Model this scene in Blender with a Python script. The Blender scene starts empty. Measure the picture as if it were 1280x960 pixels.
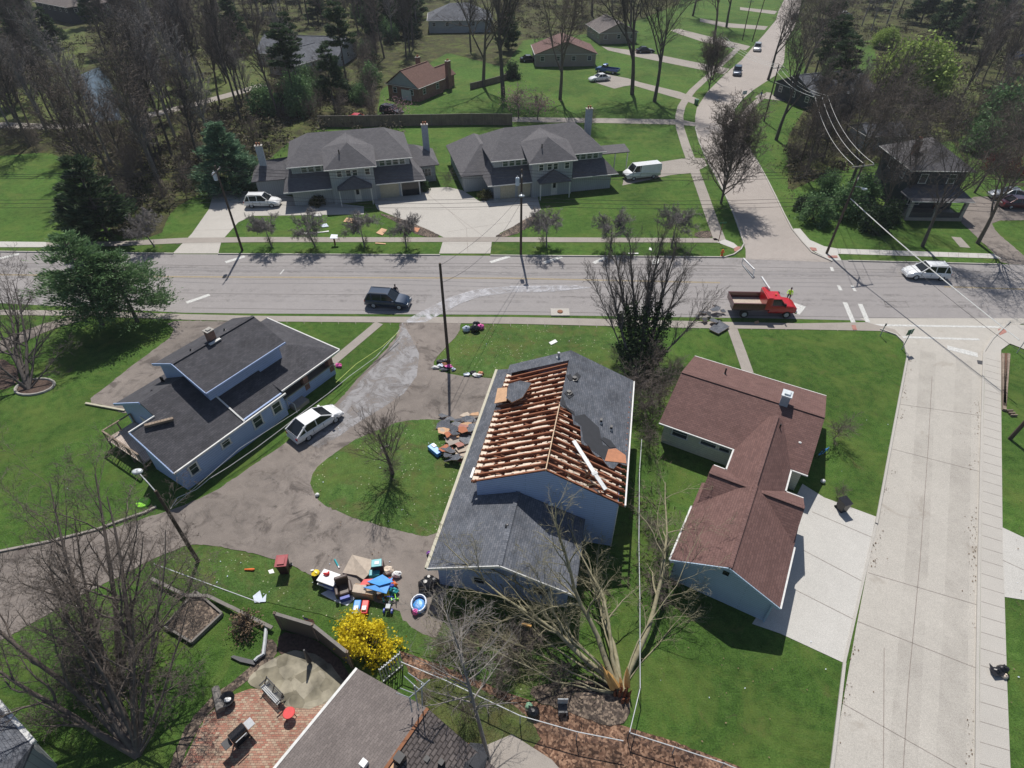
import bpy, bmesh, math, random
import numpy as np
from mathutils import Vector, Matrix
# ------------------------------------------------------------------ camera, world, sun, exposure
CAM_H = 34.0
PITCH = math.atan(630/739.5)
S = bpy.context.scene
C = S.collection
cam_d = bpy.data.cameras.new("camera"); cam = bpy.data.objects.new("camera", cam_d); C.objects.link(cam)
cam.location = (0, 0, CAM_H); cam.rotation_euler = (math.pi/2-PITCH, 0, 0)
cam_d.sensor_width = 36; cam_d.lens = 36*739.5/1280; cam_d.clip_start = .2; cam_d.clip_end = 6000
S.camera = cam
SUN_EL, SUN_X, SUN_Y = math.radians(55), -0.09, 1.0
w = bpy.data.worlds.new("World"); S.world = w; w.use_nodes = True
nt = w.node_tree; bg = nt.nodes["Background"]
sky = nt.nodes.new("ShaderNodeTexSky"); sky.sky_type = 'NISHITA'; sky.sun_disc = False
sky.sun_elevation = SUN_EL; sky.sun_rotation = math.atan2(SUN_X, SUN_Y)
nt.links.new(sky.outputs[0], bg.inputs[0]); bg.inputs[1].default_value = 0.07
sun_d = bpy.data.lights.new("sun", 'SUN'); sun_d.energy = 4.2; sun_d.angle = math.radians(.5); sun_d.color = (1, .955, .89)
sun = bpy.data.objects.new("sun", sun_d); C.objects.link(sun)
_l = math.hypot(SUN_X, SUN_Y)
_sv = Vector((SUN_X/_l*math.cos(SUN_EL), SUN_Y/_l*math.cos(SUN_EL), math.sin(SUN_EL)))
sun.rotation_euler = _sv.to_track_quat('Z', 'Y').to_euler()
S.view_settings.view_transform = 'Standard'; S.view_settings.look = 'None'; S.view_settings.gamma = 1
S.view_settings.exposure = 0.2
S.cycles.max_bounces = 5; S.cycles.diffuse_bounces = 2; S.cycles.glossy_bounces = 2; S.cycles.transparent_max_bounces = 6
S.cycles.use_adaptive_sampling = True
# ------------------------------------------------------------------ survey: photo pixel -> point on the site at height z
def G(u, v, z=0.0):
    x = (u-640)/739.5; y = (v-480)/739.5
    sp, cp = math.sin(PITCH), math.cos(PITCH)
    dz = -sp-y*cp; dy = cp-y*sp; t = (z-CAM_H)/dz
    return Vector((x*t, dy*t, z))
R = math.radians
rnd = random.Random(7)
# ------------------------------------------------------------------ materials
M = {}
def new_mat(name):
    m = bpy.data.materials.new(name); m.use_nodes = True
    M[name] = m; n = m.node_tree; return m, n, n.nodes["Principled BSDF"]
def ramp(n, fac, stops):
    r = n.nodes.new("ShaderNodeValToRGB"); e = r.color_ramp.elements
    while len(e) < len(stops): e.new(.5)
    for i, (p, c) in enumerate(stops):
        e[i].position = p; e[i].color = (*c, 1)
    n.links.new(fac, r.inputs[0]); return r.outputs[0]
def noise(n, co, scale, det=3, rough=.55, dist=0):
    t = n.nodes.new("ShaderNodeTexNoise"); t.inputs["Scale"].default_value = scale; t.inputs["Detail"].default_value = det
    t.inputs["Roughness"].default_value = rough; t.inputs["Distortion"].default_value = dist
    n.links.new(co, t.inputs["Vector"]); return t.outputs["Fac"]
def mixc(n, fac, a, b, mode='MIX'):
    x = n.nodes.new("ShaderNodeMix"); x.data_type = 'RGBA'; x.blend_type = mode
    for s, val in ((0, fac), (6, a), (7, b)):
        if isinstance(val, (int, float)): x.inputs[s].default_value = val
        elif isinstance(val, tuple): x.inputs[s].default_value = (*val, 1)
        else: n.links.new(val, x.inputs[s])
    return x.outputs[2]
def mth(n, op, a, b=0.0, c=0.0):
    x = n.nodes.new("ShaderNodeMath"); x.operation = op
    for i, val in enumerate((a, b, c)):
        if isinstance(val, (int, float)): x.inputs[i].default_value = val
        else: n.links.new(val, x.inputs[i])
    return x.outputs[0]
def bump(n, bs, h, strength, dist):
    b = n.nodes.new("ShaderNodeBump"); b.inputs["Strength"].default_value = strength; b.inputs["Distance"].default_value = dist
    n.links.new(h, b.inputs["Height"]); n.links.new(b.outputs[0], bs.inputs["Normal"])
def coord(n, which="Object"):
    return n.nodes.new("ShaderNodeTexCoord").outputs[which]
def sc(c, k): return tuple(min(1, x*k) for x in c)
def plain(name, col, rough=.6, var=.18, scale=3.0, metal=0.0, bmp=0.0):
    m, n, b = new_mat(name); co = coord(n)
    f = noise(n, co, scale, 4); c = ramp(n, f, [(.3, sc(col, 1-var)), (.7, sc(col, 1+var))])
    n.links.new(c, b.inputs["Base Color"]); b.inputs["Roughness"].default_value = rough; b.inputs["Metallic"].default_value = metal
    if bmp: bump(n, b, noise(n, co, scale*6, 3), bmp, .03)
    return m
def paved(name, col, var=.22, rough=.9, tint=None, joints=0, fine=30, worn=None):
    m, n, b = new_mat(name); co = coord(n)
    big = noise(n, co, .12, 5, .6, .4); mid = noise(n, co, 1.1, 5, .65); fi = noise(n, co, fine, 2)
    c = ramp(n, big, [(.3, sc(col, 1-var)), (.7, sc(col, 1+var))])
    c2 = ramp(n, mid, [(.3, sc(tint or col, 1-var)), (.72, sc(tint or col, 1+var*.8))])
    c = mixc(n, .5, c, c2)
    g = ramp(n, fi, [(.3, (.78, .78, .78)), (.7, (1.2, 1.2, 1.2))]); c = mixc(n, 1, c, g, 'MULTIPLY')
    if worn:
        k = ramp(n, noise(n, co, worn[1], 6, .7, 1.0), [(worn[2], (0, 0, 0)), (worn[2]+.1, (1, 1, 1))]); c = mixc(n, k, c, worn[0])
    n.links.new(c, b.inputs["Base Color"]); b.inputs["Roughness"].default_value = rough
    b.inputs["Specular IOR Level"].default_value = .25
    bump(n, b, fi, .25, .01); return m
paved("asphalt_main", (.295, .278, .275), .1, tint=(.275, .258, .25))
paved("asphalt_side", (.265, .23, .205), .34, tint=(.165, .143, .127), worn=((.115, .098, .088), .45, .53))
paved("asphalt_pale", (.26, .245, .24), .22, tint=(.28, .265, .26), worn=((.13, .12, .118), .5, .62))
paved("concrete", (.46, .44, .405), .09, tint=(.42, .395, .36))
paved("concrete_street", (.44, .415, .38), .1, tint=(.42, .395, .35), worn=((.35, .32, .28), .25, .6))
paved("concrete_old", (.33, .30, .27), .18, tint=(.3, .27, .24))
paved("concrete_white", (.49, .475, .445), .09)
paved("north_street", (.36, .325, .30), .12, tint=(.35, .31, .28))
plain("joint", (.27, .24, .215), .95, .2)
plain("crack", (.13, .12, .115), .95, .25)
plain("paint_white", (.52, .52, .5), .8, .25, 6)
plain("paint_yellow", (.36, .28, .15), .8, .2, 4)
plain("tactile_red", (.36, .17, .14), .85)
# grass
def grass_mat(name, a, b_, c_, speck=0.0, dry=.0):
    m, n, b = new_mat(name); co = coord(n)
    f1 = noise(n, co, .09, 4, .6, .5); f2 = noise(n, co, 1.6, 5, .7, .3); f3 = noise(n, co, 11, 4, .75)
    c = ramp(n, f2, [(.28, a), (.52, b_), (.78, c_)])
    k = ramp(n, f1, [(.3, (.72, .72, .72)), (.7, (1.22, 1.22, 1.15))]); c = mixc(n, 1, c, k, 'MULTIPLY')
    k = ramp(n, f3, [(.28, (.42, .42, .42)), (.5, (1, 1, 1)), (.75, (1.6, 1.55, 1.5))]); c = mixc(n, 1, c, k, 'MULTIPLY')
    d = ramp(n, noise(n, co, .55, 5, .7, .6), [(.60-dry, (0, 0, 0)), (.74-dry, (1, 1, 1))])
    c = mixc(n, mth(n, 'MULTIPLY', d, .6), c, (.12, .105, .045))
    yl = ramp(n, noise(n, co, .21, 6, .75, 1.0), [(.46, (0, 0, 0)), (.66, (1, 1, 1))]); c = mixc(n, mth(n, 'MULTIPLY', yl, .62), c, (.125, .165, .04))
    bs_ = ramp(n, noise(n, co, .85, 7, .8, 1.4), [(.6-dry*.3, (0, 0, 0)), (.7-dry*.3, (1, 1, 1))]); c = mixc(n, mth(n, 'MULTIPLY', bs_, .55), c, (.085, .065, .042))
    if speck:
        v = n.nodes.new("ShaderNodeTexVoronoi"); v.inputs["Scale"].default_value = 3.1; n.links.new(co, v.inputs["Vector"])
        s = mth(n, 'LESS_THAN', v.outputs["Distance"], .13)
        g = mth(n, 'GREATER_THAN', noise(n, co, .35, 3), 1-speck)
        c = mixc(n, mth(n, 'MULTIPLY', s, g), c, (.38, .40, .26))
    n.links.new(c, b.inputs["Base Color"]); b.inputs["Roughness"].default_value = .9; b.inputs["Specular IOR Level"].default_value = .1
    bump(n, b, f3, .9, .09); return m
grass_mat("grass", (.038, .082, .017), (.066, .134, .027), (.1, .172, .042))
grass_mat("grass_clover", (.044, .092, .023), (.073, .14, .035), (.115, .185, .06), speck=.5, dry=.09)
grass_mat("grass_dry", (.05, .08, .028), (.09, .12, .042), (.14, .15, .07), speck=.4, dry=.14)
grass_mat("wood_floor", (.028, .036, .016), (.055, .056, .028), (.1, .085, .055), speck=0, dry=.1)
plain("mulch", (.085, .055, .042), .95, .45, 7, bmp=1)
def litter_mat(name, a, b_, c_):
    m, n, b = new_mat(name); co = coord(n)
    v = n.nodes.new("ShaderNodeTexVoronoi"); v.inputs["Scale"].default_value = 9; n.links.new(co, v.inputs["Vector"])
    s = n.nodes.new("ShaderNodeSeparateColor"); n.links.new(v.outputs["Color"], s.inputs[0])
    c = ramp(n, s.outputs[0], [(.1, a), (.5, b_), (.95, c_)])
    k = ramp(n, noise(n, co, .8, 4), [(.35, (.5, .5, .5)), (.65, (1.2, 1.2, 1.2))]); c = mixc(n, 1, c, k, 'MULTIPLY')
    n.links.new(c, b.inputs["Base Color"]); b.inputs["Roughness"].default_value = .95; bump(n, b, s.outputs[1], .8, .06); return m
litter_mat("leaf_litter", (.06, .03, .018), (.17, .09, .055), (.33, .2, .13))
litter_mat("soil_litter", (.05, .038, .03), (.1, .075, .06), (.26, .2, .15))
litter_mat("flagstone", (.2, .18, .13), (.27, .245, .18), (.34, .31, .24))
M["flagstone"].node_tree.nodes["Voronoi Texture"].inputs["Scale"].default_value = 1.6
# patterned surfaces on planar metre UVs
def brickmat(name, c1, c2, mortar, bw, rh, ms=.012, rough=.85, var=.25, off=.5, bstr=.4, uv="UV", streak=0):
    m, n, b = new_mat(name); co = coord(n, uv)
    t = n.nodes.new("ShaderNodeTexBrick"); t.offset = off
    t.inputs["Scale"].default_value = 1; t.inputs["Brick Width"].default_value = bw; t.inputs["Row Height"].default_value = rh
    t.inputs["Mortar Size"].default_value = ms; t.inputs["Mortar Smooth"].default_value = .2
    t.inputs["Color1"].default_value = (*c1, 1); t.inputs["Color2"].default_value = (*c2, 1); t.inputs["Mortar"].default_value = (*mortar, 1)
    n.links.new(co, t.inputs["Vector"])
    o = coord(n); k = ramp(n, noise(n, o, .9, 5, .7), [(.3, (1-var,)*3), (.7, (1+var,)*3)]); c = mixc(n, 1, t.outputs["Color"], k, 'MULTIPLY')
    k = ramp(n, noise(n, o, 26, 2), [(.3, (.82,)*3), (.7, (1.18,)*3)]); c = mixc(n, 1, c, k, 'MULTIPLY')
    n.links.new(c, b.inputs["Base Color"]); b.inputs["Roughness"].default_value = rough; b.inputs["Specular IOR Level"].default_value = .25
    inv = mth(n, 'SUBTRACT', 1.0, t.outputs["Fac"]); bump(n, b, inv, bstr, .012); return m
brickmat("shingle_charcoal", (.058, .058, .066), (.085, .083, .092), (.04, .04, .045), .32, .15)
brickmat("shingle_slate", (.095, .105, .125), (.145, .152, .172), (.06, .066, .08), .32, .15, var=.3)
brickmat("shingle_pale", (.16, .17, .19), (.22, .225, .245), (.1, .105, .12), .32, .15, var=.3)
brickmat("shingle_brown", (.135, .076, .068), (.175, .10, .089), (.095, .053, .048), .34, .16, var=.12)
brickmat("shingle_grey", (.115, .11, .118), (.15, .145, .152), (.085, .082, .088), .34, .16, var=.1)
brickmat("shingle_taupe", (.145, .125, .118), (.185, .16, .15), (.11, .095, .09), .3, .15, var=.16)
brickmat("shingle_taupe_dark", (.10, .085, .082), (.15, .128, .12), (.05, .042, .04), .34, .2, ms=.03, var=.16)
brickmat("shingle_red", (.15, .085, .07), (.19, .11, .09), (.1, .055, .045), .34, .16, var=.12)
brickmat("siding_blue", (.37, .47, .70), (.37, .47, .70), (.24, .31, .5), 9, .2, ms=.018, var=.06, rough=.6)
brickmat("siding_deep", (.36, .46, .68), (.36, .46, .68), (.23, .30, .47), 9, .2, ms=.018, var=.06, rough=.6)
brickmat("siding_sky", (.36, .47, .58), (.36, .47, .58), (.25, .33, .42), 9, .18, ms=.016, var=.05, rough=.6)
brickmat("siding_cream", (.55, .55, .44), (.55, .55, .44), (.4, .4, .32), 9, .2, ms=.016, var=.06, rough=.6)
brickmat("siding_grey", (.36, .385, .40), (.36, .385, .40), (.26, .275, .285), .3, 9, ms=.02, var=.06, off=0)
brickmat("siding_dark", (.05, .06, .065), (.055, .065, .07), (.03, .035, .04), 9, .18, ms=.02, var=.1)
brickmat("siding_tan", (.33, .29, .25), (.33, .29, .25), (.22, .19, .17), 9, .2, ms=.02, var=.08)
brickmat("brick", (.2, .085, .06), (.27, .12, .085), (.3, .25, .22), .24, .08, ms=.01)
brickmat("patio_brick", (.33, .14, .10), (.42, .33, .24), (.19, .13, .1), .22, .11, ms=.012, var=.28, off=.5)
brickmat("fence_boards", (.22, .17, .135), (.27, .21, .165), (.06, .04, .03), .15, 9, ms=.02, off=0)
brickmat("deck_boards", (.5, .42, .36), (.58, .5, .44), (.12, .1, .09), 3, .14, ms=.02, off=.3)
brickmat("timber", (.23, .18, .14), (.29, .23, .18), (.1, .08, .06), 2.4, .2, ms=.012, off=.3)
for nm, col, ro in (("trim_white", (.62, .62, .6), .5), ("trim_tan", (.42, .39, .29), .6), ("white_paint", (.75, .75, .74), .4), ("black_plastic", (.013, .013, .016), .35),
                    ("dark_grey", (.055, .055, .06), .5), ("steel", (.42, .44, .46), .4), ("pole_wood", (.075, .055, .042), .9), ("pole_grey", (.19, .175, .16), .9),
                    ("rafter", (.27, .10, .048), .8), ("attic_dark", (.19, .085, .05), .9), ("batten", (.62, .46, .31), .85), ("plywood", (.55, .34, .2), .85), ("plywood_orange", (.5, .22, .12), .85),
                    ("insulation", (.74, .62, .5), .95), ("felt", (.03, .032, .038), .8), ("brown_wood", (.12, .055, .03), .8), ("rust", (.22, .09, .04), .8),
                    ("red_lid", (.3, .035, .045), .5), ("bin_maroon", (.05, .015, .02), .5), ("cardboard", (.42, .31, .21), .9), ("mattress", (.44, .37, .3), .9),
                    ("toy_blue", (.06, .3, .72), .4), ("toy_deepblue", (.02, .05, .35), .4), ("toy_red", (.62, .03, .03), .4), ("toy_yellow", (.75, .55, .02), .4),
                    ("toy_green", (.3, .75, .05), .4), ("toy_pink", (.75, .12, .4), .5), ("toy_teal", (.03, .32, .36), .4), ("purple", (.18, .03, .3), .5), ("leather_brown", (.075, .05, .042), .45),
                    ("plastic_sheet", (.5, .56, .66), .4), ("tarp_white", (.6, .64, .7), .5), ("vest", (.45, .85, .03), .7), ("uniform", (.02, .02, .028), .8), ("skin", (.45, .27, .2), .6),
                    ("shirt_blue", (.06, .09, .2), .8), ("hair_dark", (.02, .014, .01), .8), ("orange", (.75, .16, .03), .6), ("terracotta", (.4, .14, .07), .8), ("sign_green", (.02, .13, .06), .5),
                    ("tape_yellow", (.6, .7, .2), .5), ("wire_dark", (.02, .02, .024), .6), ("wire_pale", (.62, .62, .6), .5), ("split_wood", (.68, .38, .12), .8), ("split_dark", (.2, .07, .03), .9),
                    ("lamp_glass", (.6, .64, .66), .2), ("galv", (.4, .42, .44), .5), ("transformer", (.5, .57, .66), .5), ("green_sack", (.2, .36, .24), .6), ("red_slate", (.34, .16, .13), .8), ("chimney_grey", (.33, .37, .42), .7), ("stone", (.36, .34, .31), .9)):
    plain(name=nm, col=col, rough=ro, var=.12, scale=4)
for nm, col, me in (("car_white", (.78, .79, .8), 0), ("car_navy", (.022, .042, .08), .3), ("car_red", (.5, .012, .018), 0), ("car_blue", (.025, .09, .3), .2), ("car_black", (.012, .012, .014), .2),
                    ("car_silver", (.42, .44, .46), .5), ("car_maroon", (.09, .012, .02), .2), ("truck_bed_red", (.09, .018, .018), 0)):
    m, n, b = new_mat(nm); b.inputs["Base Color"].default_value = (*col, 1); b.inputs["Roughness"].default_value = .28; b.inputs["Metallic"].default_value = me
    b.inputs["Coat Weight"].default_value = .6; b.inputs["Coat Roughness"].default_value = .05
    c = ramp(n, noise(n, coord(n), 3, 4), [(.3, sc(col, .93)), (.7, sc(col, 1.05))]); n.links.new(c, b.inputs["Base Color"])
for nm, col, ro in (("glass_dark", (.012, .016, .02), .06), ("window_glass", (.03, .042, .05), .08), ("window_green", (.07, .1, .085), .12), ("lens", (.7, .72, .74), .1), ("tail_red", (.4, .01, .01), .2), ("chrome", (.6, .6, .62), .15), ("rubber", (.014, .014, .015), .8)):
    m, n, b = new_mat(nm); b.inputs["Base Color"].default_value = (*col, 1); b.inputs["Roughness"].default_value = ro
    if nm == "chrome": b.inputs["Metallic"].default_value = 1
m, n, b = new_mat("water"); b.inputs["Base Color"].default_value = (.03, .045, .05, 1); b.inputs["Roughness"].default_value = .04; b.inputs["Specular IOR Level"].default_value = .9
bump(n, b, noise(n, coord(n), 1.5, 3), .15, .05)
def bark(name, a, b_):
    m, n, b = new_mat(name); c = ramp(n, noise(n, coord(n), 2.5, 4, .7), [(.3, a), (.7, b_)]); n.links.new(c, b.inputs["Base Color"]); b.inputs["Roughness"].default_value = .95
bark("bark_dark", (.062, .053, .048), (.125, .108, .098)); bark("bark_brown", (.095, .076, .064), (.175, .145, .124)); bark("bark_lilac", (.165, .15, .145), (.27, .25, .24))
bark("bark_olive", (.19, .17, .10), (.35, .32, .21)); bark("bark_red", (.1, .05, .045), (.17, .09, .08)); bark("bark_pale", (.2, .18, .165), (.33, .3, .27))
def leaf(name, a, b_, tr=.25):
    m, n, b = new_mat(name); r = n.nodes.new("ShaderNodeNewGeometry").outputs["Random Per Island"]
    c = ramp(n, r, [(0, a), (1, b_)]); n.links.new(c, b.inputs["Base Color"]); b.inputs["Roughness"].default_value = .7; b.inputs["Specular IOR Level"].default_value = .2
    t = n.nodes.new("ShaderNodeBsdfTranslucent"); n.links.new(c, t.inputs[0]); x = n.nodes.new("ShaderNodeMixShader"); x.inputs[0].default_value = tr
    n.links.new(b.outputs[0], x.inputs[1]); n.links.new(t.outputs[0], x.inputs[2]); n.links.new(x.outputs[0], n.nodes["Material Output"].inputs[0])
leaf("pine", (.09, .17, .07), (.2, .32, .14)); leaf("spruce", (.09, .17, .1), (.2, .32, .19)); leaf("pine_dark", (.035, .062, .03), (.085, .135, .065)); leaf("ivy", (.02, .04, .016), (.06, .1, .04))
leaf("willow", (.22, .31, .07), (.38, .48, .14)); leaf("shrub", (.03, .075, .025), (.07, .13, .045)); leaf("forsythia", (.62, .5, .02), (.9, .75, .04), .4); leaf("blossom", (.4, .2, .25), (.6, .38, .42), .3)
leaf("brush", (.04, .042, .022), (.17, .14, .1), .1); leaf("redleaf", (.12, .025, .03), (.24, .06, .06)); leaf("dead_leaf", (.16, .1, .06), (.3, .22, .15)); leaf("hedge_leaf", (.05, .06, .02), (.12, .12, .05))
# ------------------------------------------------------------------ mesh helpers
class MB:
    def __init__(s): s.v = []; s.f = []; s.m = []
    def poly(s, pts, mi=0):
        k = len(s.v); s.v += [tuple(p) for p in pts]; s.f.append(tuple(range(k, k+len(pts)))); s.m.append(mi); return s
    def slab(s, pts, t=.12, mi=0, side=None):
        lo = [(p[0], p[1], p[2]-t) for p in pts]; s.poly(pts, mi); s.poly(lo[::-1], mi if side is None else side)
        for i in range(len(pts)):
            j = (i+1) % len(pts); s.poly([pts[i], lo[i], lo[j], pts[j]], mi if side is None else side)
        return s
    def prism(s, xy, z0, z1, mi=0):
        a = [(x, y, z0) for x, y in xy]; b = [(x, y, z1) for x, y in xy]; s.poly(b, mi); s.poly(a[::-1], mi)
        for i in range(len(xy)):
            j = (i+1) % len(xy); s.poly([a[i], a[j], b[j], b[i]], mi)
        return s
    def box(s, x0, x1, y0, y1, z0, z1, mi=0): return s.prism([(x0, y0), (x1, y0), (x1, y1), (x0, y1)], z0, z1, mi)
    def obox(s, c, a, hw, hh, ax_up=(0, 0, 1), mi=0):
        # beam from point c to point a with half width hw and half height hh
        c = Vector(c); a = Vector(a); d = (a-c).normalized(); up = Vector(ax_up)
        if abs(d.dot(up)) > .98: up = Vector((1, 0, 0))
        x = d.cross(up).normalized()*hw; y = x.cross(d).normalized()*hh
        q = [c-x-y, c+x-y, c+x+y, c-x+y]; r = [p+(a-c) for p in q]
        s.poly(q, mi); s.poly(r[::-1], mi)
        for i in range(4): j = (i+1) % 4; s.poly([q[j], q[i], r[i], r[j]], mi)
        return s
    def tube(s, pts, r, k=6, mi=0, cap=True):
        pts = [Vector(p) for p in pts]; rs = r if isinstance(r, (list, tuple)) else [r]*len(pts); rings = []
        for i, p in enumerate(pts):
            d = (pts[min(i+1, len(pts)-1)]-pts[max(i-1, 0)]).normalized(); u = Vector((0, 0, 1)) if abs(d.z) < .9 else Vector((1, 0, 0))
            x = d.cross(u).normalized(); y = x.cross(d)
            rings.append([p+(x*math.cos(2*math.pi*j/k)+y*math.sin(2*math.pi*j/k))*rs[i] for j in range(k)])
        b = len(s.v)
        for g in rings: s.v += [tuple(p) for p in g]
        for i in range(len(rings)-1):
            for j in range(k):
                a = b+i*k+j; c = b+i*k+(j+1) % k; s.f.append((a, c, c+k, a+k)); s.m.append(mi)
        if cap: s.poly(rings[0][::-1], mi); s.poly(rings[-1], mi)
        return s
    def lathe(s, prof, c=(0, 0), k=12, mi=0, axis='z'):
        rings = []
        for r, z in prof:
            rings.append([((c[0]+r*math.cos(2*math.pi*j/k), c[1]+r*math.sin(2*math.pi*j/k), z)) for j in range(k)])
        b = len(s.v)
        for g in rings: s.v += g
        for i in range(len(rings)-1):
            for j in range(k):
                a = b+i*k+j; d = b+i*k+(j+1) % k; s.f.append((a, d, d+k, a+k)); s.m.append(mi)
        s.poly(rings[-1], mi); s.poly(rings[0][::-1], mi); return s
    def blob(s, c, r, seed=0, amp=.15, k=8, mi=0):
        rr = random.Random(seed); b = len(s.v); n = 5
        for i in range(n+1):
            th = math.pi*i/n
            for j in range(k):
                ph = 2*math.pi*j/k; q = 1+rr.uniform(-amp, amp)
                s.v.append((c[0]+r[0]*q*math.sin(th)*math.cos(ph), c[1]+r[1]*q*math.sin(th)*math.sin(ph), c[2]+r[2]*q*math.cos(th)))
        for i in range(n):
            for j in range(k):
                a = b+i*k+j; d = b+i*k+(j+1) % k; s.f.append((a, a+k, d+k, d)); s.m.append(mi)
        return s
    def build(s, name, mats, parent=None, bevel=0, smooth=False, top=False):
        me = bpy.data.meshes.new(name); me.from_pydata(s.v, [], s.f)
        for x in (mats if isinstance(mats, (list, tuple)) else [mats]): me.materials.append(M[x])
        me.polygons.foreach_set("material_index", s.m)
        uv = me.uv_layers.new(name="UVMap"); dat = np.zeros(len(me.loops)*2, 'f')
        for p in me.polygons:
            nrm = p.normal
            if abs(nrm.z) > .999 or nrm.length < .5: ux = Vector((1, 0, 0)); uy = Vector((0, 1, 0))
            else: ux = Vector((0, 0, 1)).cross(nrm).normalized(); uy = nrm.cross(ux)
            for li in p.loop_indices:
                co = me.vertices[me.loops[li].vertex_index].co; dat[li*2] = co.dot(ux); dat[li*2+1] = co.dot(uy)
        uv.data.foreach_set("uv", dat)
        if smooth: me.polygons.foreach_set("use_smooth", [True]*len(me.polygons))
        me.update(); o = bpy.data.objects.new(name, me); C.objects.link(o)
        if parent is not None: o.parent = parent
        if bevel:
            bmm = bmesh.new(); bmm.from_mesh(me); bmesh.ops.remove_doubles(bmm, verts=bmm.verts, dist=.0005); bmm.to_mesh(me); bmm.free()
            b = o.modifiers.new("bevel", 'BEVEL'); b.width = bevel; b.segments = 2; b.limit_method = 'ANGLE'; b.angle_limit = R(35)
        return o
def tag(o, label, cat, group=None, kind=None):
    o["label"] = label; o["category"] = cat
    if group: o["group"] = group
    if kind: o["kind"] = kind
    return o
def thing(name, label, cat, loc=(0, 0, 0), rz=0, group=None):
    o = bpy.data.objects.new(name, None); C.objects.link(o); o.empty_display_size = .3
    o.location = (loc[0], loc[1], loc[2] if len(loc) > 2 else 0); o.rotation_euler = (0, 0, rz)
    return tag(o, label, cat, group)
def copy_tree(o, parent=None):
    c = o.copy(); C.objects.link(c); c.parent = parent
    for ch in list(o.children): copy_tree(ch, c)
    return c
def placed(root, loc, rz, label=None, group=None, scale=None):
    root.location = (loc[0], loc[1], loc[2] if len(loc) > 2 else 0); root.rotation_euler = (0, 0, rz)
    if label: root["label"] = label
    if group: root["group"] = group
    if scale: root.scale = (scale,)*3 if not isinstance(scale, tuple) else scale
    return root
def struct(name, mb, mat):
    o = mb.build(name, mat); o["kind"] = "structure"; return o
SOFT = ("grass", "grass_clover", "grass_dry", "asphalt_side", "asphalt_pale", "mulch", "leaf_litter", "soil_litter", "wood_floor", "flagstone", "patio_brick")
def sheet(name, px, z, mat, world=False):
    mb = MB(); W = [(p[0], p[1]) if world else tuple(G(p[0], p[1])[:2]) for p in px]
    if mat in SOFT:
        q = []; jr = random.Random(len(W)*7+int(z*1000))
        for i in range(len(W)):
            a, b = W[i], W[(i+1) % len(W)]; d = math.hypot(b[0]-a[0], b[1]-a[1]); c = min(.25, 1.2/max(d, .01)); P_ = (a[0]+(b[0]-a[0])*c, a[1]+(b[1]-a[1])*c); Q_ = (b[0]-(b[0]-a[0])*c, b[1]-(b[1]-a[1])*c); n = max(1, min(60, int(d/.45))); am = .06 if d < 40 else .3
            for k in range(n+1): t = k/n; q.append((P_[0]+(Q_[0]-P_[0])*t+jr.uniform(-am, am), P_[1]+(Q_[1]-P_[1])*t+jr.uniform(-am, am)))
        W = q
    mb.poly([(x, y, z) for x, y in W]); o = struct(name, mb, mat)
    bm = bmesh.new(); bm.from_mesh(o.data); bmesh.ops.triangulate(bm, faces=bm.faces)
    for f in bm.faces:
        if f.normal.z < 0: f.normal_flip()
    bm.to_mesh(o.data); bm.free(); return o
def strip_pts(pl, w):
    out_l, out_r = [], []
    for i, p in enumerate(pl):
        d = (pl[min(i+1, len(pl)-1)]-pl[max(i-1, 0)]); d.z = 0; d.normalize(); nn = Vector((-d.y, d.x, 0))*w/2
        out_l.append(p+nn); out_r.append(p-nn)
    return out_l, out_r
def strip(name, px, width, z0, z1, mat, mb=None, world=False):
    pl = [Vector((p[0], p[1], 0)) if world else G(*p) for p in px]; l, r = strip_pts(pl, width); own = mb is None; mb = mb or MB()
    for i in range(len(pl)-1):
        q = [r[i], r[i+1], l[i+1], l[i]]
        mb.poly([(p.x, p.y, z1) for p in q])
        if z1-z0 > .02:
            mb.poly([(r[i].x, r[i].y, z0), (r[i+1].x, r[i+1].y, z0), (r[i+1].x, r[i+1].y, z1), (r[i].x, r[i].y, z1)])
            mb.poly([(l[i+1].x, l[i+1].y, z0), (l[i].x, l[i].y, z0), (l[i].x, l[i].y, z1), (l[i+1].x, l[i+1].y, z1)])
    if z1-z0 > .02:
        for i in (0, -1): mb.poly([(r[i].x, r[i].y, z0), (r[i].x, r[i].y, z1), (l[i].x, l[i].y, z1), (l[i].x, l[i].y, z0)])
    return struct(name, mb, mat) if own else mb
# ================================================================== GROUND
m, n, b = new_mat("alley_wash"); f = noise(n, coord(n), .55, 7, .72, 1.0); k = ramp(n, f, [(.36, (.05, .05, .05)), (.56, (.85, .85, .85))])
n.links.new(ramp(n, noise(n, coord(n), 3, 5, .7), [(.3, (.24, .235, .24)), (.7, (.36, .35, .36))]), b.inputs["Base Color"]); b.inputs["Roughness"].default_value = .75; n.links.new(k, b.inputs["Alpha"])
gp = []
mb = MB(); mb.poly([(-900, -200, 0), (900, -200, 0), (900, 2500, 0), (-900, 2500, 0)]); o = struct("lawn", mb, "grass")
Z1, Z2, Z3, Z4, Z5, Z6 = .006, .012, .018, .024, .030, .036
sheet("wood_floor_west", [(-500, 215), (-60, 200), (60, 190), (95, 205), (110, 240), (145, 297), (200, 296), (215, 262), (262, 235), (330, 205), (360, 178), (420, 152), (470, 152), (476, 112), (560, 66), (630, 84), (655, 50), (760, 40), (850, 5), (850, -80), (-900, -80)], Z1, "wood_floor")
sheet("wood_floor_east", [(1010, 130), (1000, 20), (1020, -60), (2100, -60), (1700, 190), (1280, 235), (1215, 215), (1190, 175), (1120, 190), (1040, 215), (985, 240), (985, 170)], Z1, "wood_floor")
sheet("clearing", [(0, 110), (60, 90), (95, 97), (100, 150), (0, 152)], Z2, "grass_dry")
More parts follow.
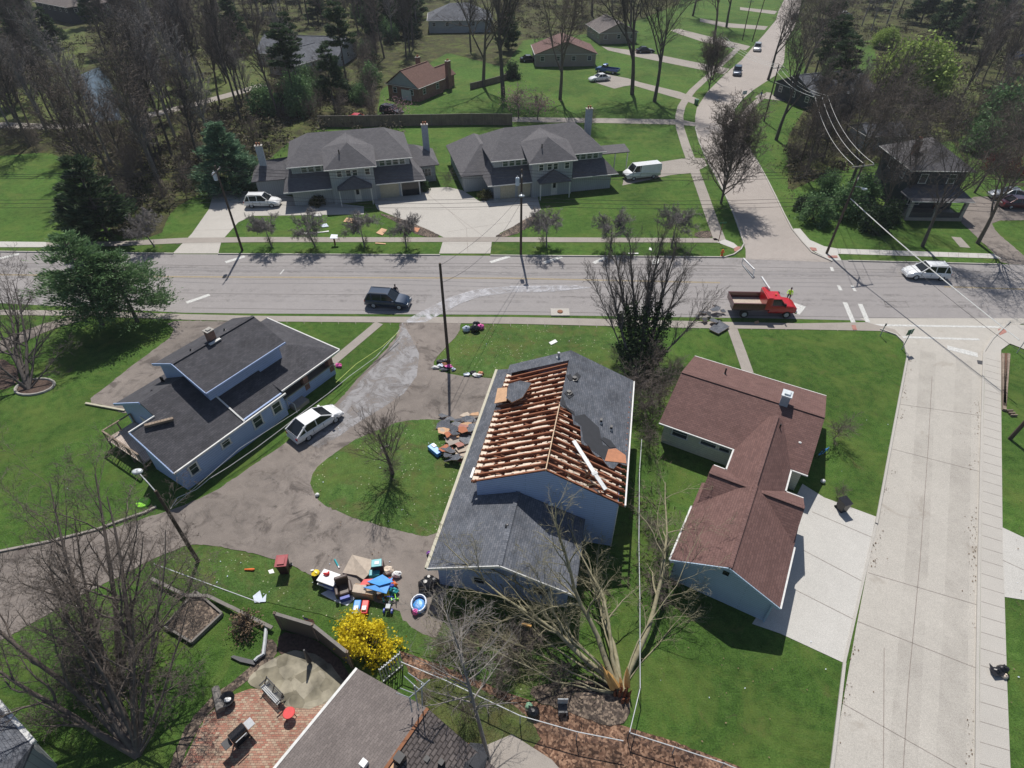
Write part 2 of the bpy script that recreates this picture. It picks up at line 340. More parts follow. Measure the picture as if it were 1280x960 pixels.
sheet("clearing_meadow", [(160, 85), (250, 100), (320, 60), (335, 40), (340, 100), (300, 112), (200, 138), (178, 140)], Z2, "grass_dry")
sheet("clearing_garden", [(75, 38), (105, 34), (112, 82), (80, 92)], Z2, "grass_dry")
sheet("clearing_east", [(1170, 130), (1180, 100), (1225, 98), (1232, 140), (1215, 145)], Z2, "grass_dry")
sheet("clearing_east_far", [(1090, 120), (1130, 115), (1140, 150), (1085, 152)], Z2, "grass_dry")
sheet("clearing_east_near", [(1195, 170), (1280, 175), (1280, 232), (1215, 215)], Z2, "grass"); sheet("clearing_east_mid", [(1050, 195), (1120, 175), (1185, 160), (1190, 172), (1110, 200), (1060, 214)], Z2, "grass_dry"); sheet("clearing_street", [(1025, 60), (1090, 50), (1100, 95), (1030, 100)], Z2, "grass")
sheet("pond", [(92, 97), (125, 83), (136, 96), (143, 118), (152, 150), (118, 153), (107, 128)], Z3, "water")
sheet("pond_arm", [(150, 86), (160, 84), (170, 110), (176, 130), (166, 138), (155, 110)], Z3, "water")
for nm, px, wd in (("wood_path", [(-60, 157), (0, 156.5), (60, 158.5), (112, 157)], 3.2), ("wood_path_east", [(160, 150), (200, 141), (245, 130), (300, 115), (330, 106)], 3.0)):
    strip(nm, px, wd, Z3, Z3, "concrete_old")
main = sheet("main_road", [(-600, 312), (0, 315), (190, 317.5), (640, 320), (905, 322), (1047, 325), (1280, 331), (1900, 345), (1900, 424), (1280, 405), (1130, 402), (960, 398), (640, 393.5), (320, 392), (230, 391), (0, 379), (-600, 366)], Z2, "asphalt_main")
sheet("alley", [(500, 400), (498, 418), (480, 440), (455, 465), (440, 482), (425, 500), (400, 520), (370, 545), (340, 565), (305, 590), (262, 618), (215, 638), (180, 648), (140, 660), (60, 680), (0, 692), (-260, 745), (-260, 930), (0, 800), (40, 780), (100, 745), (160, 715), (200, 695), (235, 681), (262, 681), (300, 688), (330, 696), (365, 706), (392, 722), (440, 740), (500, 765), (545, 778), (560, 730), (600, 640), (640, 560), (640, 474), (616, 473), (570, 470), (545, 462), (541, 456), (549, 442), (574, 417), (577, 400)], Z4, "asphalt_side")
sheet("alley_washed", [(503, 403), (513, 420), (524, 442), (521, 470), (505, 492), (478, 510), (450, 527), (425, 545), (398, 560), (372, 552), (400, 532), (426, 504), (456, 470), (482, 444), (499, 420)], Z4+.003, "alley_wash")
sheet("alley_island", [(545, 524), (500, 526), (478, 537), (450, 546), (425, 562), (400, 580), (388, 597), (389, 613), (400, 628), (430, 644), (470, 656), (500, 664), (545, 673), (575, 640), (600, 560), (590, 530)], Z5, "grass_clover")
sheet("front_lawn", [(577, 406), (570, 424), (549, 444), (545, 458), (570, 469), (640, 474), (780, 500), (800, 470), (790, 430), (770, 412), (700, 407), (640, 406)], Z3, "grass_clover")
sheet("corner_lawn", [(262, 682), (300, 689), (330, 697), (365, 707), (392, 723), (440, 741), (500, 766), (545, 779), (640, 800), (760, 880), (640, 870), (560, 830), (505, 812), (430, 775), (340, 755), (190, 712), (215, 690), (235, 682)], Z5, "grass_clover")
sheet("yard_worn", [(480, 700), (520, 690), (552, 700), (555, 800), (520, 790), (500, 770)], Z6, "asphalt_side")
sheet("back_pad", [(205, 401), (330, 402), (262, 462), (215, 500), (160, 520), (135, 508), (107, 502), (130, 485), (175, 450), (222, 415)], Z4, "asphalt_side")
sheet("garden_path_west", [(100, 394), (114, 397), (60, 413), (22, 432), (-30, 455), (-30, 440), (40, 408)], Z4, "asphalt_side")
sheet("mulch_bed_west", [(-60, 452), (0, 447), (22, 460), (25, 478), (0, 490), (-60, 490)], Z4, "mulch")
sheet("side_street", [(1075, 398), (1100, 412), (1120, 419), (1130, 430), (1133.5, 446), (1118, 530), (1095, 655), (1070, 785), (1040, 955), (985, 1300), (1217, 1300), (1220, 955), (1221, 830), (1223, 700), (1226, 560), (1228, 480), (1229, 440), (1240, 424), (1290, 398)], Z3, "concrete_street")
sheet("side_walk_east", [(1231, 441), (1230, 480), (1228, 560), (1225.5, 700), (1224, 840), (1223, 955), (1220, 1300), (1282, 1300), (1262, 955), (1258, 850), (1255, 745), (1253, 700), (1252, 600), (1251, 500), (1251, 438), (1262, 430), (1300, 445), (1360, 470), (1400, 440), (1290, 406), (1250, 408), (1239, 424)], Z6+.03, "concrete")
sheet("east_driveway", [(1252, 659), (1290, 677), (1420, 740), (1420, 800), (1280, 750), (1254, 746)], Z4, "concrete_white")
sheet("ranch_driveway", [(1003, 605), (1030, 622), (1095, 646), (1055, 829), (975, 792), (940, 780), (990, 700), (985, 640)], Z4, "concrete_white")
sheet("near_sidewalk_west", [(-300, 382), (0, 387.5), (100, 388.5), (235, 393), (320, 395), (420, 395.8), (510, 396.3), (510, 403.6), (320, 402), (235, 400), (100, 395), (0, 394), (-300, 390)], Z6, "concrete_old")
sheet("near_sidewalk", [(510, 396.3), (640, 396.6), (760, 399), (880, 402), (1000, 404.5), (1082, 403), (1118, 412), (1126, 420), (1100, 414), (1000, 412), (880, 410.5), (640, 405), (510, 403.6)], Z6, "concrete_old")
sheet("far_sidewalk", [(-600, 296), (0, 302.5), (60, 303), (145, 302), (230, 297.5), (320, 296.5), (555, 297), (612, 296.5), (895, 298), (903, 303.5), (612, 302.6), (320, 303), (230, 304), (145, 308), (60, 309), (0, 309), (-600, 304)], Z6, "concrete_old")
sheet("far_sidewalk_new", [(-200, 300), (0, 302.2), (58, 302.8), (58, 309.3), (0, 309.3), (-200, 307)], Z6+.005, "concrete_white")
sheet("far_sidewalk_east", [(992, 286), (1000, 286), (1012, 300), (1030, 308), (1047, 311), (1242, 317.5), (1252, 323.5), (1047, 317.5), (1052, 326), (1040, 326), (1020, 316), (1005, 305), (992, 291)], Z6, "concrete_white")
sheet("corner_ramp", [(896, 303), (906, 299.5), (917, 304), (923, 309), (917, 311)], Z6+.004, "concrete_white")
sheet("north_road", [(932, 324), (932, 312), (928, 300), (917, 268), (906, 243), (894, 220), (882, 198), (874, 178), (869, 160), (869, 146), (871, 135), (884, 115), (907, 92), (927, 75), (940, 60), (956, 42), (970, 25), (973, 14), (985, -10), (1010, -60), (1060, -60), (1002, 0), (998, 20), (993, 34), (982, 52), (980, 78), (970, 94), (941, 113), (927, 125), (918, 137), (917, 150), (920, 160), (927, 172), (937, 187), (948, 205), (959, 225), (969, 245), (980, 268), (990, 287), (1003, 303), (1020, 317), (1040, 328)], Z3, "north_street")
strip("north_sidewalk", [(900, 301), (890, 275), (879, 243), (866, 207), (857, 182), (850, 160), (849, 145), (852, 133), (858, 123), (866, 113), (891, 90), (913, 70), (924, 59)], 1.5, Z6, Z6, "concrete_old")
strip("north_sidewalk_east", [(925, 162), (927, 152), (932, 142), (939, 133), (950, 124), (962, 116)], 1.3, Z6, Z6, "concrete_old")
sheet("lane_driveway", [(560, 145.5), (640, 146.5), (760, 148), (851, 149.5), (872, 154), (868, 158), (850, 156), (760, 154), (640, 152.5), (560, 152)], Z5, "concrete_old")
sheet("parking_driveway", [(735, 100), (752, 92), (785, 98), (800, 103), (850, 115), (874, 124), (870, 131), (850, 124), (790, 106.5), (780, 108), (768, 111), (752, 106)], Z5, "concrete_old")
sheet("far_driveway", [(752, 58), (775, 61), (800, 64), (850, 74), (912, 86), (905, 93), (845, 81), (795, 71), (760, 63)], Z5, "concrete_old")
sheet("farther_driveway", [(848, 36), (880, 44), (905, 50), (938, 58), (932, 63), (880, 53), (850, 43), (838, 38)], Z5, "concrete_old")
sheet("farthest_driveway", [(875, 23), (910, 29), (960, 33), (956, 37.5), (905, 34), (875, 27)], Z5, "concrete_old")
sheet("lane_far", [(925, 9), (972, 14), (968, 18), (925, 12.5)], Z5, "concrete_old")
sheet("east_lane", [(950, 117), (990, 121), (1030, 124), (1030, 128.5), (985, 127), (943, 122)], Z5, "concrete_old")
sheet("duplex_driveway_west", [(216, 317), (273, 317), (277, 301), (298, 278), (315, 270), (455, 268), (455, 258), (400, 252), (330, 240), (300, 239), (268, 239), (261, 262), (240, 292)], Z4, "concrete")
sheet("duplex_driveway", [(549, 317), (613, 317), (615, 300), (626, 291), (662, 273), (676, 262), (672, 246), (616, 246), (600, 252), (578, 238), (560, 234), (520, 236), (466, 250), (472, 262), (492, 270), (530, 285), (555, 297)], Z4, "concrete")
sheet("duplex_driveway_east", [(778, 232), (780, 222), (822, 203), (862, 197), (880, 198), (884, 207), (868, 216), (838, 219)], Z4, "concrete_old")
sheet("planting_bed_west", [(492, 270), (530, 285), (556, 297), (525, 296), (500, 280), (470, 266)], Z5, "soil_litter")
sheet("planting_bed_east", [(660, 272), (628, 291), (616, 297), (640, 296), (662, 283), (672, 268)], Z5, "soil_litter")
sheet("corner_bed", [(869, 290), (889, 288), (893, 298), (868, 297)], Z5, "soil_litter")
sheet("house_driveway_east", [(1197, 274), (1211, 246), (1239, 246), (1290, 256), (1330, 262), (1310, 275), (1238, 276), (1245, 290), (1279, 319), (1290, 331), (1252, 330), (1246, 320)], Z4, "asphalt_side")
sheet("house_walk_east", [(1189, 296), (1201, 297), (1213, 310), (1200, 309)], Z4, "concrete_old")
strip("house_walk_west", [(405, 462), (430, 441), (455, 420), (474, 404)], .95, Z5, Z5, "concrete_old")
strip("house_walk_ranch", [(935, 466), (926, 440), (915, 410)], 1.0, Z5, Z5, "concrete_old")
sheet("leaf_bed", [(490, 812), (520, 818), (590, 848), (640, 868), (720, 893), (780, 905), (900, 948), (980, 985), (1000, 1050), (640, 1050), (560, 900)], Z3, "leaf_litter")
sheet("soil_patch", [(668, 855), (740, 850), (785, 862), (790, 885), (775, 912), (720, 895), (660, 872)], Z6+.006, "soil_litter")
sheet("grass_patch", [(515, 850), (560, 848), (590, 856), (660, 890), (680, 935), (620, 935), (560, 925), (520, 880)], Z4, "grass_dry")
sheet("concrete_patio", [(640, 918), (690, 950), (720, 985), (700, 1050), (580, 1050), (588, 940)], Z5, "concrete_old")
sheet("brick_patio", [(215, 990), (238, 930), (262, 888), (300, 862), (335, 860), (430, 855), (440, 880), (330, 1010)], Z4, "patio_brick")
sheet("stone_patio", [(333, 828), (352, 817), (372, 812), (400, 818), (426, 840), (440, 862), (418, 872), (395, 886), (362, 884), (345, 873), (318, 858), (305, 852)], Z5, "flagstone")
sheet("mulch_bed", [(350, 788), (378, 795), (400, 802), (435, 835), (440, 862), (425, 845), (400, 818), (372, 812), (345, 820)], Z6, "mulch")
sheet("path_border", [(330, 800), (345, 800), (348, 822), (300, 858), (265, 885), (238, 925), (215, 990), (200, 990), (225, 920), (255, 878), (300, 845), (325, 822)], Z3, "soil_litter")
# kerbs
for nm, px in (("kerb_far_west", [(-600, 312), (0, 315), (217, 317.5)]), ("kerb_far", [(273, 318), (550, 319.3)]), ("kerb_far_middle", [(613, 319.8), (905, 322), (917, 318.5), (926, 312), (930, 305)]),
               ("kerb_north_west", [(930, 305), (917, 268), (906, 243), (894, 220), (882, 198), (874, 178), (869, 160)]),
               ("kerb_north_east", [(1040, 327), (1015, 316), (1003, 303), (990, 287), (980, 268), (969, 245), (959, 225), (948, 205), (937, 187), (927, 172), (920, 160), (917, 150), (918, 137), (927, 125), (941, 113)]),
               ("kerb_far_east", [(1060, 326.5), (1250, 331)]),
               ("kerb_side_west", [(1100, 412), (1120, 419), (1130, 429), (1134, 446), (1118, 530), (1095, 655)]), ("kerb_side_west_low", [(1055, 829), (1040, 955), (985, 1300)]),
               ("kerb_side_east", [(1262, 402), (1240, 424), (1229.5, 440), (1228, 480), (1226, 560), (1223, 700), (1221, 830), (1220, 955), (1217, 1300)])):
    strip(nm, px, .16, 0, .13, "concrete")
strip("kerb_driveway", [(1095, 655), (1055, 829)], .16, 0, .05, "concrete")
strip("alley_kerb", [(0, 690), (60, 678), (120, 663), (150, 652), (182, 641), (196, 634)], .16, 0, .14, "concrete_old")
# painted markings & joints
for nm, px, wd in (("lane_line_far", [(200, 352.5), (0, 349.5)], .0),): pass
mk = MB()
for px, wd in (([(0, 323), (24, 317.5)], .55), ([(282, 328), (306, 320.5)], .55), ([(233, 378.5), (262, 368.5)], .5), ([(613, 328), (637, 320.5)], .5), ([(680, 328.5), (702, 321)], .5), ([(742, 329), (758, 321.5)], .5),
               ([(992, 391), (1000, 381)], 1.2), ([(350, 343), (355, 337)], .15), ([(1056, 378), (1067, 404)], .45), ([(1075, 380), (1085, 403)], .45), ([(1048, 357), (1051, 363)], .35), ([(1039, 334), (1041, 339)], .35), ([(1065, 357), (1069, 364)], .3)):
    strip("", px, wd, 0, Z3+.003, None, mk)
for px, wd in (([(1092, 406.5), (1252, 409)], .32), ([(1128, 421.5), (1224, 424.5)], .32), ([(1184, 434.5), (1222, 444)], .75)): strip("", px, wd, 0, Z4+.002, None, mk)
struct("road_markings_white", mk, "paint_white")
mk = MB()
for v in (0, .9): strip("", [(-600, 338+v), (0, 343+v), (200, 345.5+v), (400, 346.5+v), (640, 347.5+v), (800, 351+v), (900, 353+v)], .09, 0, Z3+.002, None, mk)
for v in (0, .9): strip("", [(1180, 358+v), (1290, 361.5+v), (1900, 378)], .09, 0, Z3+.002, None, mk)
struct("road_markings_yellow", mk, "paint_yellow")
mk = MB()
for px in ([(0, 362), (300, 367.5), (540, 369)], [(0, 329), (300, 332.5), (620, 333), (920, 336)], [(300, 328.5), (760, 330), (1280, 341)], [(700, 371), (980, 376)], [(1060, 344), (1280, 350)], [(1105, 377), (1132, 377), (1136, 384), (1108, 384), (1105, 377)], [(240, 385), (500, 388.5), (640, 389.5), (1280, 400)], [(650, 330.5), (920, 332)]):
    strip("", px, .07, 0, Z2+.004, None, mk)
struct("road_cracks", mk, "crack")
rr = random.Random(3); mk = MB()

def xi(pl, v):
    for (u0, v0), (u1, v1) in zip(pl, pl[1:]):
        if v0 <= v <= v1: return u0+(u1-u0)*(v-v0)/(v1-v0)
    return pl[-1][0]
eL = [(1230, 440), (1230, 480), (1228, 560), (1225.5, 700), (1224, 840), (1223, 955), (1222, 1100)]; eR = [(1251, 440), (1251, 500), (1252, 600), (1253, 700), (1255, 745), (1258, 850), (1262, 955), (1266, 1100)]
v = 448.0
while v < 985: strip("", [(xi(eL, v)+1, v), (xi(eR, v+8*(v/700))-.5, v+8*(v/700))], .035, 0, Z6+.036, None, mk); v += 8.5*(v/480)**1.75
for px in ([(1110, 560), (1226, 590)], [(1085, 716), (1224, 757)], [(1072, 777), (1222, 836)], [(1054, 880), (1221, 975)], [(1165, 470), (1160, 560), (1150, 700), (1135, 860), (1128, 975)], [(1122, 505), (1227, 520)], [(1105, 810), (1104, 975)]): strip("", px, .045, 0, Z4+.002, None, mk)
for px in ([(1004, 688), (1078, 727)], [(995, 738), (1066, 774)], [(1015, 640), (1090, 672)], [(1252, 700), (1300, 722)]): strip("", px, .045, 0, Z5+.002, None, mk)
for i in range(40):
    u = 250+i*21.5
    if u < 1075: strip("", [(u, 396+(u-320)*.0135), (u+1.5, 404+(u-320)*.0135)], .04, 0, Z6+.004, None, mk)
for i in range(45):
    u = 280+i*14.2
    if not (550 < u < 612) and u < 900: strip("", [(u, 297), (u, 302.6)], .04, 0, Z6+.004, None, mk)
for i in range(16): strip("", [(1050+i*12.3, 311.3+i*.42), (1050.5+i*12.3, 317.3+i*.42)], .04, 0, Z6+.004, None, mk)
for px in ([(555, 305), (612, 305)], [(560, 290), (640, 277)], [(585, 316), (583, 285), (560, 262)], [(220, 305), (275, 305)], [(243, 288), (290, 287)], [(500, 262), (600, 262)], [(530, 240), (610, 300)]): strip("", px, .05, 0, Z4+.003, None, mk)
for px in ([(848, 150), (848, 157)],): strip("", px, .05, 0, Z5+.003, None, mk)
for i in range(12):
    a = G(917-i*4+30, 268-i*17) if False else None
struct("pavement_joints", mk, "joint")
mk = MB()
for px in ([(1012, 309.5), (1020, 310.5), (1021, 314), (1014, 313.5)], [(1034, 320), (1046, 320), (1047, 322.8), (1036, 322.8)], [(1064, 407), (1069, 407), (1071, 413), (1066, 413)], [(1247, 412), (1255, 410), (1258, 416), (1249, 420)], [(917, 311), (922, 308.5), (926, 309), (923, 314), (918, 315)]):
    mk.poly([(*G(*p)[:2], Z6+.04) for p in px])
struct("tactile_pads", mk, "tactile_red")
# chalky wash on the road, broken up by noise
m, n, b = new_mat("chalk_wash"); f = noise(n, coord(n), .8, 6, .75, 1.2); k = ramp(n, f, [(.34, (0, 0, 0)), (.66, (.9, .9, .9))])
b.inputs["Base Color"].default_value = (.5, .5, .53, 1); b.inputs["Roughness"].default_value = .7; n.links.new(k, b.inputs["Alpha"])
sheet("chalk_streak", [(503, 404), (515, 396), (540, 383), (565, 371), (595, 362), (640, 357.5), (720, 357), (740, 360), (690, 365), (640, 366), (600, 371), (575, 380), (555, 391), (532, 403)], Z6+.008, "chalk_wash")
# tyre-worn darker bands along the side street
m, n, b = new_mat("worn_band"); f = noise(n, coord(n), .35, 5, .7, .5); k = ramp(n, f, [(.35, (0, 0, 0)), (.75, (.17, .17, .17))])
b.inputs["Base Color"].default_value = (.27, .24, .215, 1); b.inputs["Roughness"].default_value = .9; n.links.new(k, b.inputs["Alpha"])
for i, px in enumerate(([(1160, 440), (1152, 600), (1142, 760), (1128, 960), (1120, 1100)], [(1205, 450), (1200, 600), (1195, 760), (1188, 960), (1185, 1100)])):
    strip("tyre_track", px, 1.3, 0, Z4+.004+.004*i, "worn_band")

m, n, b = new_mat("dark_stain"); f = noise(n, coord(n), .9, 7, .75, 1.2); k = ramp(n, f, [(.46, (0, 0, 0)), (.74, (.3, .3, .3))])
b.inputs["Base Color"].default_value = (.1, .092, .09, 1); b.inputs["Roughness"].default_value = .85; n.links.new(k, b.inputs["Alpha"])
def stain(name, px, z): sheet(name, px, z, "dark_stain")
stain("road_patch", [(1100, 376), (1134, 376), (1138, 385), (1104, 385)], Z2+.007); stain("road_patch", [(1198, 380), (1222, 380), (1240, 396), (1214, 398)], Z2+.007); stain("road_patch", [(505, 368), (535, 368), (530, 380), (508, 380)], Z2+.007)
stain("road_patch", [(380, 318), (560, 320), (555, 326), (380, 324)], Z2+.007); stain("road_patch", [(880, 322), (1040, 324), (1040, 330), (880, 331)], Z2+.007); stain("road_patch", [(0, 317), (220, 318), (220, 322), (0, 321)], Z2+.007)
for v in (333, 339, 362, 369, 375): strip("wheel_wear", [(-400, v-3), (0, v), (640, v+2), (1280, v+9)], .55, 0, Z2+.0075, "dark_stain")
stain("alley_stain", [(240, 640), (330, 590), (400, 640), (470, 668), (540, 690), (500, 715), (380, 700), (300, 680)], Z4+.006); stain("alley_stain", [(330, 600), (400, 545), (430, 520), (440, 530), (390, 590), (385, 620)], Z4+.0065)
stain("alley_stain", [(0, 700), (120, 680), (250, 640), (230, 675), (100, 735), (0, 770)], Z4+.006); stain("alley_stain", [(520, 475), (610, 480), (600, 515), (530, 515)], Z4+.006); stain("alley_stain", [(130, 505), (200, 440), (260, 412), (240, 450), (170, 510)], Z4+.006)
# ================================================================== BUILDINGS
def window(parent, p, d, wdt, z0, h, nrm, frame="trim_white", glass="window_glass", name="window", mull=0, t=.09):
    # p = left bottom point (x, y) on the wall, d = unit direction along it, nrm = outward unit normal
    p = Vector((p[0], p[1], 0)); d = Vector((d[0], d[1], 0)); q = Vector((nrm[0], nrm[1], 0))
    mb = MB()
    def bar(a0, a1, c0, c1, o0=-.02, o1=.05):
        P = [p+d*a0+q*o1, p+d*a1+q*o1, p+d*a1+q*o0, p+d*a0+q*o0]; mb.prism([(v.x, v.y) for v in P], z0+c0, z0+c1)
    bar(0, t, 0, h); bar(wdt-t, wdt, 0, h); bar(t, wdt-t, h-t, h); bar(-.04, wdt+.04, -.06, 0, -.02, .09)
    for i in range(mull): x = wdt*(i+1)/(mull+1); bar(x-.035, x+.035, 0, h-t)
    bar(t, wdt-t, h*.5-.02, h*.5+.02, 0, .03)
    f = mb.build(name, frame, parent)
    g = MB(); P = [p+d*t+q*.015, p+d*(wdt-t)+q*.015, p+d*(wdt-t)-q*.03, p+d*t-q*.03]; g.prism([(v.x, v.y) for v in P], z0+.002, z0+h-t-.002); g.build("pane", glass, f)
    return f
def gutter(parent, a, b, name="gutter", mat="trim_white", sz=.055): return MB().obox(a, b, sz, sz*.8).build(name, mat, parent)
def walls(xy, z0, z1, name, mat, parent): return MB().prism(xy, z0, z1).build(name, mat, parent)
def gable_roof(parent, x0, x1, y0, y1, ze, zr, mat, axis='y', t=.13, xr=None, ridge=True):
    # ridge along axis, eaves at ze, ridge at zr
    mb = MB()
    if axis == 'y':
        xm = (x0+x1)/2 if xr is None else xr
        mb.slab([(x0, y0, ze), (xm, y0, zr), (xm, y1, zr), (x0, y1, ze)][::-1], t); mb.slab([(xm, y0, zr), (x1, y0, ze), (x1, y1, ze), (xm, y1, zr)], t)
        r0, r1 = (xm, y0+.02, zr+.02), (xm, y1-.02, zr+.02)
    else:
        ym = (y0+y1)/2 if xr is None else xr
        mb.slab([(x0, y0, ze), (x1, y0, ze), (x1, ym, zr), (x0, ym, zr)], t); mb.slab([(x0, ym, zr), (x1, ym, zr), (x1, y1, ze), (x0, y1, ze)], t)
        r0, r1 = (x0+.02, ym, zr+.02), (x1-.02, ym, zr+.02)
    o = mb.build("roof", mat, parent)
    if ridge: MB().obox(r0, r1, .13, .025).build("ridge_cap", mat, o)
    return o
def hip(mb, x0, x1, y0, y1, ze, zr, inset=None, t=.13):
    # hip roof with its ridge along the longer side
    if x1-x0 >= y1-y0:
        k = (y1-y0)/2 if inset is None else inset; ym = (y0+y1)/2; a = (x0+k, ym, zr); b = (x1-k, ym, zr)
        for q in ([(x0, y0, ze), (x1, y0, ze), b, a], [(x1, y1, ze), (x0, y1, ze), a, b], [(x0, y1, ze), (x0, y0, ze), a], [(x1, y0, ze), (x1, y1, ze), b]): mb.slab(q, t)
    else:
        k = (x1-x0)/2 if inset is None else inset; xm = (x0+x1)/2; a = (xm, y0+k, zr); b = (xm, y1-k, zr)
        for q in ([(x0, y0, ze), (x1, y0, ze), a], [(x1, y1, ze), (x0, y1, ze), b], [(x1, y0, ze), (x1, y1, ze), b, a], [(x0, y1, ze), (x0, y0, ze), a, b]): mb.slab(q, t)
    return mb
def pipe(parent, x, y, z, h=.5, r=.07, mat="black_plastic", name="vent_pipe"): return MB().lathe([(r*1.8, z-.1), (r*1.8, z+.05), (r, z+.06), (r, z+h)], (x, y), 8).build(name, mat, parent)
# ---------------------------------------------------------------- the house with the torn-off roof
O = G(550, 730)
H = thing("damaged_house", "pale blue house with its shingles and roof deck torn off, bare rafters showing", "house", O, R(-11.5))
ZE, ZR, XL, XR_, XM = 4.4, 6.6, 1.05, 10.75, 5.75
up = MB(); up.prism([(1.3, 5.0), (10.4, 5.0), (10.4, 16.9), (1.3, 16.9)], 0, 4.28)
up.build("wall", "siding_blue", H)
for y in (5.003, 16.897):
    g = MB(); g.poly([(1.3, y, 4.28), (10.4, y, 4.28), (10.4, y, 4.42), (XM, y, 6.48), (1.3, y, 4.42)] if y < 9 else [(1.3, y, 4.28), (1.3, y, 4.42), (XM, y, 6.48), (10.4, y, 4.42), (10.4, y, 4.28)]).build("gable_wall", "siding_blue", H)
low = walls([(0, 0), (8.05, 0), (8.05, 4.99), (1.29, 4.99), (1.29, 17.6), (0, 17.6)], 0, 2.5, "lower_wall", "siding_blue", H)
g = MB(); g.poly([(0, -.004, 2.48), (8.05, -.004, 2.48), (4.05, -.004, 3.98)]).build("lower_gable", "siding_blue", H)
mb = MB()
mb.slab([(-.42, -.5, 2.42), (4.05, -.5, 4.1), (4.05, 4.98, 4.1), (-.42, 4.98, 2.42)][::-1], .14)
mb.slab([(4.05, -.5, 4.1), (8.5, -.5, 2.42), (8.5, 4.98, 2.42), (4.05, 4.98, 4.1)], .14)
lr = mb.build("lower_roof", "shingle_slate", H)
MB().slab([(-.42, 4.99, 2.42), (-.42, 18.9, 2.42), (1.28, 18.6, 3.06), (1.28, 4.99, 3.06)][::-1], .14).build("side_roof", "shingle_slate", H)
MB().obox((4.05, -.48, 4.13), (4.05, 4.97, 4.13), .13, .02).build("ridge_cap", "shingle_slate", lr)
MB().obox((-.52, -.5, 2.36), (-.52, 18.9, 2.36), .1, .09).build("gutter", "trim_tan", H)
MB().obox((-.44, -.54, 2.37), (4.05, -.54, 4.05), .03, .1).obox((4.05, -.54, 4.05), (8.5, -.54, 2.37), .03, .1).build("barge_board", "trim_white", H)
window(H, (5.9, -.002), (1, 0), 1.05, 1.0, .75, (0, -1), frame="trim_white", glass="glass_dark")
window(H, (2.2, -.002), (1, 0), .8, 1.0, .7, (0, -1), glass="glass_dark")
MB().lathe([(.16, 3.95), (.16, 4.1), (.05, 4.2)], (3.9, 2.3), 8).build("roof_vent", "dark_grey", H)
MB().blob((6.2, 4.9, 3.5), (.17, .1, .17)).build("porch_light", "lamp_glass", H)
for z in (.12,): MB().box(10.38, 10.44, 4.95, 5.02, 0, 4.3).build("corner_trim", "trim_white", H)
# ceiling and attic
MB().box(1.35, 10.35, 5.05, 16.85, 4.29, 4.33).build("attic_floor", "attic_dark", H)
def zl(x): return ZE+(ZR-ZE)*(x-XL)/(XM-XL)
def zr_(x): return ZE+(ZR-ZE)*(XR_-x)/(XR_-XM)
rr = random.Random(5)
# right slope deck boundary (front edge stepped where the wind tore it)
def deck_front(x): 
    for a, b_, y in ((5.75, 6.9, 10.9), (6.9, 7.6, 9.9), (7.6, 8.3, 8.5), (8.3, 9.2, 8.0), (9.2, 10.0, 7.6), (10.0, 10.8, 8.4)):
        if x < b_: return y
    return 8.4
ys = [5.1+.56*i for i in range(21)]
for i, y in enumerate(ys):
    if y < 16.1:
        MB().obox((XL-.05, y, ZE-.16), (XM-.03, y, ZR-.17), .048, .09).build("rafter", "rafter", H)
        MB().obox((XL+.1, y+.02, 4.42), (XR_-.1, y+.02, 4.42), .03, .07).build("ceiling_joist", "rafter", H)
    if y < 15.8: MB().obox((XR_+.05, y, ZE-.16), (XM+.03, y, ZR-.17), .048, .09).build("rafter", "rafter", H)
for x in (2.9, 4.2, 7.2, 8.6):
  for i, y in enumerate(ys):
    if y > 15.6: continue
    zt = zl(x) if x < XM else zr_(x)
    MB().obox((x+(.5 if x < XM else -.5), y+.06, 4.45), (x, y+.06, zt-.2), .03, .05).build("truss_web", "rafter", H)
MB().obox((XM, 5.0, ZR-.06), (XM, 11.0, ZR-.06), .03, .11).build("ridge_board", "batten", H)
bt = MB()     # scraps of batten and decking left between rafters
for k in range(360):
    x = rr.uniform(1.2, 5.5); y = rr.choice(ys[:18])+.28; L = rr.uniform(.15, .55); yy = y+rr.uniform(-.14, .06); bt.obox((x, yy, zl(x)-.22), (x+L, yy+rr.uniform(-.05, .05), zl(x+L)-.22), rr.uniform(.03, .075), .012)
for k in range(170):
    x = rr.uniform(6.0, 10.5); y = rr.choice(ys[:11])+.28
    if y < deck_front(x)-.4: L = rr.uniform(.15, .5); yy = y+rr.uniform(-.14, .06); bt.obox((x, yy, zr_(x)-.2), (x-L, yy, zr_(x-L)-.2), rr.uniform(.025, .07), .012)
bt.build("decking_scraps", "insulation", H)["kind"] = "stuff"
mb = MB()
for k in range(20): y = 5.25+.56*k; mb.box(XL-.12, XL+.3, y-.1, y+.22, 4.34, 4.4)
mb.build("soffit_blocks", "insulation", H)
MB().obox((XL-.1, 5.0, 4.3), (XL-.1, 16.2, 4.3), .02, .1).build("fascia_board", "rust", H)
g1 = MB().obox((XL-.2, 5.3, 4.32), (XL-.2, 6.2, 4.3), .08, .07).build("gutter_remnant", "trim_white", H)
MB().obox((XL-.2, 12.9, 4.32), (XL-.2, 13.9, 4.34), .08, .07).build("gutter_remnant", "trim_white", H)
MB().obox((XR_+.08, 5.0, 4.35), (XR_+.08, 17.2, 4.35), .05, .08).build("gutter", "trim_white", H)
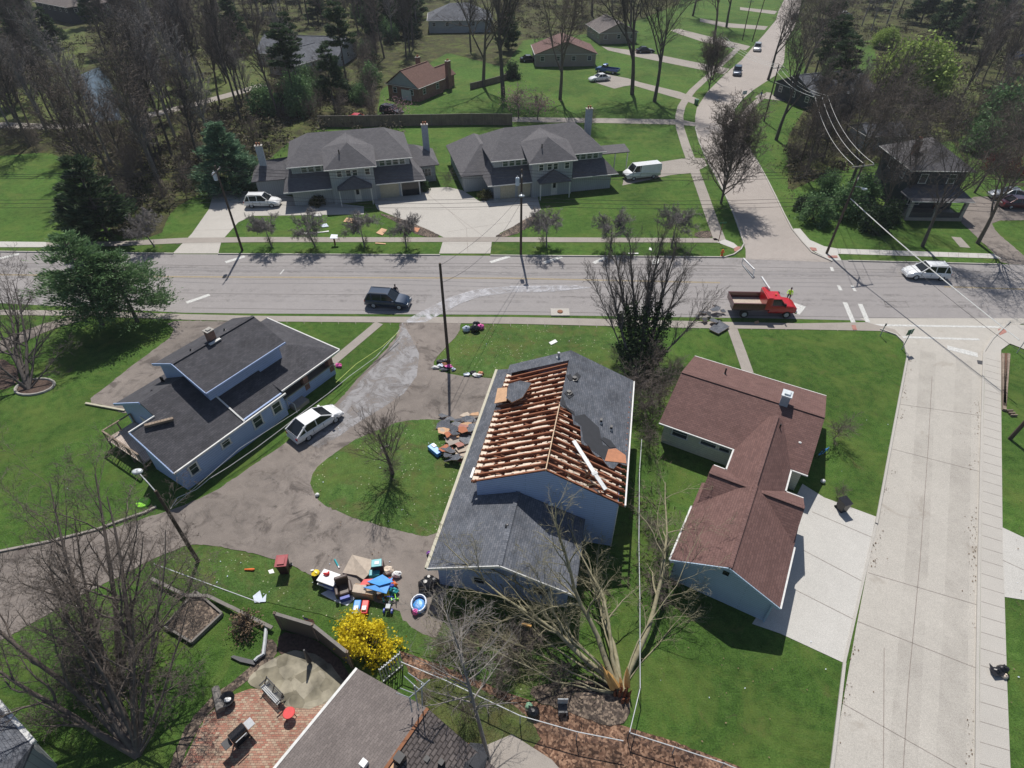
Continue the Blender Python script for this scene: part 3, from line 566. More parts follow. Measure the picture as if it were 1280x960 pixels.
# remaining deck
MB().slab([(XL-.1, 16.15, ZE), (XL-.1, 17.3, ZE), (XM, 17.3, ZR), (XM, 16.05, ZR)][::-1], .06).build("roof_back_band", "shingle_slate", H)
xs = [5.76, 6.05, 6.3, 6.6, 6.9, 7.1, 7.35, 7.6, 7.85, 8.1, 8.4, 8.7, 9.0, 9.3, 9.6, 9.9, 10.2, 10.5, 10.75]
fr = [(x, max(5.6, deck_front(x)+rr.uniform(-.12, .12))) for x in xs]; fr[0] = (5.76, 11.0)
dk = MB()
for (xa, ya), (xb, yb) in zip(fr, fr[1:]):
    m_ = 0 if xa < 9 else 0
    dk.slab([(xa, ya, zr_(xa)), (xb, yb, zr_(xb)), (xb, 17.3, zr_(xb)), (xa, 17.3, zr_(xa))], .05, 0, 1)
dk.build("roof_deck", ["shingle_slate", "plywood"], H)
def patch(pts, name, mat, dz=.02, th=.015):
    return MB().slab([(x, y, zr_(x)+dz) for x, y in pts], th).build(name, mat, H)
patch([(5.8, 12.1), (6.2, 11.2), (6.9, 10.6), (7.5, 11.2), (8.6, 10.6), (9.0, 9.2), (9.7, 9.3), (9.9, 8.5), (9.3, 7.9), (9.0, 8.1), (8.3, 8.3), (7.7, 8.8), (7.4, 10.0), (6.9, 10.2), (6.8, 11.0), (5.8, 11.1)][::-1], "roofing_felt", "felt")
patch([(9.25, 7.85), (9.4, 9.0), (9.9, 9.4), (10.6, 9.2), (10.7, 8.5), (10.2, 8.3)][::-1], "bare_plywood", "plywood_orange", .03)
for pts in ([(5.8, 14.2), (6.1, 13.8), (6.3, 14.1), (6.1, 14.6)], [(6.3, 14.6), (6.7, 14.4), (6.8, 14.9), (6.5, 15.1)], [(5.9, 12.3), (6.3, 12.0), (6.6, 12.6), (6.2, 12.9)], [(8.8, 9.6), (9.5, 9.2), (9.9, 9.5), (9.5, 9.9), (9.0, 9.9)]):
    patch(pts, "torn_shingle", "felt", .04, .04)
for x, y in ((8.7, 11.2), (9.45, 11.0)):
    b_ = MB().box(x-.08, x+.08, y-.12, y+.12, zr_(x)-.1, zr_(x)+.3).build("roof_vent", "black_plastic", H); MB().box(x-.07, x+.1, y-.2, y-.13, zr_(x)-.05, zr_(x)+.12).build("flashing", "trim_white", b_)
pipe(H, 6.4, 14.3, zr_(6.4), .18, .16, name="vent_cap"); pipe(H, 6.2, 12.6, zr_(6.2), .15, .15, name="vent_cap")
pipe(H, 4.9, 16.7, zl(4.9), .5, .1, "galv")
wb = MB().slab([(5.75, 11.2, ZR+.01), (6.1, 11.2, zr_(6.1)+.02), (6.1, 17.2, zr_(6.1)+.02), (5.75, 17.2, ZR+.01)], .01)
def onroof(u, v, z, up=.0): return G(u, v, z)
# loose things lying on the rafters
pa, pb, pc = G(717, 551, 6.35), G(742, 590, 5.9), G(757, 612, 5.55)
fs = MB(); fs.obox(pa, pb, .13, .04); fs.obox(pb, pc, .13, .04); fs.obox(pb, pb+(pc-pb)*.15, .2, .06)
tag(fs.build("fascia_strip", "white_paint"), "long bent white metal fascia strip lying across the bare rafters", "metal strip")
q = [G(636, 482, 5.0), G(650, 478, 5.5), G(664, 481, 5.9), G(660, 488, 5.85), G(653, 499, 5.6), G(640, 505, 5.2), G(632, 499, 4.95), G(634, 490, 4.9)]
for p in q: p.z += .18
mb = MB(); mb.slab([tuple(p) for p in q][::-1], .1, 0, 1); tag(mb.build("roof_panel", ["shingle_slate", "plywood"]), "grey shingled roof panel left stranded on the bare rafters", "roof panel")
q = [G(622, 487, 4.7), G(634, 486, 5.05), G(633, 503, 5.0), G(618, 506, 4.65)]
for p in q: p.z += .15
tag(MB().slab([tuple(p) for p in q][::-1], .05).build("plywood_sheet", "plywood"), "tan plywood sheet beside the stranded grey panel on the rafters", "plywood")
# ---------------------------------------------------------------- the brown ranch house
O = Vector((11.30, 32.66, 0))
H = thing("ranch_house", "brown shingled ranch house with a gabled garage wing beside the white driveway", "house", O, R(-29.3))
Z = 2.3; RZ = 3.9; sh = "shingle_brown"
walls([(.35, .4), (10.45, .4), (10.45, 9.2), (.35, 9.2)], 0, Z, "wall", "siding_cream", H)
for x in (.36, 10.44):
    s = 1 if x < 5 else -1
    MB().poly([(x-.001, .4, Z-.01), (x-.001, 9.2, Z-.01), (x-.001, 4.8, RZ-.12)][::s]).build("gable_wall", "siding_cream", H)
gable_roof(H, 0, 10.78, 0, 9.57, Z, RZ, sh, 'x')
walls([(6.0, -2.5), (9.35, -2.5), (9.35, .39), (6.0, .39)], 0, Z, "link_wall", "siding_cream", H)
gable_roof(H, 5.72, 9.64, -4.6, 3.4, Z, RZ-.06, sh, 'y')
# garage block
walls([(4.75, -11.0), (10.65, -11.0), (10.65, -2.6), (4.75, -2.6)], 0, Z, "garage_wall", "siding_sky", H)
MB().poly([(4.75, -11.003, Z-.01), (10.65, -11.003, Z-.01), (7.7, -11.003, RZ-.12)]).build("garage_gable", "siding_sky", H)
gr = gable_roof(H, 4.5, 10.95, -11.3, -4.3, Z, RZ, sh, 'y')
gable_roof(H, 4.75, 10.85, -6.5, -2.3, Z, RZ-.28, sh, 'x')
for a, b_ in (((4.45, -11.3, Z-.06), (4.45, -6.6, Z-.06)), ((11.0, -11.3, Z-.06), (11.0, -6.6, Z-.06)), ((5.66, -2.3, Z-.06), (5.66, 0, Z-.06)), ((9.7, -2.3, Z-.06), (9.7, 0, Z-.06)), ((0, 9.6, Z-.06), (10.78, 9.6, Z-.06)), ((0, -.04, Z-.06), (5.6, -.04, Z-.06)), ((9.7, -.04, Z-.06), (10.8, -.04, Z-.06)), ((4.8, -2.26, Z-.06), (5.7, -2.26, Z-.06)), ((9.64, -2.26, Z-.06), (10.85, -2.26, Z-.06))): gutter(H, a, b_)
MB().obox((4.5, -11.33, Z-.09), (7.72, -11.33, RZ-.09), .03, .1).obox((7.72, -11.33, RZ-.09), (10.95, -11.33, Z-.09), .03, .1).build("barge_board", "siding_sky", H)
MB().obox((10.6, -11.1, Z-.1), (10.6, -11.1, .1), .05, .05).build("downspout", "siding_sky", H)
MB().box(7.5, 7.85, -11.05, -10.99, 2.75, 3.1).build("gable_vent", "glass_dark", H)
window(H, (3.2, .4), (1, 0), 1.3, 1.35, .6, (0, -1)); window(H, (4.6, .4), (1, 0), .9, 1.35, .6, (0, -1)); window(H, (1.0, .4), (1, 0), 1.3, 1.2, .75, (0, -1))
for k in range(3): window(H, (1.2+k*3.2, 9.2), (1, 0), 1.6, .9, 1.1, (0, 1), mull=1)
window(H, (10.45, 3), (0, 1), 1.4, .9, 1.1, (1, 0), mull=1); window(H, (10.45, 6.4), (0, 1), 1.4, .9, 1.1, (1, 0), mull=1)
gd = MB().box(10.64, 10.7, -10.3, -7.2, 0, 2.05).build("garage_door", "trim_white", H)
d_ = MB().box(9.34, 9.39, -1.6, -.7, .1, 2.1).build("door", "trim_white", H); MB().blob((9.42, -.8, 1.05), (.03, .03, .03)).build("handle", "steel", d_)
MB().box(9.8, 10.7, -1.0, -.3, 0, .45).build("porch_step", "concrete_old", H)
c_ = MB().box(7.55, 8.15, 4.6, 5.3, 3.4, 4.75).build("chimney", "chimney_grey", H); MB().box(7.48, 8.22, 4.53, 5.37, 4.75, 4.85).box(7.65, 8.05, 4.7, 5.2, 4.85, 4.98).build("chimney_cap", "lamp_glass", c_)
pipe(H, 8.1, 2.5, 3.1, .75, .06); pipe(H, 3.0, 7.4, 3.0, .6, .07); pipe(H, 9.7, 2.2, 3.0, .08, .06, "trim_white")
MB().box(4.86, 5.5, -2.62, -2.58, .8, 1.9).build("shutter", "trim_white", H)
# ---------------------------------------------------------------- blue house with dormer
O = Vector((-24.57, 28.13, 0))
H = thing("blue_house", "deep blue house with charcoal roof, long upper dormer and brick-posted porch", "house", O, R(58))
sh = "shingle_charcoal"
walls([(.3, -.85), (9.8, -.85), (9.8, 9.0), (2.2, 9.0), (2.2, 5.2), (2.2, 3.0), (.3, 3.0)], 0, 2.35, "wall", "siding_deep", H)
MB().poly([(2.199, 2.9, 2.3), (2.199, 9.0, 2.3), (2.199, 4.3, 4.65), (2.199, 2.9, 3.9)][::-1]).build("gable_wall", "siding_deep", H)
MB().poly([(.299, -.85, 2.3), (.299, 3.0, 2.3), (.299, 3.0, 3.8), (.299, -.85, 2.32)][::-1]).build("gable_wall", "siding_deep", H)
zf = lambda y: 2.3+(y+1.0)*(4.9-2.3)/(5.3)
mb = MB()
mb.slab([(-.05, -1.0, zf(-1)), (6.0, -1.0, zf(-1)), (6.0, 2.9, zf(2.9)), (-.05, 2.9, zf(2.9))], .12)
mb.slab([(1.9, 2.9, zf(2.9)), (6.0, 2.9, zf(2.9)), (6.0, 4.3, 4.9), (1.9, 4.3, 4.9)], .12)
mb.slab([(6.0, -1.0, zf(-1)-.1), (10.0, -1.0, zf(-1)-.1), (10.0, 4.3, 4.8), (6.0, 4.3, 4.8)], .12)
mb.slab([(1.9, 4.3, 4.9), (10.0, 4.3, 4.9), (10.0, 9.5, 2.3), (1.9, 9.5, 2.3)], .12)
rf = mb.build("roof", sh, H)
MB().obox((6.02, -1.0, zf(-1)+.05), (6.02, 1.9, zf(1.9)+.05), .06, .03).build("step_flashing", "trim_white", rf)
MB().obox((-.08, -1.06, 2.27), (10.0, -1.06, 2.27), .06, .07).build("gutter", "trim_white", H)
MB().obox((1.9, 2.93, zf(2.9)+.03), (-.1, 2.93, zf(2.9)+.03), .05, .07).build("gutter", "trim_white", H)
MB().obox((1.86, 4.3, 4.88), (1.86, 9.5, 2.27), .04, .1).build("barge_board", "siding_deep", H); MB().obox((-.09, -1.0, zf(-1)-.03), (-.09, 2.9, zf(2.9)-.03), .04, .1).build("barge_board", "siding_deep", H)
gb = MB().obox((.9, 2.6, zf(2.6)+.2), (2.6, 1.9, zf(1.9)+.24), .13, .09).build("roof_beam", "timber", H)
# dormer
walls([(5.5, 1.7), (12.4, 1.7), (12.4, 7.4), (5.5, 7.4)], 2.6, 4.95, "dormer_wall", "siding_deep", H)
MB().poly([(5.497, 1.7, 4.9), (5.497, 7.4, 4.9), (5.497, 4.55, 6.1)][::-1]).build("dormer_gable", "siding_deep", H)
gable_roof(H, 5.2, 12.8, 1.25, 7.85, 4.8, 6.2, sh, 'x')
MB().obox((5.2, 1.22, 4.74), (12.8, 1.22, 4.74), .04, .07).obox((5.17, 1.25, 4.77), (5.17, 4.55, 6.15), .03, .1).obox((5.17, 4.55, 6.15), (5.17, 7.85, 4.77), .03, .1).build("fascia", "siding_deep", H)
# porch
mb = MB(); px0, px1, py0, py1 = 9.9, 16.4, -.75, 8.6
mb.slab([(px0, py0, 2.5), (px1, py0, 2.5), (12.6, 3.9, 3.95), (px0, 3.9, 3.95)], .12); mb.slab([(px1, py0, 2.5), (px1, py1, 2.5), (12.6, 3.9, 3.95)], .12); mb.slab([(px1, py1, 2.5), (px0, py1, 2.5), (px0, 3.9, 3.95), (12.6, 3.9, 3.95)], .12)
mb.build("porch_roof", sh, H)
MB().obox((px0, py0-.05, 2.45), (px1, py0-.05, 2.45), .05, .07).obox((px1+.05, py0, 2.45), (px1+.05, py1, 2.45), .05, .07).build("porch_gutter", "trim_white", H)
MB().box(9.81, 15.8, -.3, 8.2, 0, .5).build("porch_floor", "concrete_old", H)
MB().box(9.82, 9.86, -.3, 8.2, .5, 2.4).build("porch_back_wall", "brick", H)
for x, y in ((15.5, -.1), (12.6, -.1), (15.5, 4), (15.5, 7.9)): MB().box(x-.25, x+.25, y-.25, y+.25, .5, 2.42).build("porch_post", "brick", H)
mb = MB(); mb.box(9.9, 15.8, -.34, -.3, 0, 1.15).box(15.76, 15.8, -.3, 8.2, 0, 1.15); mb.build("porch_parapet", "siding_deep", H)
MB().box(9.9, 15.85, -.42, -.26, 1.15, 1.2).build("parapet_cap", "trim_tan", H)
MB().box(10.4, 11.8, -1.2, -.35, 0, .35).build("porch_step", "concrete_old", H)
for x, y0_, y1_ in ((10.3, -1.3, -.35),): MB().obox((x, y0_, .95), (x, y1_, 1.1), .025, .025).obox((x, y0_, 0), (x, y0_, .95), .025, .025).obox((x, y1_, 0), (x, y1_, 1.1), .025, .025).build("handrail", "trim_white", H)
for x, w_, h_ in ((.9, .8, .85), (3.7, .85, .5), (6.6, .95, .95), (8.5, .95, .95)): window(H, (x, -.85), (1, 0), w_, .95 if h_ > .6 else 1.3, h_+.12, (0, -1), t=.12)
for k in range(3): window(H, (4+k*2, 9.0), (1, 0), .9, 1, 1, (0, 1))
ch = MB().box(8.6, 9.15, 4.5, 5.05, 5.7, 7.0).build("chimney", "brick", H); MB().box(8.55, 9.2, 4.45, 5.1, 7.0, 7.06).box(8.72, 9.02, 4.6, 4.9, 7.06, 7.15).build("chimney_cap", "stone", ch); MB().box(8.3, 9.3, 4.15, 4.42, 6.13, 6.2).build("flashing", "trim_white", ch)
pipe(H, 7.2, 5.2, 5.9, .2, .06); pipe(H, 10.4, 5.3, 5.9, .2, .06); pipe(H, 4.9, 6.6, 3.7, .5, .06); pipe(H, 4.9, 6.9, 3.6, .5, .06); pipe(H, 3.6, 6.0, 4.0, .12, .07)
# deck at the back door: a part of the house
mb = MB(); mb.box(-.2, 2.15, 3.4, 8.2, .75, .85); dk = mb.build("deck", "deck_boards", H)
mb = MB()
for x, y in ((-.15, 3.5), (-.15, 5), (-.15, 6.6), (-.15, 8.1), (1.0, 8.1), (2.1, 8.1)): mb.box(x-.05, x+.05, y-.05, y+.05, 0, 1.75)
mb.obox((-.15, 3.5, 1.75), (-.15, 8.1, 1.75), .06, .03).obox((-.15, 8.1, 1.75), (2.1, 8.1, 1.75), .06, .03); mb.build("railing", "timber", dk)
mb = MB()
for k in range(14): mb.box(-.17, -.13, 3.65+k*.33, 3.69+k*.33, .85, 1.72)
mb.build("baluster", "timber", dk)
MB().box(2.12, 2.2, 5.6, 6.5, .85, 2.25).build("back_door", "trim_white", H)
ln = G(107, 504, .1), G(156, 513, .1); tag(MB().obox(ln[0], ln[1], .09, .06).build("timber_edging", "trim_tan"), "long pale timber lying on grass behind the blue house", "timber")
# ---------------------------------------------------------------- grey duplexes across the road
def duplex(H, mirror=False):
    sh = "shingle_grey"; wl = "siding_grey"; pr = []
    walls([(0, 0), (17.2, 0), (17.2, 11.8), (0, 11.8)], 0, 2.35, "wall", wl, H)
    walls([(.4, 1.6), (16.2, 1.6), (16.2, 11.5), (.4, 11.5)], 2.35, 4.9, "upper_wall", wl, H)
    walls([(5.3, -.5), (11.1, -.5), (11.1, 1.62), (5.3, 1.62)], 0, 4.9, "entry_wall", wl, H)
    mb = MB(); hip(mb, -.1, 16.6, 1.1, 12.0, 4.9, 7.5, 3.2); rf = mb.build("roof", sh, H)
    mb = MB(); ap = (8.2, 6.2, 7.25)
    mb.slab([(4.7, -1.0, 4.88), (11.6, -1.0, 4.88), (8.2, 2.2, 7.2)], .12)
    mb.slab([(4.7, 4.0, 6.2-.0), (4.7, -1.0, 4.88), (8.2, 2.2, 7.2), (8.2, 6.2, 7.3)], .12); mb.slab([(11.6, -1.0, 4.88), (11.6, 4.0, 6.2), (8.2, 6.2, 7.3), (8.2, 2.2, 7.2)], .12)
    mb.build("cross_roof", sh, H)
    mb = MB()
    mb.slab([(-1.0, -.7, 2.3), (5.29, -.7, 2.3), (5.29, 1.58, 3.86), (.2, 1.58, 3.86)], .12); mb.slab([(-1.0, 6.0, 2.3), (-1.0, -.7, 2.3), (.2, 1.58, 3.86), (.39, 6.0, 3.86)], .12); mb.build("lower_roof", sh, H); mb = MB()
    mb.slab([(11.12, -.7, 2.3), (18.0, -.7, 2.3), (16.4, 1.58, 3.86), (11.12, 1.58, 3.86)], .12); mb.slab([(18.0, -.7, 2.3), (18.0, 6.0, 2.3), (16.22, 6.0, 3.86), (16.4, 1.58, 3.86)], .12)
    mb.build("lower_roof", sh, H)
    mb = MB(); mb.slab([(6.0, -1.9, 2.4), (10.6, -1.9, 2.4), (8.3, -.8, 3.75)], .1); mb.slab([(6.0, -.52, 2.4), (6.0, -1.9, 2.4), (8.3, -.8, 3.75), (8.3, -.52, 3.75)], .1); mb.slab([(10.6, -1.9, 2.4), (10.6, -.52, 2.4), (8.3, -.52, 3.75), (8.3, -.8, 3.75)], .1)
    mb.build("porch_roof", sh, H)
    for x in (6.2, 10.4): MB().box(x-.06, x+.06, -1.8, -1.68, 0, 2.3).build("porch_post", "trim_white", H)
    d = MB().box(8.1, 9.0, -.56, -.51, .1, 2.1).build("door", "trim_white", H); MB().blob((8.85, -.6, 1.05), (.03, .03, .03)).build("handle", "steel", d); MB().box(8.35, 8.75, -.59, -.56, 1.1, 1.8).build("pane", "glass_dark", d)
    for x0, k in ((1.6, 4), (12.0, 4)):
        for j in range(k): window(H, (x0+j*.92, 1.6), (1, 0), .85, 3.95, .8, (0, -1), glass="window_green")
    for x in (6.2, 7.4, 8.25, 9.9): window(H, (x, -.5), (1, 0), .75, 3.7, .85, (0, -1))
    for k in range(5): window(H, (2+k*2.8, 11.5), (1, 0), 1.0, 3.4, .9, (0, 1))
    MB().obox((-.1, 1.08, 4.84), (4.7, 1.08, 4.84), .05, .06).obox((11.6, 1.08, 4.84), (16.6, 1.08, 4.84), .05, .06).obox((4.7, -1.03, 4.82), (11.6, -1.03, 4.82), .05, .06).build("gutter", "trim_white", H)
    MB().obox((-1.0, -.74, 2.24), (5.3, -.74, 2.24), .05, .06).build("lower_gutter", "trim_white", H); MB().obox((11.1, -.74, 2.24), (18.0, -.74, 2.24), .05, .06).build("lower_gutter", "trim_white", H)
    pipe(H, 7.0, .9, 5.9, .9, .08)
O = Vector((-29.6, 77.3, 0)); H = thing("duplex_house", "grey duplex with charcoal hip roofs left of the shared driveway, one garage door open", "house", O, R(14)); duplex(H)
def chimney(H, x, y, z0, z1, w_=.9, mat="chimney_grey"):
    c = MB().box(x-w_/2, x+w_/2, y-w_/3, y+w_/3, z0, z1).build("chimney", mat, H); MB().box(x-w_/2-.07, x+w_/2+.07, y-w_/3-.07, y+w_/3+.07, z1, z1+.1).build("chimney_cap", "stone", c)
    for s in (-.2, .2): MB().lathe([(.12, z1+.1), (.1, z1+.45)], (x+s*w_, y), 8).build("flue", "terracotta", c)
chimney(H, -3.6, 6.2, 0, 6.4); chimney(H, 19.4, 8.2, 0, 6.9)
gd = MB().box(11.6, 14.2, -.06, -.01, 0, 2.1).build("garage_door", "trim_tan", H)
MB().box(14.6, 17.0, -.07, -.01, 0, 2.1).build("garage_opening", "glass_dark", H); MB().box(14.45, 14.6, -.1, -.01, 0, 2.25).box(17.0, 17.12, -.1, -.01, 0, 2.25).box(14.6, 17.0, -.1, -.01, 2.1, 2.25).build("garage_frame", "trim_white", H)
mb = MB(); mb.slab([(-5.4, 3.8, 2.5), (-1.0, 3.8, 2.5), (-1.0, 7.0, 4.2), (-3.6, 6.6, 4.3)], .12); mb.slab([(-5.4, 9.5, 2.5), (-5.4, 3.8, 2.5), (-3.6, 6.6, 4.3)], .12); mb.slab([(0, 10.5, 2.5), (-5.4, 9.5, 2.5), (-3.6, 6.6, 4.3), (0, 7.0, 4.4)], .12); mb.slab([(-1.0, 3.8, 2.5), (0, 3.9, 3.3), (0, 7.0, 4.4), (-1.0, 7.0, 4.2)], .12); mb.build("side_roof", "shingle_grey", H)
walls([(-4.9, 4.3), (0, 4.3), (0, 9.6), (-4.9, 9.6)], 0, 2.45, "side_wall", "siding_grey", H)
mb = MB(); mb.slab([(16.3, 3.6, 2.6), (20.6, 3.8, 2.6), (17.6, 7.4, 4.5), (16.3, 7.4, 4.7)], .12); mb.slab([(20.6, 3.8, 2.6), (20.6, 10.8, 2.6), (17.6, 7.4, 4.5)], .12); mb.slab([(20.6, 10.8, 2.6), (16.3, 11.4, 2.6), (16.3, 7.4, 4.7), (17.6, 7.4, 4.5)], .12); mb.build("side_roof", "shingle_grey", H)
walls([(17.2, 4.4), (20.0, 4.4), (20.0, 10.4), (17.2, 10.4)], 0, 2.55, "side_wall", "siding_grey", H); window(H, (17.9, 4.4), (1, 0), 1.5, .9, 1.1, (0, -1), mull=2)
O = Vector((-2.5, 79.6, 0)); H = thing("duplex_house", "grey duplex with charcoal hip roofs and two tan garage doors, beside the white van", "house", O, R(14)); duplex(H)
MB().box(.9, 3.0, -.06, -.01, 0, 2.1).build("garage_door", "trim_tan", H); MB().box(3.4, 5.2, -.06, -.01, 0, 2.1).build("garage_door", "trim_tan", H)
chimney(H, 16.3, 8.4, 4, 8.6)
mb = MB(); mb.slab([(-4.0, 3.0, 2.5), (-.4, 3.0, 2.5), (1.0, 7.6, 5.2), (-.2, 7.6, 5.2)], .12); mb.slab([(-4.0, 16.2, 2.5), (-4.0, 3.0, 2.5), (-.2, 7.6, 5.2), (-.2, 12.4, 5.2)], .12); mb.slab([(3.8, 16.2, 2.5), (-4.0, 16.2, 2.5), (-.2, 12.4, 5.2)], .12); mb.slab([(3.8, 7.6, 4.9), (3.8, 16.2, 2.5), (-.2, 12.4, 5.2), (-.2, 7.6, 5.2)], .12); mb.build("side_roof", "shingle_grey", H)
walls([(-3.5, 3.6), (0, 3.6), (0, 11.8), (3.4, 11.85), (3.4, 15.6), (-3.5, 15.6)], 0, 2.45, "side_wall", "siding_grey", H)
mb = MB(); mb.slab([(17.0, 5.6, 2.9), (22.3, 5.6, 2.9), (22.3, 8.0, 3.3), (17.0, 8.0, 3.3)], .12); mb.build("patio_roof", "shingle_grey", H)
for x in (20, 22): MB().box(x-.06, x+.06, 5.7, 5.82, 0, 2.78).build("patio_post", "trim_white", H)
# ---------------------------------------------------------------- other houses
def simple_house(name, label, O, ang, L, W, ze, zr, roofm, wallm, axis='x', kind='gable', winx=None, garage=False, chim=None):
    H = thing(name, label, "house", O, R(ang)); o = .35
    walls([(o, o), (L-o, o), (L-o, W-o), (o, W-o)], 0, ze, "wall", wallm, H)
    if kind == 'gable':
        if axis == 'x':
            for x, s in ((o-.002, -1), (L-o+.002, 1)): MB().poly([(x, o, ze-.02), (x, W-o, ze-.02), (x, W/2, zr-.15)][::s]).build("gable_wall", "siding_grey" if wallm == "brick" else wallm, H)
        else:
            for y, s in ((o-.002, 1), (W-o+.002, -1)): MB().poly([(o, y, ze-.02), (L-o, y, ze-.02), (L/2, y, zr-.15)][::s]).build("gable_wall", "siding_grey" if wallm == "brick" else wallm, H)
        gable_roof(H, 0, L, 0, W, ze, zr, roofm, axis)
    else: hip(MB(), 0, L, 0, W, ze, zr).build("roof", roofm, H)
    gutter(H, (0, -.03, ze-.06), (L, -.03, ze-.06)); gutter(H, (-.03, 0, ze-.06), (-.03, W, ze-.06))
    nx = max(2, int(L/3.2)); ny = max(1, int(W/4))
    for k in range(nx):
        x = L*(k+.5)/nx-.5
        if not (garage and k == nx-1): window(H, (x, o), (1, 0), 1.0, ze-1.45, 1.0, (0, -1))
        window(H, (x, W-o), (1, 0), 1.0, ze-1.45, 1.0, (0, 1))
    for k in range(ny):
        y = W*(k+.5)/ny-.5; window(H, (L-o, y), (0, 1), 1.0, ze-1.45, 1.0, (1, 0)); window(H, (o, y), (0, 1), 1.0, ze-1.45, 1.0, (-1, 0))
    if garage: MB().box(L-4.2, L-1.2, o-.06, o-.01, 0, 2.1).build("garage_door", "trim_white", H)
    if chim: chimney(H, chim[0], chim[1], 0, chim[2], .8, "brick")
    return H
b0 = G(482, 104, 2.6); b1 = G(523, 111, 2.6); b2 = G(556, 98, 2.6); b0.z = b1.z = b2.z = 0
an = math.degrees(math.atan2(b2.y-b1.y, b2.x-b1.x)); Lx = (b2-b1).length
H = simple_house("brick_house", "red brick house with a brown-red gable roof behind the wooden fence", b1, an, Lx, (b1-b0).length, 2.6, 5.4, "shingle_red", "brick", 'x', chim=None)
wx = (b1-b0).length
walls([(Lx-.34, 1.2), (Lx+5.2, 1.2), (Lx+5.2, wx-3), (Lx-.34, wx-3)], 0, 2.3, "wing_wall", "brick", H); gable_roof(H, Lx-.3, Lx+5.5, .9, wx-2.6, 2.3, 4.1, "shingle_red", 'x'); chimney(H, Lx+2.8, 1.0, 0, 5.2, 1.1, "brick"); chimney(H, Lx*.8, wx*.62, 4.4, 6.3, .9, "brick")
MB().box(-.04+.35-.05, .345, 2.2, 4.6, 0, 1.9).build("garage_door", "trim_white", H)
simple_house("grey_ranch_house", "pale grey house half hidden in the wood left of the brick house", G(334, 84, 0)+Vector((-3, 2, 0)), -8, 21, 13, 2.6, 5.4, "shingle_slate", "siding_grey", 'x')
simple_house("grey_garage", "grey-roofed outbuilding among trees between pale grey house and fence", G(372, 98, 0), 62, 12, 9, 2.5, 4.8, "shingle_slate", "siding_grey", 'x')
simple_house("tan_house", "tan ranch house with brown roof and blue pickup parked outside", G(668, 84, 0), 3, 15, 11, 2.7, 5.3, "shingle_brown", "siding_tan", 'y', garage=False)
simple_house("brown_roof_house", "taupe gabled house behind the tan house, at the end of its drive", G(744, 56, 0)+Vector((1, 0, 0)), 10, 11, 14, 2.7, 5.0, "shingle_taupe", "siding_tan", 'y')
simple_house("dark_roof_house", "low slate-roofed house hidden behind bare trees right of the street", G(1012, 140, 0), 18, 15, 12, 2.7, 5.2, "shingle_slate", "siding_dark", 'x')
simple_house("lakeside_house", "big brown-grey roofed house in the far upper left wood", G(50, 22, 0), -35, 22, 15, 4.5, 8.2, "shingle_taupe", "siding_dark", 'x', 'hip')
simple_house("slate_roof_house", "wide slate-roofed house behind the tall bare trunks at top", G(535, 42, 0), 5, 19, 14, 3.2, 6.6, "shingle_slate", "siding_grey", 'x', 'hip')
# four-square house, upper right
O = G(1128, 276, 0); H = thing("foursquare_house", "dark two-storey house with a pyramid roof and front porch by the crossroads", "house", O+Vector((.6, 3.0, 0)), R(-2))
walls([(0, 0), (6.9, 0), (6.9, 8.2), (0, 8.2)], 0, 5.7, "wall", "siding_dark", H)
mb = MB(); hip(mb, -.6, 7.5, -.6, 8.8, 5.7, 8.2); mb.build("roof", "shingle_grey", H); gutter(H, (-.6, -.63, 5.64), (7.5, -.63, 5.64)); gutter(H, (-.63, -.6, 5.64), (-.63, 8.8, 5.64)); gutter(H, (7.53, -.6, 5.64), (7.53, 8.8, 5.64))
for x in (1.2, 4.8): window(H, (x, 0), (1, 0), 1.0, 3.9, 1.2, (0, -1))
for y in (1.5, 5): window(H, (6.9, y), (0, 1), 1.0, 3.9, 1.2, (1, 0)); window(H, (0, y), (0, 1), 1.0, 3.9, 1.2, (-1, 0))
window(H, (1.0, 0), (1, 0), 1.6, 1.0, 1.3, (0, -1)); d_ = MB().box(4.6, 5.5, -.06, -.01, .4, 2.4).build("door", "brown_wood", H)
mb = MB(); mb.slab([(-.5, -3.2, 2.75), (7.4, -3.2, 2.75), (6.4, -.02, 3.7), (.5, -.02, 3.7)], .12); mb.slab([(-.5, -.02, 2.75), (-.5, -3.2, 2.75), (.5, -.02, 3.7)], .12); mb.slab([(7.4, -3.2, 2.75), (7.4, -.02, 2.75), (6.4, -.02, 3.7)], .12); mb.build("porch_roof", "shingle_grey", H); gutter(H, (-.5, -3.23, 2.68), (7.4, -3.23, 2.68))
MB().box(-.2, 7.1, -2.9, -.01, 0, .4).build("porch_floor", "concrete_old", H)
for x in (0, 3.4, 6.9): MB().box(x-.2, x+.2, -2.8, -2.4, .4, 2.65).build("porch_post", "stone", H)
mb = MB().box(.2, 6.7, -2.75, -2.65, .4, 1.1); mb.build("porch_railing", "dark_grey", H)
chimney(H, 1.0, 3.0, 5.0, 8.3, .7, "brick"); pipe(H, 3.4, 4.6, 7.7, .3); 
# garage building beyond it (flat grey roof among the trees)
simple_house("garden_garage", "small grey-roofed garage among trees behind the two-storey dark house", G(1078, 190, 0), 5, 7, 6, 2.4, 3.6, "shingle_slate", "siding_grey", 'x')
# near house at the bottom edge
A = G(447, 836, 2.5); B_ = G(345, 960, 2.5); an = math.atan2(B_.y-A.y, B_.x-A.x)+math.pi   # eave direction, running towards the upper right
ux = Vector((math.cos(an), math.sin(an), 0)); uy = Vector((math.sin(an), -math.cos(an), 0))   # x along eave, y to the right of it
H = thing("near_house", "taupe shingled house at the bottom edge with a rooftop aerial", "house", (A.x, A.y, 0), an)
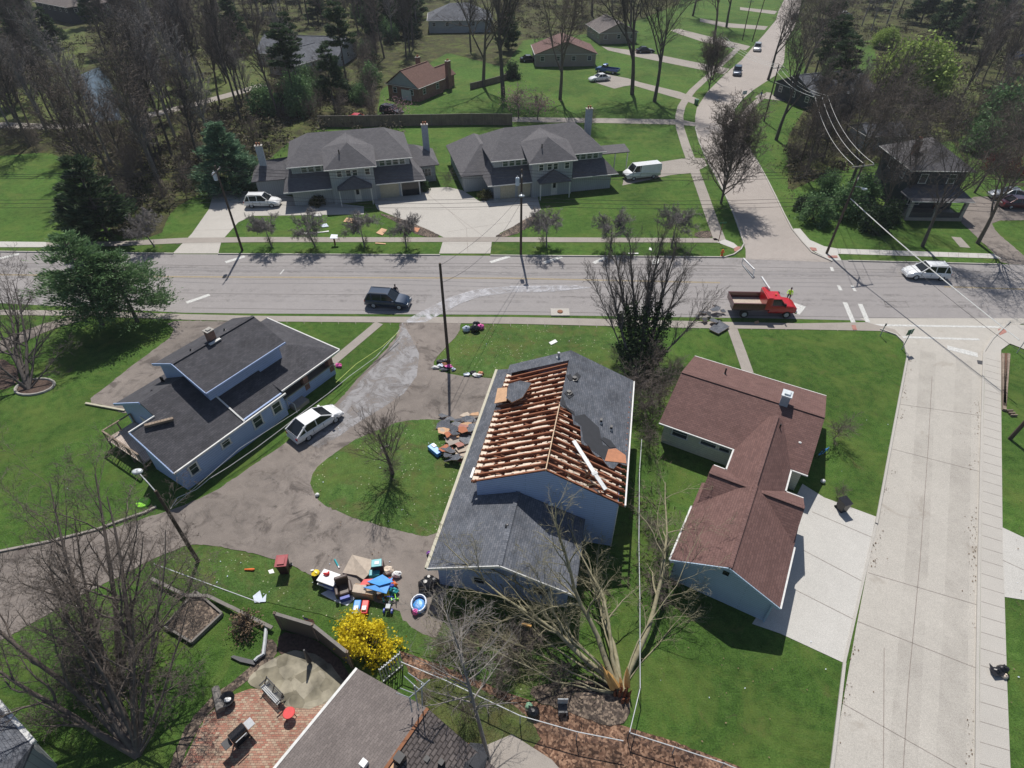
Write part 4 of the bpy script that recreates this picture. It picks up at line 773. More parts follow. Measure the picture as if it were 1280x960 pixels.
# local frame: x along the eave (0 at far gable, negative towards the camera), y = left of x; roof lies at negative y
def nl(u, v, z): p = G(u, v, z)-A; return (p.x*math.cos(an)+p.y*math.sin(an), -p.x*math.sin(an)+p.y*math.cos(an))
r0 = nl(535, 885, 4.3); e1 = nl(625, 960, 2.5); yr = r0[1]; ye = 2*yr
walls([(-14, -.4), (-.4, -.4), (-.4, ye+.4), (-14, ye+.4)], 0, 2.5, "wall", "siding_tan", H)
MB().poly([(-.398, -.4, 2.48), (-.398, ye+.4, 2.48), (-.398, yr, 4.2)][::-1]).build("gable_wall", "siding_tan", H)
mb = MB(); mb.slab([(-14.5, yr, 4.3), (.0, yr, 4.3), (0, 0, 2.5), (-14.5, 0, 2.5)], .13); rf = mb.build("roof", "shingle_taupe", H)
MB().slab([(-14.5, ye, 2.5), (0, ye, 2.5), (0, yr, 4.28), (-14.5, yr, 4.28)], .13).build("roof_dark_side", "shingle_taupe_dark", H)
MB().obox((-14.5, yr, 4.31), (0, yr, 4.31), .08, .02).build("worn_ridge", "rust", H)
MB().obox((-14.5, .06, 2.44), (0, .06, 2.44), .07, .08).build("gutter", "trim_white", H)
xx, yy = nl(551, 955 if False else 915, 4.0)
c_ = MB().box(r0[0]-2.55, r0[0]-2.15, yr-.5, yr-.1, 4.1, 4.65).build("roof_vent", "black_plastic", H); MB().box(r0[0]-2.95, r0[0]-2.6, yr-.35, yr-.05, 4.2, 4.24).build("flashing", "plywood", c_)
xx, yy = nl(455, 955, 4.1); MB().box(xx-.15, xx+.15, yy-.15, yy+.15, 4.0, 4.3).build("skylight", "white_paint", H)
for (u, v) in ((534, 951), (552, 955)): xx, yy = nl(u, v, 3.6); MB().box(xx-.12, xx+.12, yy-.12, yy+.12, 3.4, 3.9).build("roof_pipe", "black_plastic", H)
xx, yy = nl(603, 950, 2.8); MB().blob((xx-.6, yy+.3, 3.0), (1.1, .7, .35), 3).build("roof_tarp", "felt", H)
window(H, (-9, -.4), (1, 0), 1.2, 1.0, 1.1, (0, 1)); window(H, (-.4, yr+.8), (0, 1), 1.0, 1.0, 1.1, (1, 0))
# rooftop aerial: its own thing
a0 = G(523, 888, 4.4); H2 = thing("roof_aerial", "pale metal television aerial with long arms on the near house ridge", "aerial", a0, 0); mb = MB()
def rel(p): return tuple(Vector(p)-a0)
def ae(px_, z0=None): return [rel(G(u, v, z)) for u, v, z in px_]
for pl in ([(523, 888, 4.4), (518, 857, 6.2)], [(528, 885, 4.4), (527, 855, 6.1)], [(515, 890, 4.4), (512, 872, 5.4)], [(512, 872, 5.4), (524, 862, 6.0), (537, 850, 6.4)]): mb.tube(ae(pl), .035, 5)
mb.build("mast", "galv", H2)
for pl in ([(512, 872, 5.4), (495, 866, 5.6)], [(518, 867, 5.8), (500, 860, 5.9)], [(524, 862, 6.0), (505, 845, 6.1)], [(532, 856, 6.2), (510, 841, 6.3)]): MB().tube(ae(pl), .02, 4).build("arm", "galv", H2)
# corner house, bottom left
A = G(-30, 985, 2.6); H = thing("slate_corner_house", "small slate-roofed corner with pale gutter at the bottom left edge", "house", (0, 0, 0), 0)
q = [G(-6, 882, 2.6), G(41, 930, 2.6), G(-10, 985, 2.6)]; far = G(-130, 960, 2.6)
mb = MB(); mb.slab([tuple(G(41, 930, 2.6)), tuple(G(-6, 876, 2.6)), tuple(G(-80, 930, 4.2)), tuple(G(-50, 985, 4.2))], .14); mb.slab([tuple(G(41, 930, 2.6)), tuple(G(-50, 985, 4.2)), tuple(G(-60, 1060, 4.2)), tuple(G(15, 990, 2.6))], .14); mb.build("roof", "shingle_slate", H)
p, q_ = G(41, 930, 2.6), G(-6, 876, 2.6); MB().obox((p.x, p.y+.05, 2.55), (q_.x, q_.y+.05, 2.55), .12, .08).build("gutter", "trim_white", H)
pts = [G(38, 933, 2.6), G(-6, 884, 2.6), G(-100, 930, 2.6), G(-60, 1040, 2.6), G(10, 985, 2.6)]; walls([(p.x, p.y) for p in pts], 0, 2.45, "wall", "siding_grey", H)
# ================================================================== VEHICLES
def loft(secs, mats="x"):
    # secs: (x, [(y, z), ...]) half profile from bottom centre line outwards to top centre; mirrored
    mb = MB(); rings = []
    for x, pr in secs:
        full = [(x, y, z) for y, z in pr]+[(x, -y, z) for y, z in reversed(pr)]; rings.append(full)
    b = 0
    for g in rings: mb.v += g
    k = len(rings[0])
    for i in range(len(rings)-1):
        for j in range(k):
            a = i*k+j; c = i*k+(j+1) % k; mb.f.append((a, a+k, c+k, c)); mb.m.append(0)
    mb.f.append(tuple(range(k))); mb.m.append(0); mb.f.append(tuple(range((len(rings)-1)*k, len(rings)*k))[::-1]); mb.m.append(0)
    return mb
def wheel(T, x, y, r=.33, w_=.22, rim="steel"):
    s = 1 if y > 0 else -1; mb = MB(); n = 14; pr = [(r*.62, -w_/2), (r*.95, -w_/2), (r, -w_*.3), (r, w_*.3), (r*.95, w_/2), (r*.62, w_/2)]
    base = len(mb.v)
    for rr_, o in pr:
        for j in range(n): a = 2*math.pi*j/n; mb.v.append((x+rr_*math.cos(a), y+o, r+rr_*math.sin(a)))
    for i in range(len(pr)-1):
        for j in range(n): a = i*n+j; c = i*n+(j+1) % n; mb.f.append((a, c, c+n, a+n)); mb.m.append(0)
    mb.f.append(tuple(range(n))[::-1]); mb.m.append(0); mb.f.append(tuple(range((len(pr)-1)*n, len(pr)*n))); mb.m.append(0)
    t = mb.build("wheel", "rubber", T); q = MB()
    ring = [(x+r*.6*math.cos(2*math.pi*j/10), y+s*(w_/2+.005), r+r*.6*math.sin(2*math.pi*j/10)) for j in range(10)]; inn = [(x+r*.2*math.cos(2*math.pi*j/10), y+s*(w_/2+.03), r+r*.2*math.sin(2*math.pi*j/10)) for j in range(10)]
    for j in range(10): q.poly([ring[j], ring[(j+1) % 10], inn[(j+1) % 10], inn[j]])
    q.poly(inn); q.build("rim", rim, t); return t
def make_car(label, paint, kind, group="vehicles on the streets and driveways", name="parked_car", cat="car"):
    T = thing(name, label, cat, (0, 0, 0), 0, group)
    D = dict(suv=(4.6, 1.86, 1.0, 1.66, .40, 1.08, 2.2, 1.8), hatch=(4.45, 1.76, .92, 1.48, .35, 1.35, 2.15, 1.15), sedan=(4.8, 1.82, .93, 1.44, .35, .9, 1.75, 1.0), van=(5.5, 2.0, 1.25, 2.1, .5, 1.9, 2.72, 2.7))[kind]
    L, W, zb, zr, z0, xw, xrb, xr2 = D; h = W/2; hl = L/2
    # lower body
    zs = zb-.02; zh = zb-(.12 if kind != 'van' else .12); zf = zh-.2
    def pr(wid, ztop, zbot=z0*.62): return [(wid*.86, zbot), (wid*.97, zbot+.12), (wid, zbot+.38), (wid*.96, ztop-.08), (wid*.88, ztop)]
    tailz = zs if kind in ('suv', 'hatch', 'van') else zb-.05
    secs = [(-hl, pr(h*.84, tailz-.12)), (-hl+.12, pr(h*.95, tailz)), (-hl+.8, pr(h, zs)), (0, pr(h, zs)), (xw, pr(h, zs)), (hl-.55, pr(h*.97, zh)), (hl-.15, pr(h*.9, zf)), (hl, pr(h*.76, zf-.12))]
    body = loft(secs).build("body", paint, T, smooth=True)
    body.modifiers.new("split", 'EDGE_SPLIT').split_angle = R(40)
    # greenhouse
    gz = zs-.03; t = W*.37; wb = h*.9
    a, b_, c, d = xw, xw-(.82 if kind == "suv" else 1.05 if kind == "hatch" else .75 if kind != 'van' else .6), -xr2 if kind != 'sedan' else -1.0, -xrb if kind != 'sedan' else -1.75
    if kind == 'sedan': c = -1.0
    def gp(x0, x1, x2, x3, wl, wt, zl_, zt):
        return [(x0, wl, zl_), (x0, -wl, zl_), (x3, -wl, zl_), (x3, wl, zl_)], [(x1, wt, zt), (x1, -wt, zt), (x2, -wt, zt), (x2, wt, zt)]
    lo, hi = gp(a, b_, c, d, wb, t, gz, zr-.05); mb = MB()
    for i in range(4): j = (i+1) % 4; mb.poly([lo[i], lo[j], hi[j], hi[i]][::-1])
    mb.poly(hi); mb.build("windows", "glass_dark", T)
    rf = MB(); hh = [(b_+.03, t+.02), (b_+.03, -t-.02), (c-.03, -t-.02), (c-.03, t+.02)]
    rf.prism(hh, zr-.05, zr); rf.build("roof", paint, T, bevel=.03)
    pil = MB()
    for s in (1, -1):
        pil.obox((a, s*wb, gz), (b_, s*t, zr-.03), .035, .035); pil.obox((d, s*wb, gz), (c, s*t, zr-.03), .05, .06)
        for xm in ((a+d)/2+.1,) if kind != 'van' else ((a-1.2),): pil.obox((xm, s*(wb+.005), gz), (xm, s*(t+.005), zr-.03), .04, .02)
        if kind in ('suv', 'hatch'): xm = d+(.75 if kind == 'suv' else .85); pil.obox((xm, s*(wb+.005), gz), (xm-.1, s*(t+.005), zr-.03), .05, .02)
        if kind == 'van': pil.poly([(a-1.3, s*(wb+.01), gz), (d, s*(wb+.01), gz), (c, s*(t+.01), zr-.03), (a-1.4, s*(t+.01), zr-.03)][::s])
    if kind == 'van': pil.poly([(d-.01, wb, gz), (d-.01, -wb, gz), (c-.01, -t, zr-.03), (c-.01, t, zr-.03)])
    pil.build("pillar", paint, T)
    if kind == 'suv':
        for s in (1, -1): MB().obox((b_-.1, s*(t-.08), zr+.05), (c+.1, s*(t-.08), zr+.05), .02, .02).build("roof_rail", "dark_grey", T)
    for s in (1, -1):
        MB().box(hl-.2, hl-.03, s*h*.6-.17, s*h*.6+.17, zf-.2, zf-.05).build("headlight", "lens", T); MB().box(-hl-.01, -hl+.16, s*h*.74-.11, s*h*.74+.11, zs-.35, zs-.12).build("taillight", "tail_red", T)
        MB().box(xw-.35, xw-.15, s*(h+.08)-.09, s*(h+.08)+.09, zs-.02, zs+.13).build("mirror", paint, T, bevel=.02)
        for wx in (-L*.29, L*.3): wheel(T, wx, s*(h-.12), .34 if kind in ('suv', 'van') else .31)
    MB().box(hl-.05, hl+.015, -h*.4, h*.4, z0+.1, zf-.2).build("grille", "black_plastic", T)
    MB().box(hl-.1, hl+.05, -h*.8, h*.8, z0*.7, z0+.08).build("bumper", paint if kind != 'van' else "dark_grey", T); MB().box(-hl-.05, -hl+.1, -h*.8, h*.8, z0*.7, z0+.08).build("bumper", paint if kind != 'van' else "dark_grey", T)
    for s in (1, -1):
        dl = MB()
        for xx in ((xw-.1), (xw-1.15), (xw-2.1)) if kind != 'van' else ((xw-.05), (xw-1.3)): dl.box(xx-.012, xx+.012, s*(h*.995)-.012, s*(h*.995)+.012, z0+.1, zs-.1)
        dl.build("door_seam", "black_plastic", T)
    MB().box(-hl-.015, -hl+.02, -.27, .27, z0+.25, z0+.4).build("plate", "trim_white", T)
    return T
def at(T, u, v, deg): p = G(u, v); T.location = (p.x, p.y, .02); T.rotation_euler = (0, 0, R(deg)); return T
g1, g2 = G(372, 548), G(416, 510); p = (G(393, 537))
at(make_car("white hatchback parked on the alley beside the blue house", "car_white", "hatch"), 396, 534, 50)
at(make_car("dark navy wagon stopped on the main road with a person beside its door", "car_navy", "suv", name="parked_car"), 486, 381, -7)
at(make_car("white car with roof rails driving on the main road under the white cable", "car_white", "suv", name="moving_car"), 1155, 346, 176)
at(make_car("white car parked in front of the left grey duplex", "car_white", "suv"), 330, 257, 2)
at(make_car("white panel van on the driveway right of the grey duplex", "car_white", "van", name="panel_van", cat="van"), 801, 222, 196)
at(make_car("silver white car nearest the top of the curving street, facing the camera", "car_silver", "suv", name="moving_car"), 946, 63, -110)
at(make_car("dark blue car coming down the curving street behind the tree-lined verge", "car_navy", "suv", name="moving_car"), 921, 93, -108)
at(make_car("white sedan on the parking pad of the tan house", "car_white", "sedan"), 749, 101, 200)
at(make_car("dark car with white bonnet glare on the drive of the taupe gabled house", "car_black", "sedan"), 806, 66, 5)
at(make_car("black car parked below the brick house, by the wooden fence", "car_black", "suv"), 490, 143, -25)
at(make_car("red car half hidden behind the wooden fence", "car_red", "sedan"), 449, 153, -12)
at(make_car("maroon car at the right edge, nearest the dark two-storey house", "car_maroon", "sedan"), 1271, 259, -4)
at(make_car("silver car behind the maroon car at the right edge", "car_silver", "sedan"), 1258, 248, 172)
at(make_car("dark van-like car far up the street beside bare trees", "car_black", "suv"), 992, 25, 70)
at(make_car("white car far beyond the curving street under dark pines", "car_white", "sedan"), 1055, 20, 10)
at(make_car("blue car in the wood near the right edge", "car_blue", "sedan"), 1270, 73, 20)
at(make_car("dark car beside the tan house, half covered by a bush", "car_black", "sedan"), 662, 77, 5)
def pickup(label, paint):
    T = thing("pickup_truck", label, "pickup", (0, 0, 0), 0, "vehicles on the streets and driveways")
    MB().box(-2.7, .1, -.95, .95, .45, .62).build("bed_floor", "dark_grey", T)
    mb = MB(); mb.box(-2.7, .1, .87, .95, .62, 1.1).box(-2.7, .1, -.95, -.87, .62, 1.1).box(-2.75, -2.68, -.95, .95, .5, 1.1); mb.build("cargo_bed", paint, T)
    def pr(wid, zt): return [(wid*.9, .35), (wid, .6), (wid*.97, zt-.05), (wid*.9, zt)]
    loft([(.1, pr(.95, 1.15)), (1.3, pr(.95, 1.15)), (2.4, pr(.92, 1.02)), (2.7, pr(.84, .85))]).build("body", paint, T)
    mb = MB(); lo = [(1.45, .85, 1.1), (1.45, -.85, 1.1), (.1, -.85, 1.1), (.1, .85, 1.1)]; hi = [(.9, .7, 1.72), (.9, -.7, 1.72), (.2, -.7, 1.72), (.2, .7, 1.72)]
    for i in range(4): j = (i+1) % 4; mb.poly([lo[i], lo[j], hi[j], hi[i]][::-1])
    mb.build("windows", "glass_dark", T); MB().box(.17, .93, -.72, .72, 1.72, 1.78).build("roof", paint, T, bevel=.03)
    for s in (1, -1):
        for x in (-1.7, 1.8): wheel(T, x, s*.85, .38)
        MB().box(2.6, 2.72, s*.6-.15, s*.6+.15, .65, .82).build("headlight", "lens", T)
    return T
at(pickup("blue pickup parked beside the white sedan at the tan house", "car_blue"), 759, 91, 152)
# red dump truck
T = thing("dump_truck", "red dump truck with an open empty bed parked on the main road", "truck", (0, 0, 0), 0, "vehicles on the streets and driveways")
MB().box(-3.3, 2.6, -.4, .4, .5, .75).build("chassis", "black_plastic", T)
bed = MB(); x0, x1, hw, zf, zt = -3.5, -.35, 1.12, 1.15, 1.72
bed.box(x0, x1, hw-.07, hw, zf, zt).box(x0, x1, -hw, -hw+.07, zf, zt).box(x0-.07, x0, -hw, hw, zf-.05, zt).box(x0, x1, -hw, hw, zf-.1, zf-.01)
for k in range(6): xx = x0+.3+k*.55; bed.box(xx, xx+.07, hw, hw+.05, zf, zt-.02).box(xx, xx+.07, -hw-.05, -hw, zf, zt-.02)
bed.box(x0-.08, x1, hw-.09, hw+.05, zt, zt+.05).box(x0-.08, x1, -hw-.05, -hw+.09, zt, zt+.05)
bd = bed.build("dump_bed", "truck_bed_red", T); MB().box(x0+.01, x1, -hw+.08, hw-.08, zf, zf+.02).build("bed_floor", "mattress", bd)
hb = MB(); hb.box(x1-.02, x1+.5, -hw, hw, zf-.1, 2.35).box(x1+.1, x1+.62, -hw+.02, hw-.02, 2.35, 2.42); hb.build("headboard", "car_red", T, bevel=.02)
def pr(wid, zt, zb=.55): return [(wid*.92, zb), (wid, zb+.2), (wid*.98, zt-.08), (wid*.9, zt)]
loft([(.2, pr(.98, 1.45)), (1.65, pr(.98, 1.42)), (2.5, pr(.94, 1.32)), (2.95, pr(.86, 1.1))]).build("cab", "car_red", T)
mb = MB(); lo = [(1.75, .9, 1.4), (1.75, -.9, 1.4), (.22, -.9, 1.4), (.22, .9, 1.4)]; hi = [(1.2, .74, 2.05), (1.2, -.74, 2.05), (.3, -.74, 2.05), (.3, .74, 2.05)]
for i in range(4): j = (i+1) % 4; mb.poly([lo[i], lo[j], hi[j], hi[i]][::-1])
mb.build("windows", "glass_dark", T)
rf = MB().box(.24, 1.24, -.78, .78, 2.03, 2.12).build("cab_roof", "car_red", T, bevel=.03); mb = MB()
for s in (1, -1): mb.obox((1.75, s*.9, 1.4), (1.2, s*.75, 2.05), .035, .035).obox((.3, s*.91, 1.4), (.3, s*.75, 2.05), .1, .03)
mb.build("pillar", "car_red", T)
MB().lathe([(.1, 2.12), (.09, 2.24), (.03, 2.27)], (.8, 0), 8).build("beacon", "orange", T)
for s in (1, -1):
    wheel(T, 2.05, s*.88, .4, .24); wheel(T, -2.2, s*.88, .42, .42); MB().box(2.86, 2.99, s*.6-.15, s*.6+.15, .85, 1.05).build("headlight", "lens", T)
    MB().box(1.5, 1.62, s*1.15-.12, s*1.15+.12, 1.45, 1.8).build("mirror", "black_plastic", T); MB().box(-2.75, -1.65, s*.88-.24, s*.88+.24, .92, .98).build("mudguard", "black_plastic", T)
MB().box(2.9, 3.08, -.9, .9, .5, .72).build("bumper", "chrome", T); MB().box(2.88, 2.98, -.42, .42, .72, 1.05).build("grille", "black_plastic", T)
at(T, 952.5, 391, -2)
# ================================================================== PEOPLE
def person(label, loc, rz, top, legs, hair="hair_dark", lean=0.0, armup=(0, 0), vest=None, scale=1.0, cap=None):
    P = thing("person", label, "person", loc, rz)
    V = {}; E_ = []
    def add(n, p, r, parent=None): V[n] = (Vector(p), r); (E_.append((parent, n)) if parent else None)
    lx = math.sin(lean)
    add('pel', (0, 0, .95), .135); add('bel', (lx*.15, 0, 1.1), .125, 'pel'); add('ch', (lx*.35, 0, 1.32), .15, 'bel'); add('nk', (lx*.48, 0, 1.5), .06, 'ch'); add('hd', (lx*.52+.01, 0, 1.62), .09, 'nk'); add('hd2', (lx*.54+.015, 0, 1.71), .08, 'hd')
    for s, n in ((1, 'l'), (-1, 'r')):
        add('hp'+n, (0, s*.1, .9), .1, 'pel'); add('kn'+n, (.04*s+.02, s*.12, .5), .065, 'hp'+n); add('an'+n, (-.02+.05*s, s*.13, .1), .042, 'kn'+n); add('ft'+n, (.13+.05*s, s*.14, .045), .04, 'an'+n)
        add('sh'+n, (lx*.42, s*.2, 1.42), .065, 'ch'); f = armup[0 if s == 1 else 1]
        add('el'+n, (lx*.42+.08+.14*f, s*.27, 1.16+.06*f), .042, 'sh'+n); add('wr'+n, (lx*.42+.2+.24*f, s*.24, .98+.22*f), .03, 'el'+n); add('ha'+n, (lx*.42+.25+.27*f, s*.23, .93+.25*f), .034, 'wr'+n)
        for q, dy in enumerate((-.025, -.009, .008, .024)): add('f%d%s' % (q, n), (lx*.42+.32+.27*f-abs(q-1.3)*.008, s*.23+dy, .875+.25*f), .009, 'ha'+n)
        add('th'+n, (lx*.42+.29+.27*f, s*.19, .93+.25*f), .011, 'ha'+n)
    keys = list(V); me = bpy.data.meshes.new("body"); me.from_pydata([tuple(V[k][0]) for k in keys], [(keys.index(a), keys.index(b)) for a, b in E_], [])
    o = bpy.data.objects.new("body", me); C.objects.link(o)
    m = o.modifiers.new("skin", 'SKIN')
    sv = me.skin_vertices[0].data
    for i, k in enumerate(keys): sv[i].radius = (V[k][1],)*2
    sv[0].use_root = True
    m2 = o.modifiers.new("sub", 'SUBSURF'); m2.levels = 1; m2.render_levels = 1
    dg = bpy.context.evaluated_depsgraph_get(); dg.update(); me2 = bpy.data.meshes.new_from_object(o.evaluated_get(dg)); o.modifiers.clear(); o.data = me2; me2.name = "body"
    for x in ("skin", top, legs, "black_plastic", vest or top): me2.materials.append(M[x])
    for p in me2.polygons:
        c = p.center; p.use_smooth = True
        hand = abs(c.y) > .19 and c.x > lx*.42+.2+.2*armup[0 if c.y > 0 else 1]
        p.material_index = 0 if (c.z > 1.5 or hand) else (3 if c.z < .12 else (2 if c.z < .98 and abs(c.y) < .2 or c.z < .8 else (4 if abs(c.y) < .19 and c.z > 1.0 else 1)))
    o.parent = P
    hx = lx*.54
    MB().blob((hx-.015, 0, 1.735), (.105, .095, .095), 1, .05, 10).build("hair" if not cap else "cap", hair if not cap else cap, P, smooth=True)
    MB().blob((hx+.105, 0, 1.655), (.02, .015, .025), 2, 0).build("nose", "skin", P)
    for s in (1, -1): MB().blob((hx+.095, s*.033, 1.69), (.01, .014, .008), 2, 0).build("eye", "black_plastic", P)
    P.scale = (scale,)*3; return P
person("person in dark clothes standing beside the navy wagon's windscreen", G(496, 374), R(-80), "uniform", "uniform", armup=(.6, .4))
person("worker in a lime hi-vis vest behind the dump truck's bonnet", G(984, 377), R(-120), "vest", "dark_grey", vest="vest", lean=.35, armup=(.9, .9))
person("person in blue shirt on the footpath beside the curving street", G(950, 125), R(200), "shirt_blue", "dark_grey")
# ================================================================== POLES, WIRES, STREET FURNITURE
def pole(label, u, v, h, mat="pole_wood", r=.15, arms=(), lamp=None, transformer=None, name="utility_pole", cat="utility pole", lean=(0, 0)):
    b = G(u, v); T = thing(name, label, cat, b, 0)
    MB().tube([(0, 0, -.1), (lean[0]*.5, lean[1]*.5, h*.5), (lean[0], lean[1], h)], [r, r*.85, r*.68], 8).build("pole", mat, T)
    for z, w_, ang in arms:
        dx, dy = math.cos(R(ang))*w_/2, math.sin(R(ang))*w_/2; lx, ly = lean[0]*z/h, lean[1]*z/h
        a = MB().obox((lx-dx, ly-dy-.12, z), (lx+dx, ly+dy-.12, z), .05, .06).build("crossarm", "pole_grey", T)
        for t in (-.9, 0.05, .9): MB().lathe([(.03, z+.05), (.05, z+.1), (.03, z+.17)], (lx+dx*t, ly+dy*t-.12), 6).build("insulator", "lamp_glass", a)
    if transformer:
        z, dx, dy = transformer; t = MB().lathe([(.2, z-.45), (.22, z-.4), (.22, z+.35), (.17, z+.42)], (lean[0]+dx, lean[1]+dy), 12).build("transformer", "transformer", T); MB().lathe([(.04, z+.42), (.05, z+.6)], (lean[0]+dx, lean[1]+dy), 6).build("bushing", "trim_white", t)
    if lamp:
        z, dx, dy, dz = lamp; l0 = (lean[0]*z/h, lean[1]*z/h, z); l1 = (l0[0]+dx*.82, l0[1]+dy*.82, z+dz)
        MB().tube([l0, ((l0[0]+l1[0])/2, (l0[1]+l1[1])/2, z+dz*.7), l1], .035, 6).build("lamp_arm", "galv", T)
        c = (l0[0]+dx, l0[1]+dy, z+dz); hd = MB().blob(c, (.34, .24, .12), 1, 0, 10).build("lamp_head", "lamp_glass", T, smooth=True)
    return T, b
pA, bA = pole("dark utility pole with a transformer on the verge by the left driveway", 303, 313, 10.2, arms=((9.6, 2.4, 90),), transformer=(9.0, -.4, .1))
pB, bB = pole("utility pole with a transformer in front of the middle driveway", 651, 318, 10.2, arms=((9.7, 2.2, 90),), transformer=(8.9, -.45, -.1), lamp=(7.6, 0, -1.6, .3))
pC, bC = pole("tall utility pole with long crossarm at the crossroads corner", 1033, 317, 10.8, arms=((10.5, 2.8, 15), (9.3, 2.4, 60)), lean=(.3, 0), lamp=(8.2, .4, -1.4, .3))
pD, bD = pole("bare dark pole in the middle beside the alley mouth", 561, 455, 10.4)
pE, bE = pole("street lamp on a wooden pole at the alley bend below the blue house", 248, 702, 7.2, lamp=(7.0, -1.5, 1.2, .5), name="street_lamp", cat="street lamp", r=.13)
pF, bF = pole("leaning wooden pole at the right edge by the side street pavement", 1262, 549, 9.5, lean=(1.2, .3), r=.16)
pG, bG = pole("utility pole with a double crossarm among bare trees beside the curving street", 1000, 205, 10.0, arms=((9.7, 2.4, 20),))
pH, bH = pole("thin utility pole on the right footpath of the curving street", 955, 152, 9.5, arms=((9.0, 2.0, 20),))
pI, bI = pole("thin pole on the left verge behind the dark blue car", 891, 100, 8.5, arms=((8.2, 1.6, 20),))
pJ, bJ = pole("thin pole left of the silver white car", 928, 50, 9.5, arms=((9.0, 1.8, 20),))
pK, bK = pole("leaning pole beyond the silver white car's verge", 940, 52, 10.5, lean=(.8, 0))
def wire(label, a, b, sag=.6, r=.02, mat="wire_dark", n=14, name="overhead_wire", cat="wire", group="overhead wires along the roads"):
    a = Vector(a); b = Vector(b); pts = [a.lerp(b, i/n)-Vector((0, 0, sag*4*(i/n)*(1-i/n))) for i in range(n+1)]
    return tag(MB().tube(pts, r*1.1, 4).build(name, mat), label, cat, group)
def up_(b, z, dx=0, dy=0): return (b.x+dx, b.y+dy, z)
wn = ("lowest", "second lowest", "third", "fourth")
for k, (z, dy) in enumerate(((6.2, -.2), (6.7, -.2), (7.1, -.15), (9.75, -.9), (9.75, .9), (9.75, 0))):
    w1 = ["lowest of the dark wires", "second lowest dark wire", "third lowest dark wire", "high wire nearest the road", "high wire farthest from the road", "middle high wire"][k]
    wire(w1+", left of the left transformer pole", up_(bA, z, 0, dy), (bA.x-70, bA.y+1.0, z), 1.0, .017)
    wire(w1+", between the left and middle transformer poles", up_(bA, z, 0, dy), up_(bB, z, 0, dy), .5, .017)
    wire(w1+", between the middle pole and the crossroads pole", up_(bB, z, 0, dy), up_(bC, z+.1, .15, dy), .5, .017)
    wire(w1+", running right from the crossroads pole", up_(bC, z+.1, .15, dy), (bC.x+70, bC.y-2, z), 1.0, .017)
for k, t in enumerate((-1.2, .1, 1.2)):
    nm = ("left", "middle", "right")[k]
    wire("pale %s line from the crossroads pole up to the pole among trees" % nm, (bC.x+.3+t, bC.y+.2*t, 10.7), (bG.x+t*.9, bG.y+.3*t, 9.9), 1.0, .022, "wire_pale")
    wire("pale %s line between the tree pole and the next pole up the street" % nm, (bG.x+t*.9, bG.y+.3*t, 9.9), (bH.x+t*.8, bH.y+.3*t, 9.2), .8, .022, "wire_pale")
    wire("pale %s line crossing the curving street above the blue car" % nm, (bH.x+t*.8, bH.y+.3*t, 9.2), (bI.x+t*.7, bI.y+.3*t, 8.4), .8, .02, "wire_pale")
wire("long thick white cable slung from the crossroads pole to the right edge", (bC.x+.25, bC.y, 6.9), G(1274, 425, 4.5), .25, .05, "wire_pale", group=None)
wire("thin grey cable hanging under the thick white cable at the crossroads", (bC.x+.25, bC.y, 6.4), G(1320, 470, 4.0), .9, .018, "wire_dark", group=None)
wire("thin wire from the bare middle pole up to the middle transformer pole", (bD.x, bD.y, 10.2), up_(bB, 7.4), .7, .015)
wire("second thin wire from the bare middle pole towards the middle pole", (bD.x, bD.y, 8.6), up_(bB, 6.6), 1.6, .015)
def cable(label, px, r, mat, name="fallen_cable", cat="cable"):
    return tag(MB().tube([G(*p) for p in px], r, 4).build(name, mat), label, cat)
cable("pale slack cable running along the alley edge past the blue house", [(213, 636, .3), (222, 622, .5), (245, 612, .5), (262, 598, .6), (285, 584, .6), (320, 560, .7), (352, 536, .7), (380, 514, .7), (410, 492, .7), (437, 470, .6), (470, 446, .5), (499, 413, .6)], .03, "wire_pale")
cable("second pale cable lying closer to the blue house wall", [(218, 632, .4), (300, 560, 1.4), (375, 512, 1.2)], .018, "wire_pale")
cable("yellow-green tape stretched over the grass beside the front walk", [(420, 478, .7), (445, 455, .8), (478, 433, .8), (498, 415, .9)], .035, "tape_yellow", "caution_tape", "tape")
# signs, hydrants, frames
def sign(label, u, v, h, w_, hh, face, rz=0, post="galv", name="street_sign"):
    T = thing(name, label, "sign", G(u, v), R(rz)); MB().box(-.03, .03, -.03, .03, 0, h).build("post", post, T); MB().box(-w_/2, w_/2, -.06, -.035, h-hh, h).build("sign_face", face, T); return T
sign("square grey-green sign on a post at the side street corner", 1127, 437, 2.3, .75, .6, "sign_green", 200)
sign("small thin post sign on the side street corner pavement", 1100, 420, 1.5, .16, .3, "dark_grey", 10)
sign("green street name sign on a red post by the far crossroads corner", 898, 302, 2.6, .8, .2, "sign_green", 5, "rust")
sign("thin sign post on the grass at the right edge", 1271, 441, 2.2, .3, .4, "steel", 60)
sign("pale blue board on a short post at the right street corner far up", 929, 124, 1.6, 1.0, .7, "plastic_sheet", 20)
T = thing("post_box", "dark post with a tilted grey panel on the far verge", "post", G(419, 306), 0); MB().box(-.08, .08, -.08, .08, 0, .9).build("post", "rust", T); MB().slab([(-.4, -.3, 1.0), (.5, -.2, .95), (.45, .4, 1.15), (-.35, .4, 1.2)], .04).build("panel", "plastic_sheet", T)
T = thing("fire_hydrant", "orange-red fire hydrant at the far crossroads verge", "hydrant", G(902, 320), 0)
MB().lathe([(.17, 0), (.17, .06), (.12, .08), (.12, .62), (.15, .66), (.13, .78), (.05, .88)], k=10).build("barrel", "orange", T); 
for s in (1, -1): MB().tube([(0, 0, .5), (s*.22, 0, .5)], .06, 8).build("nozzle", "toy_red", T)
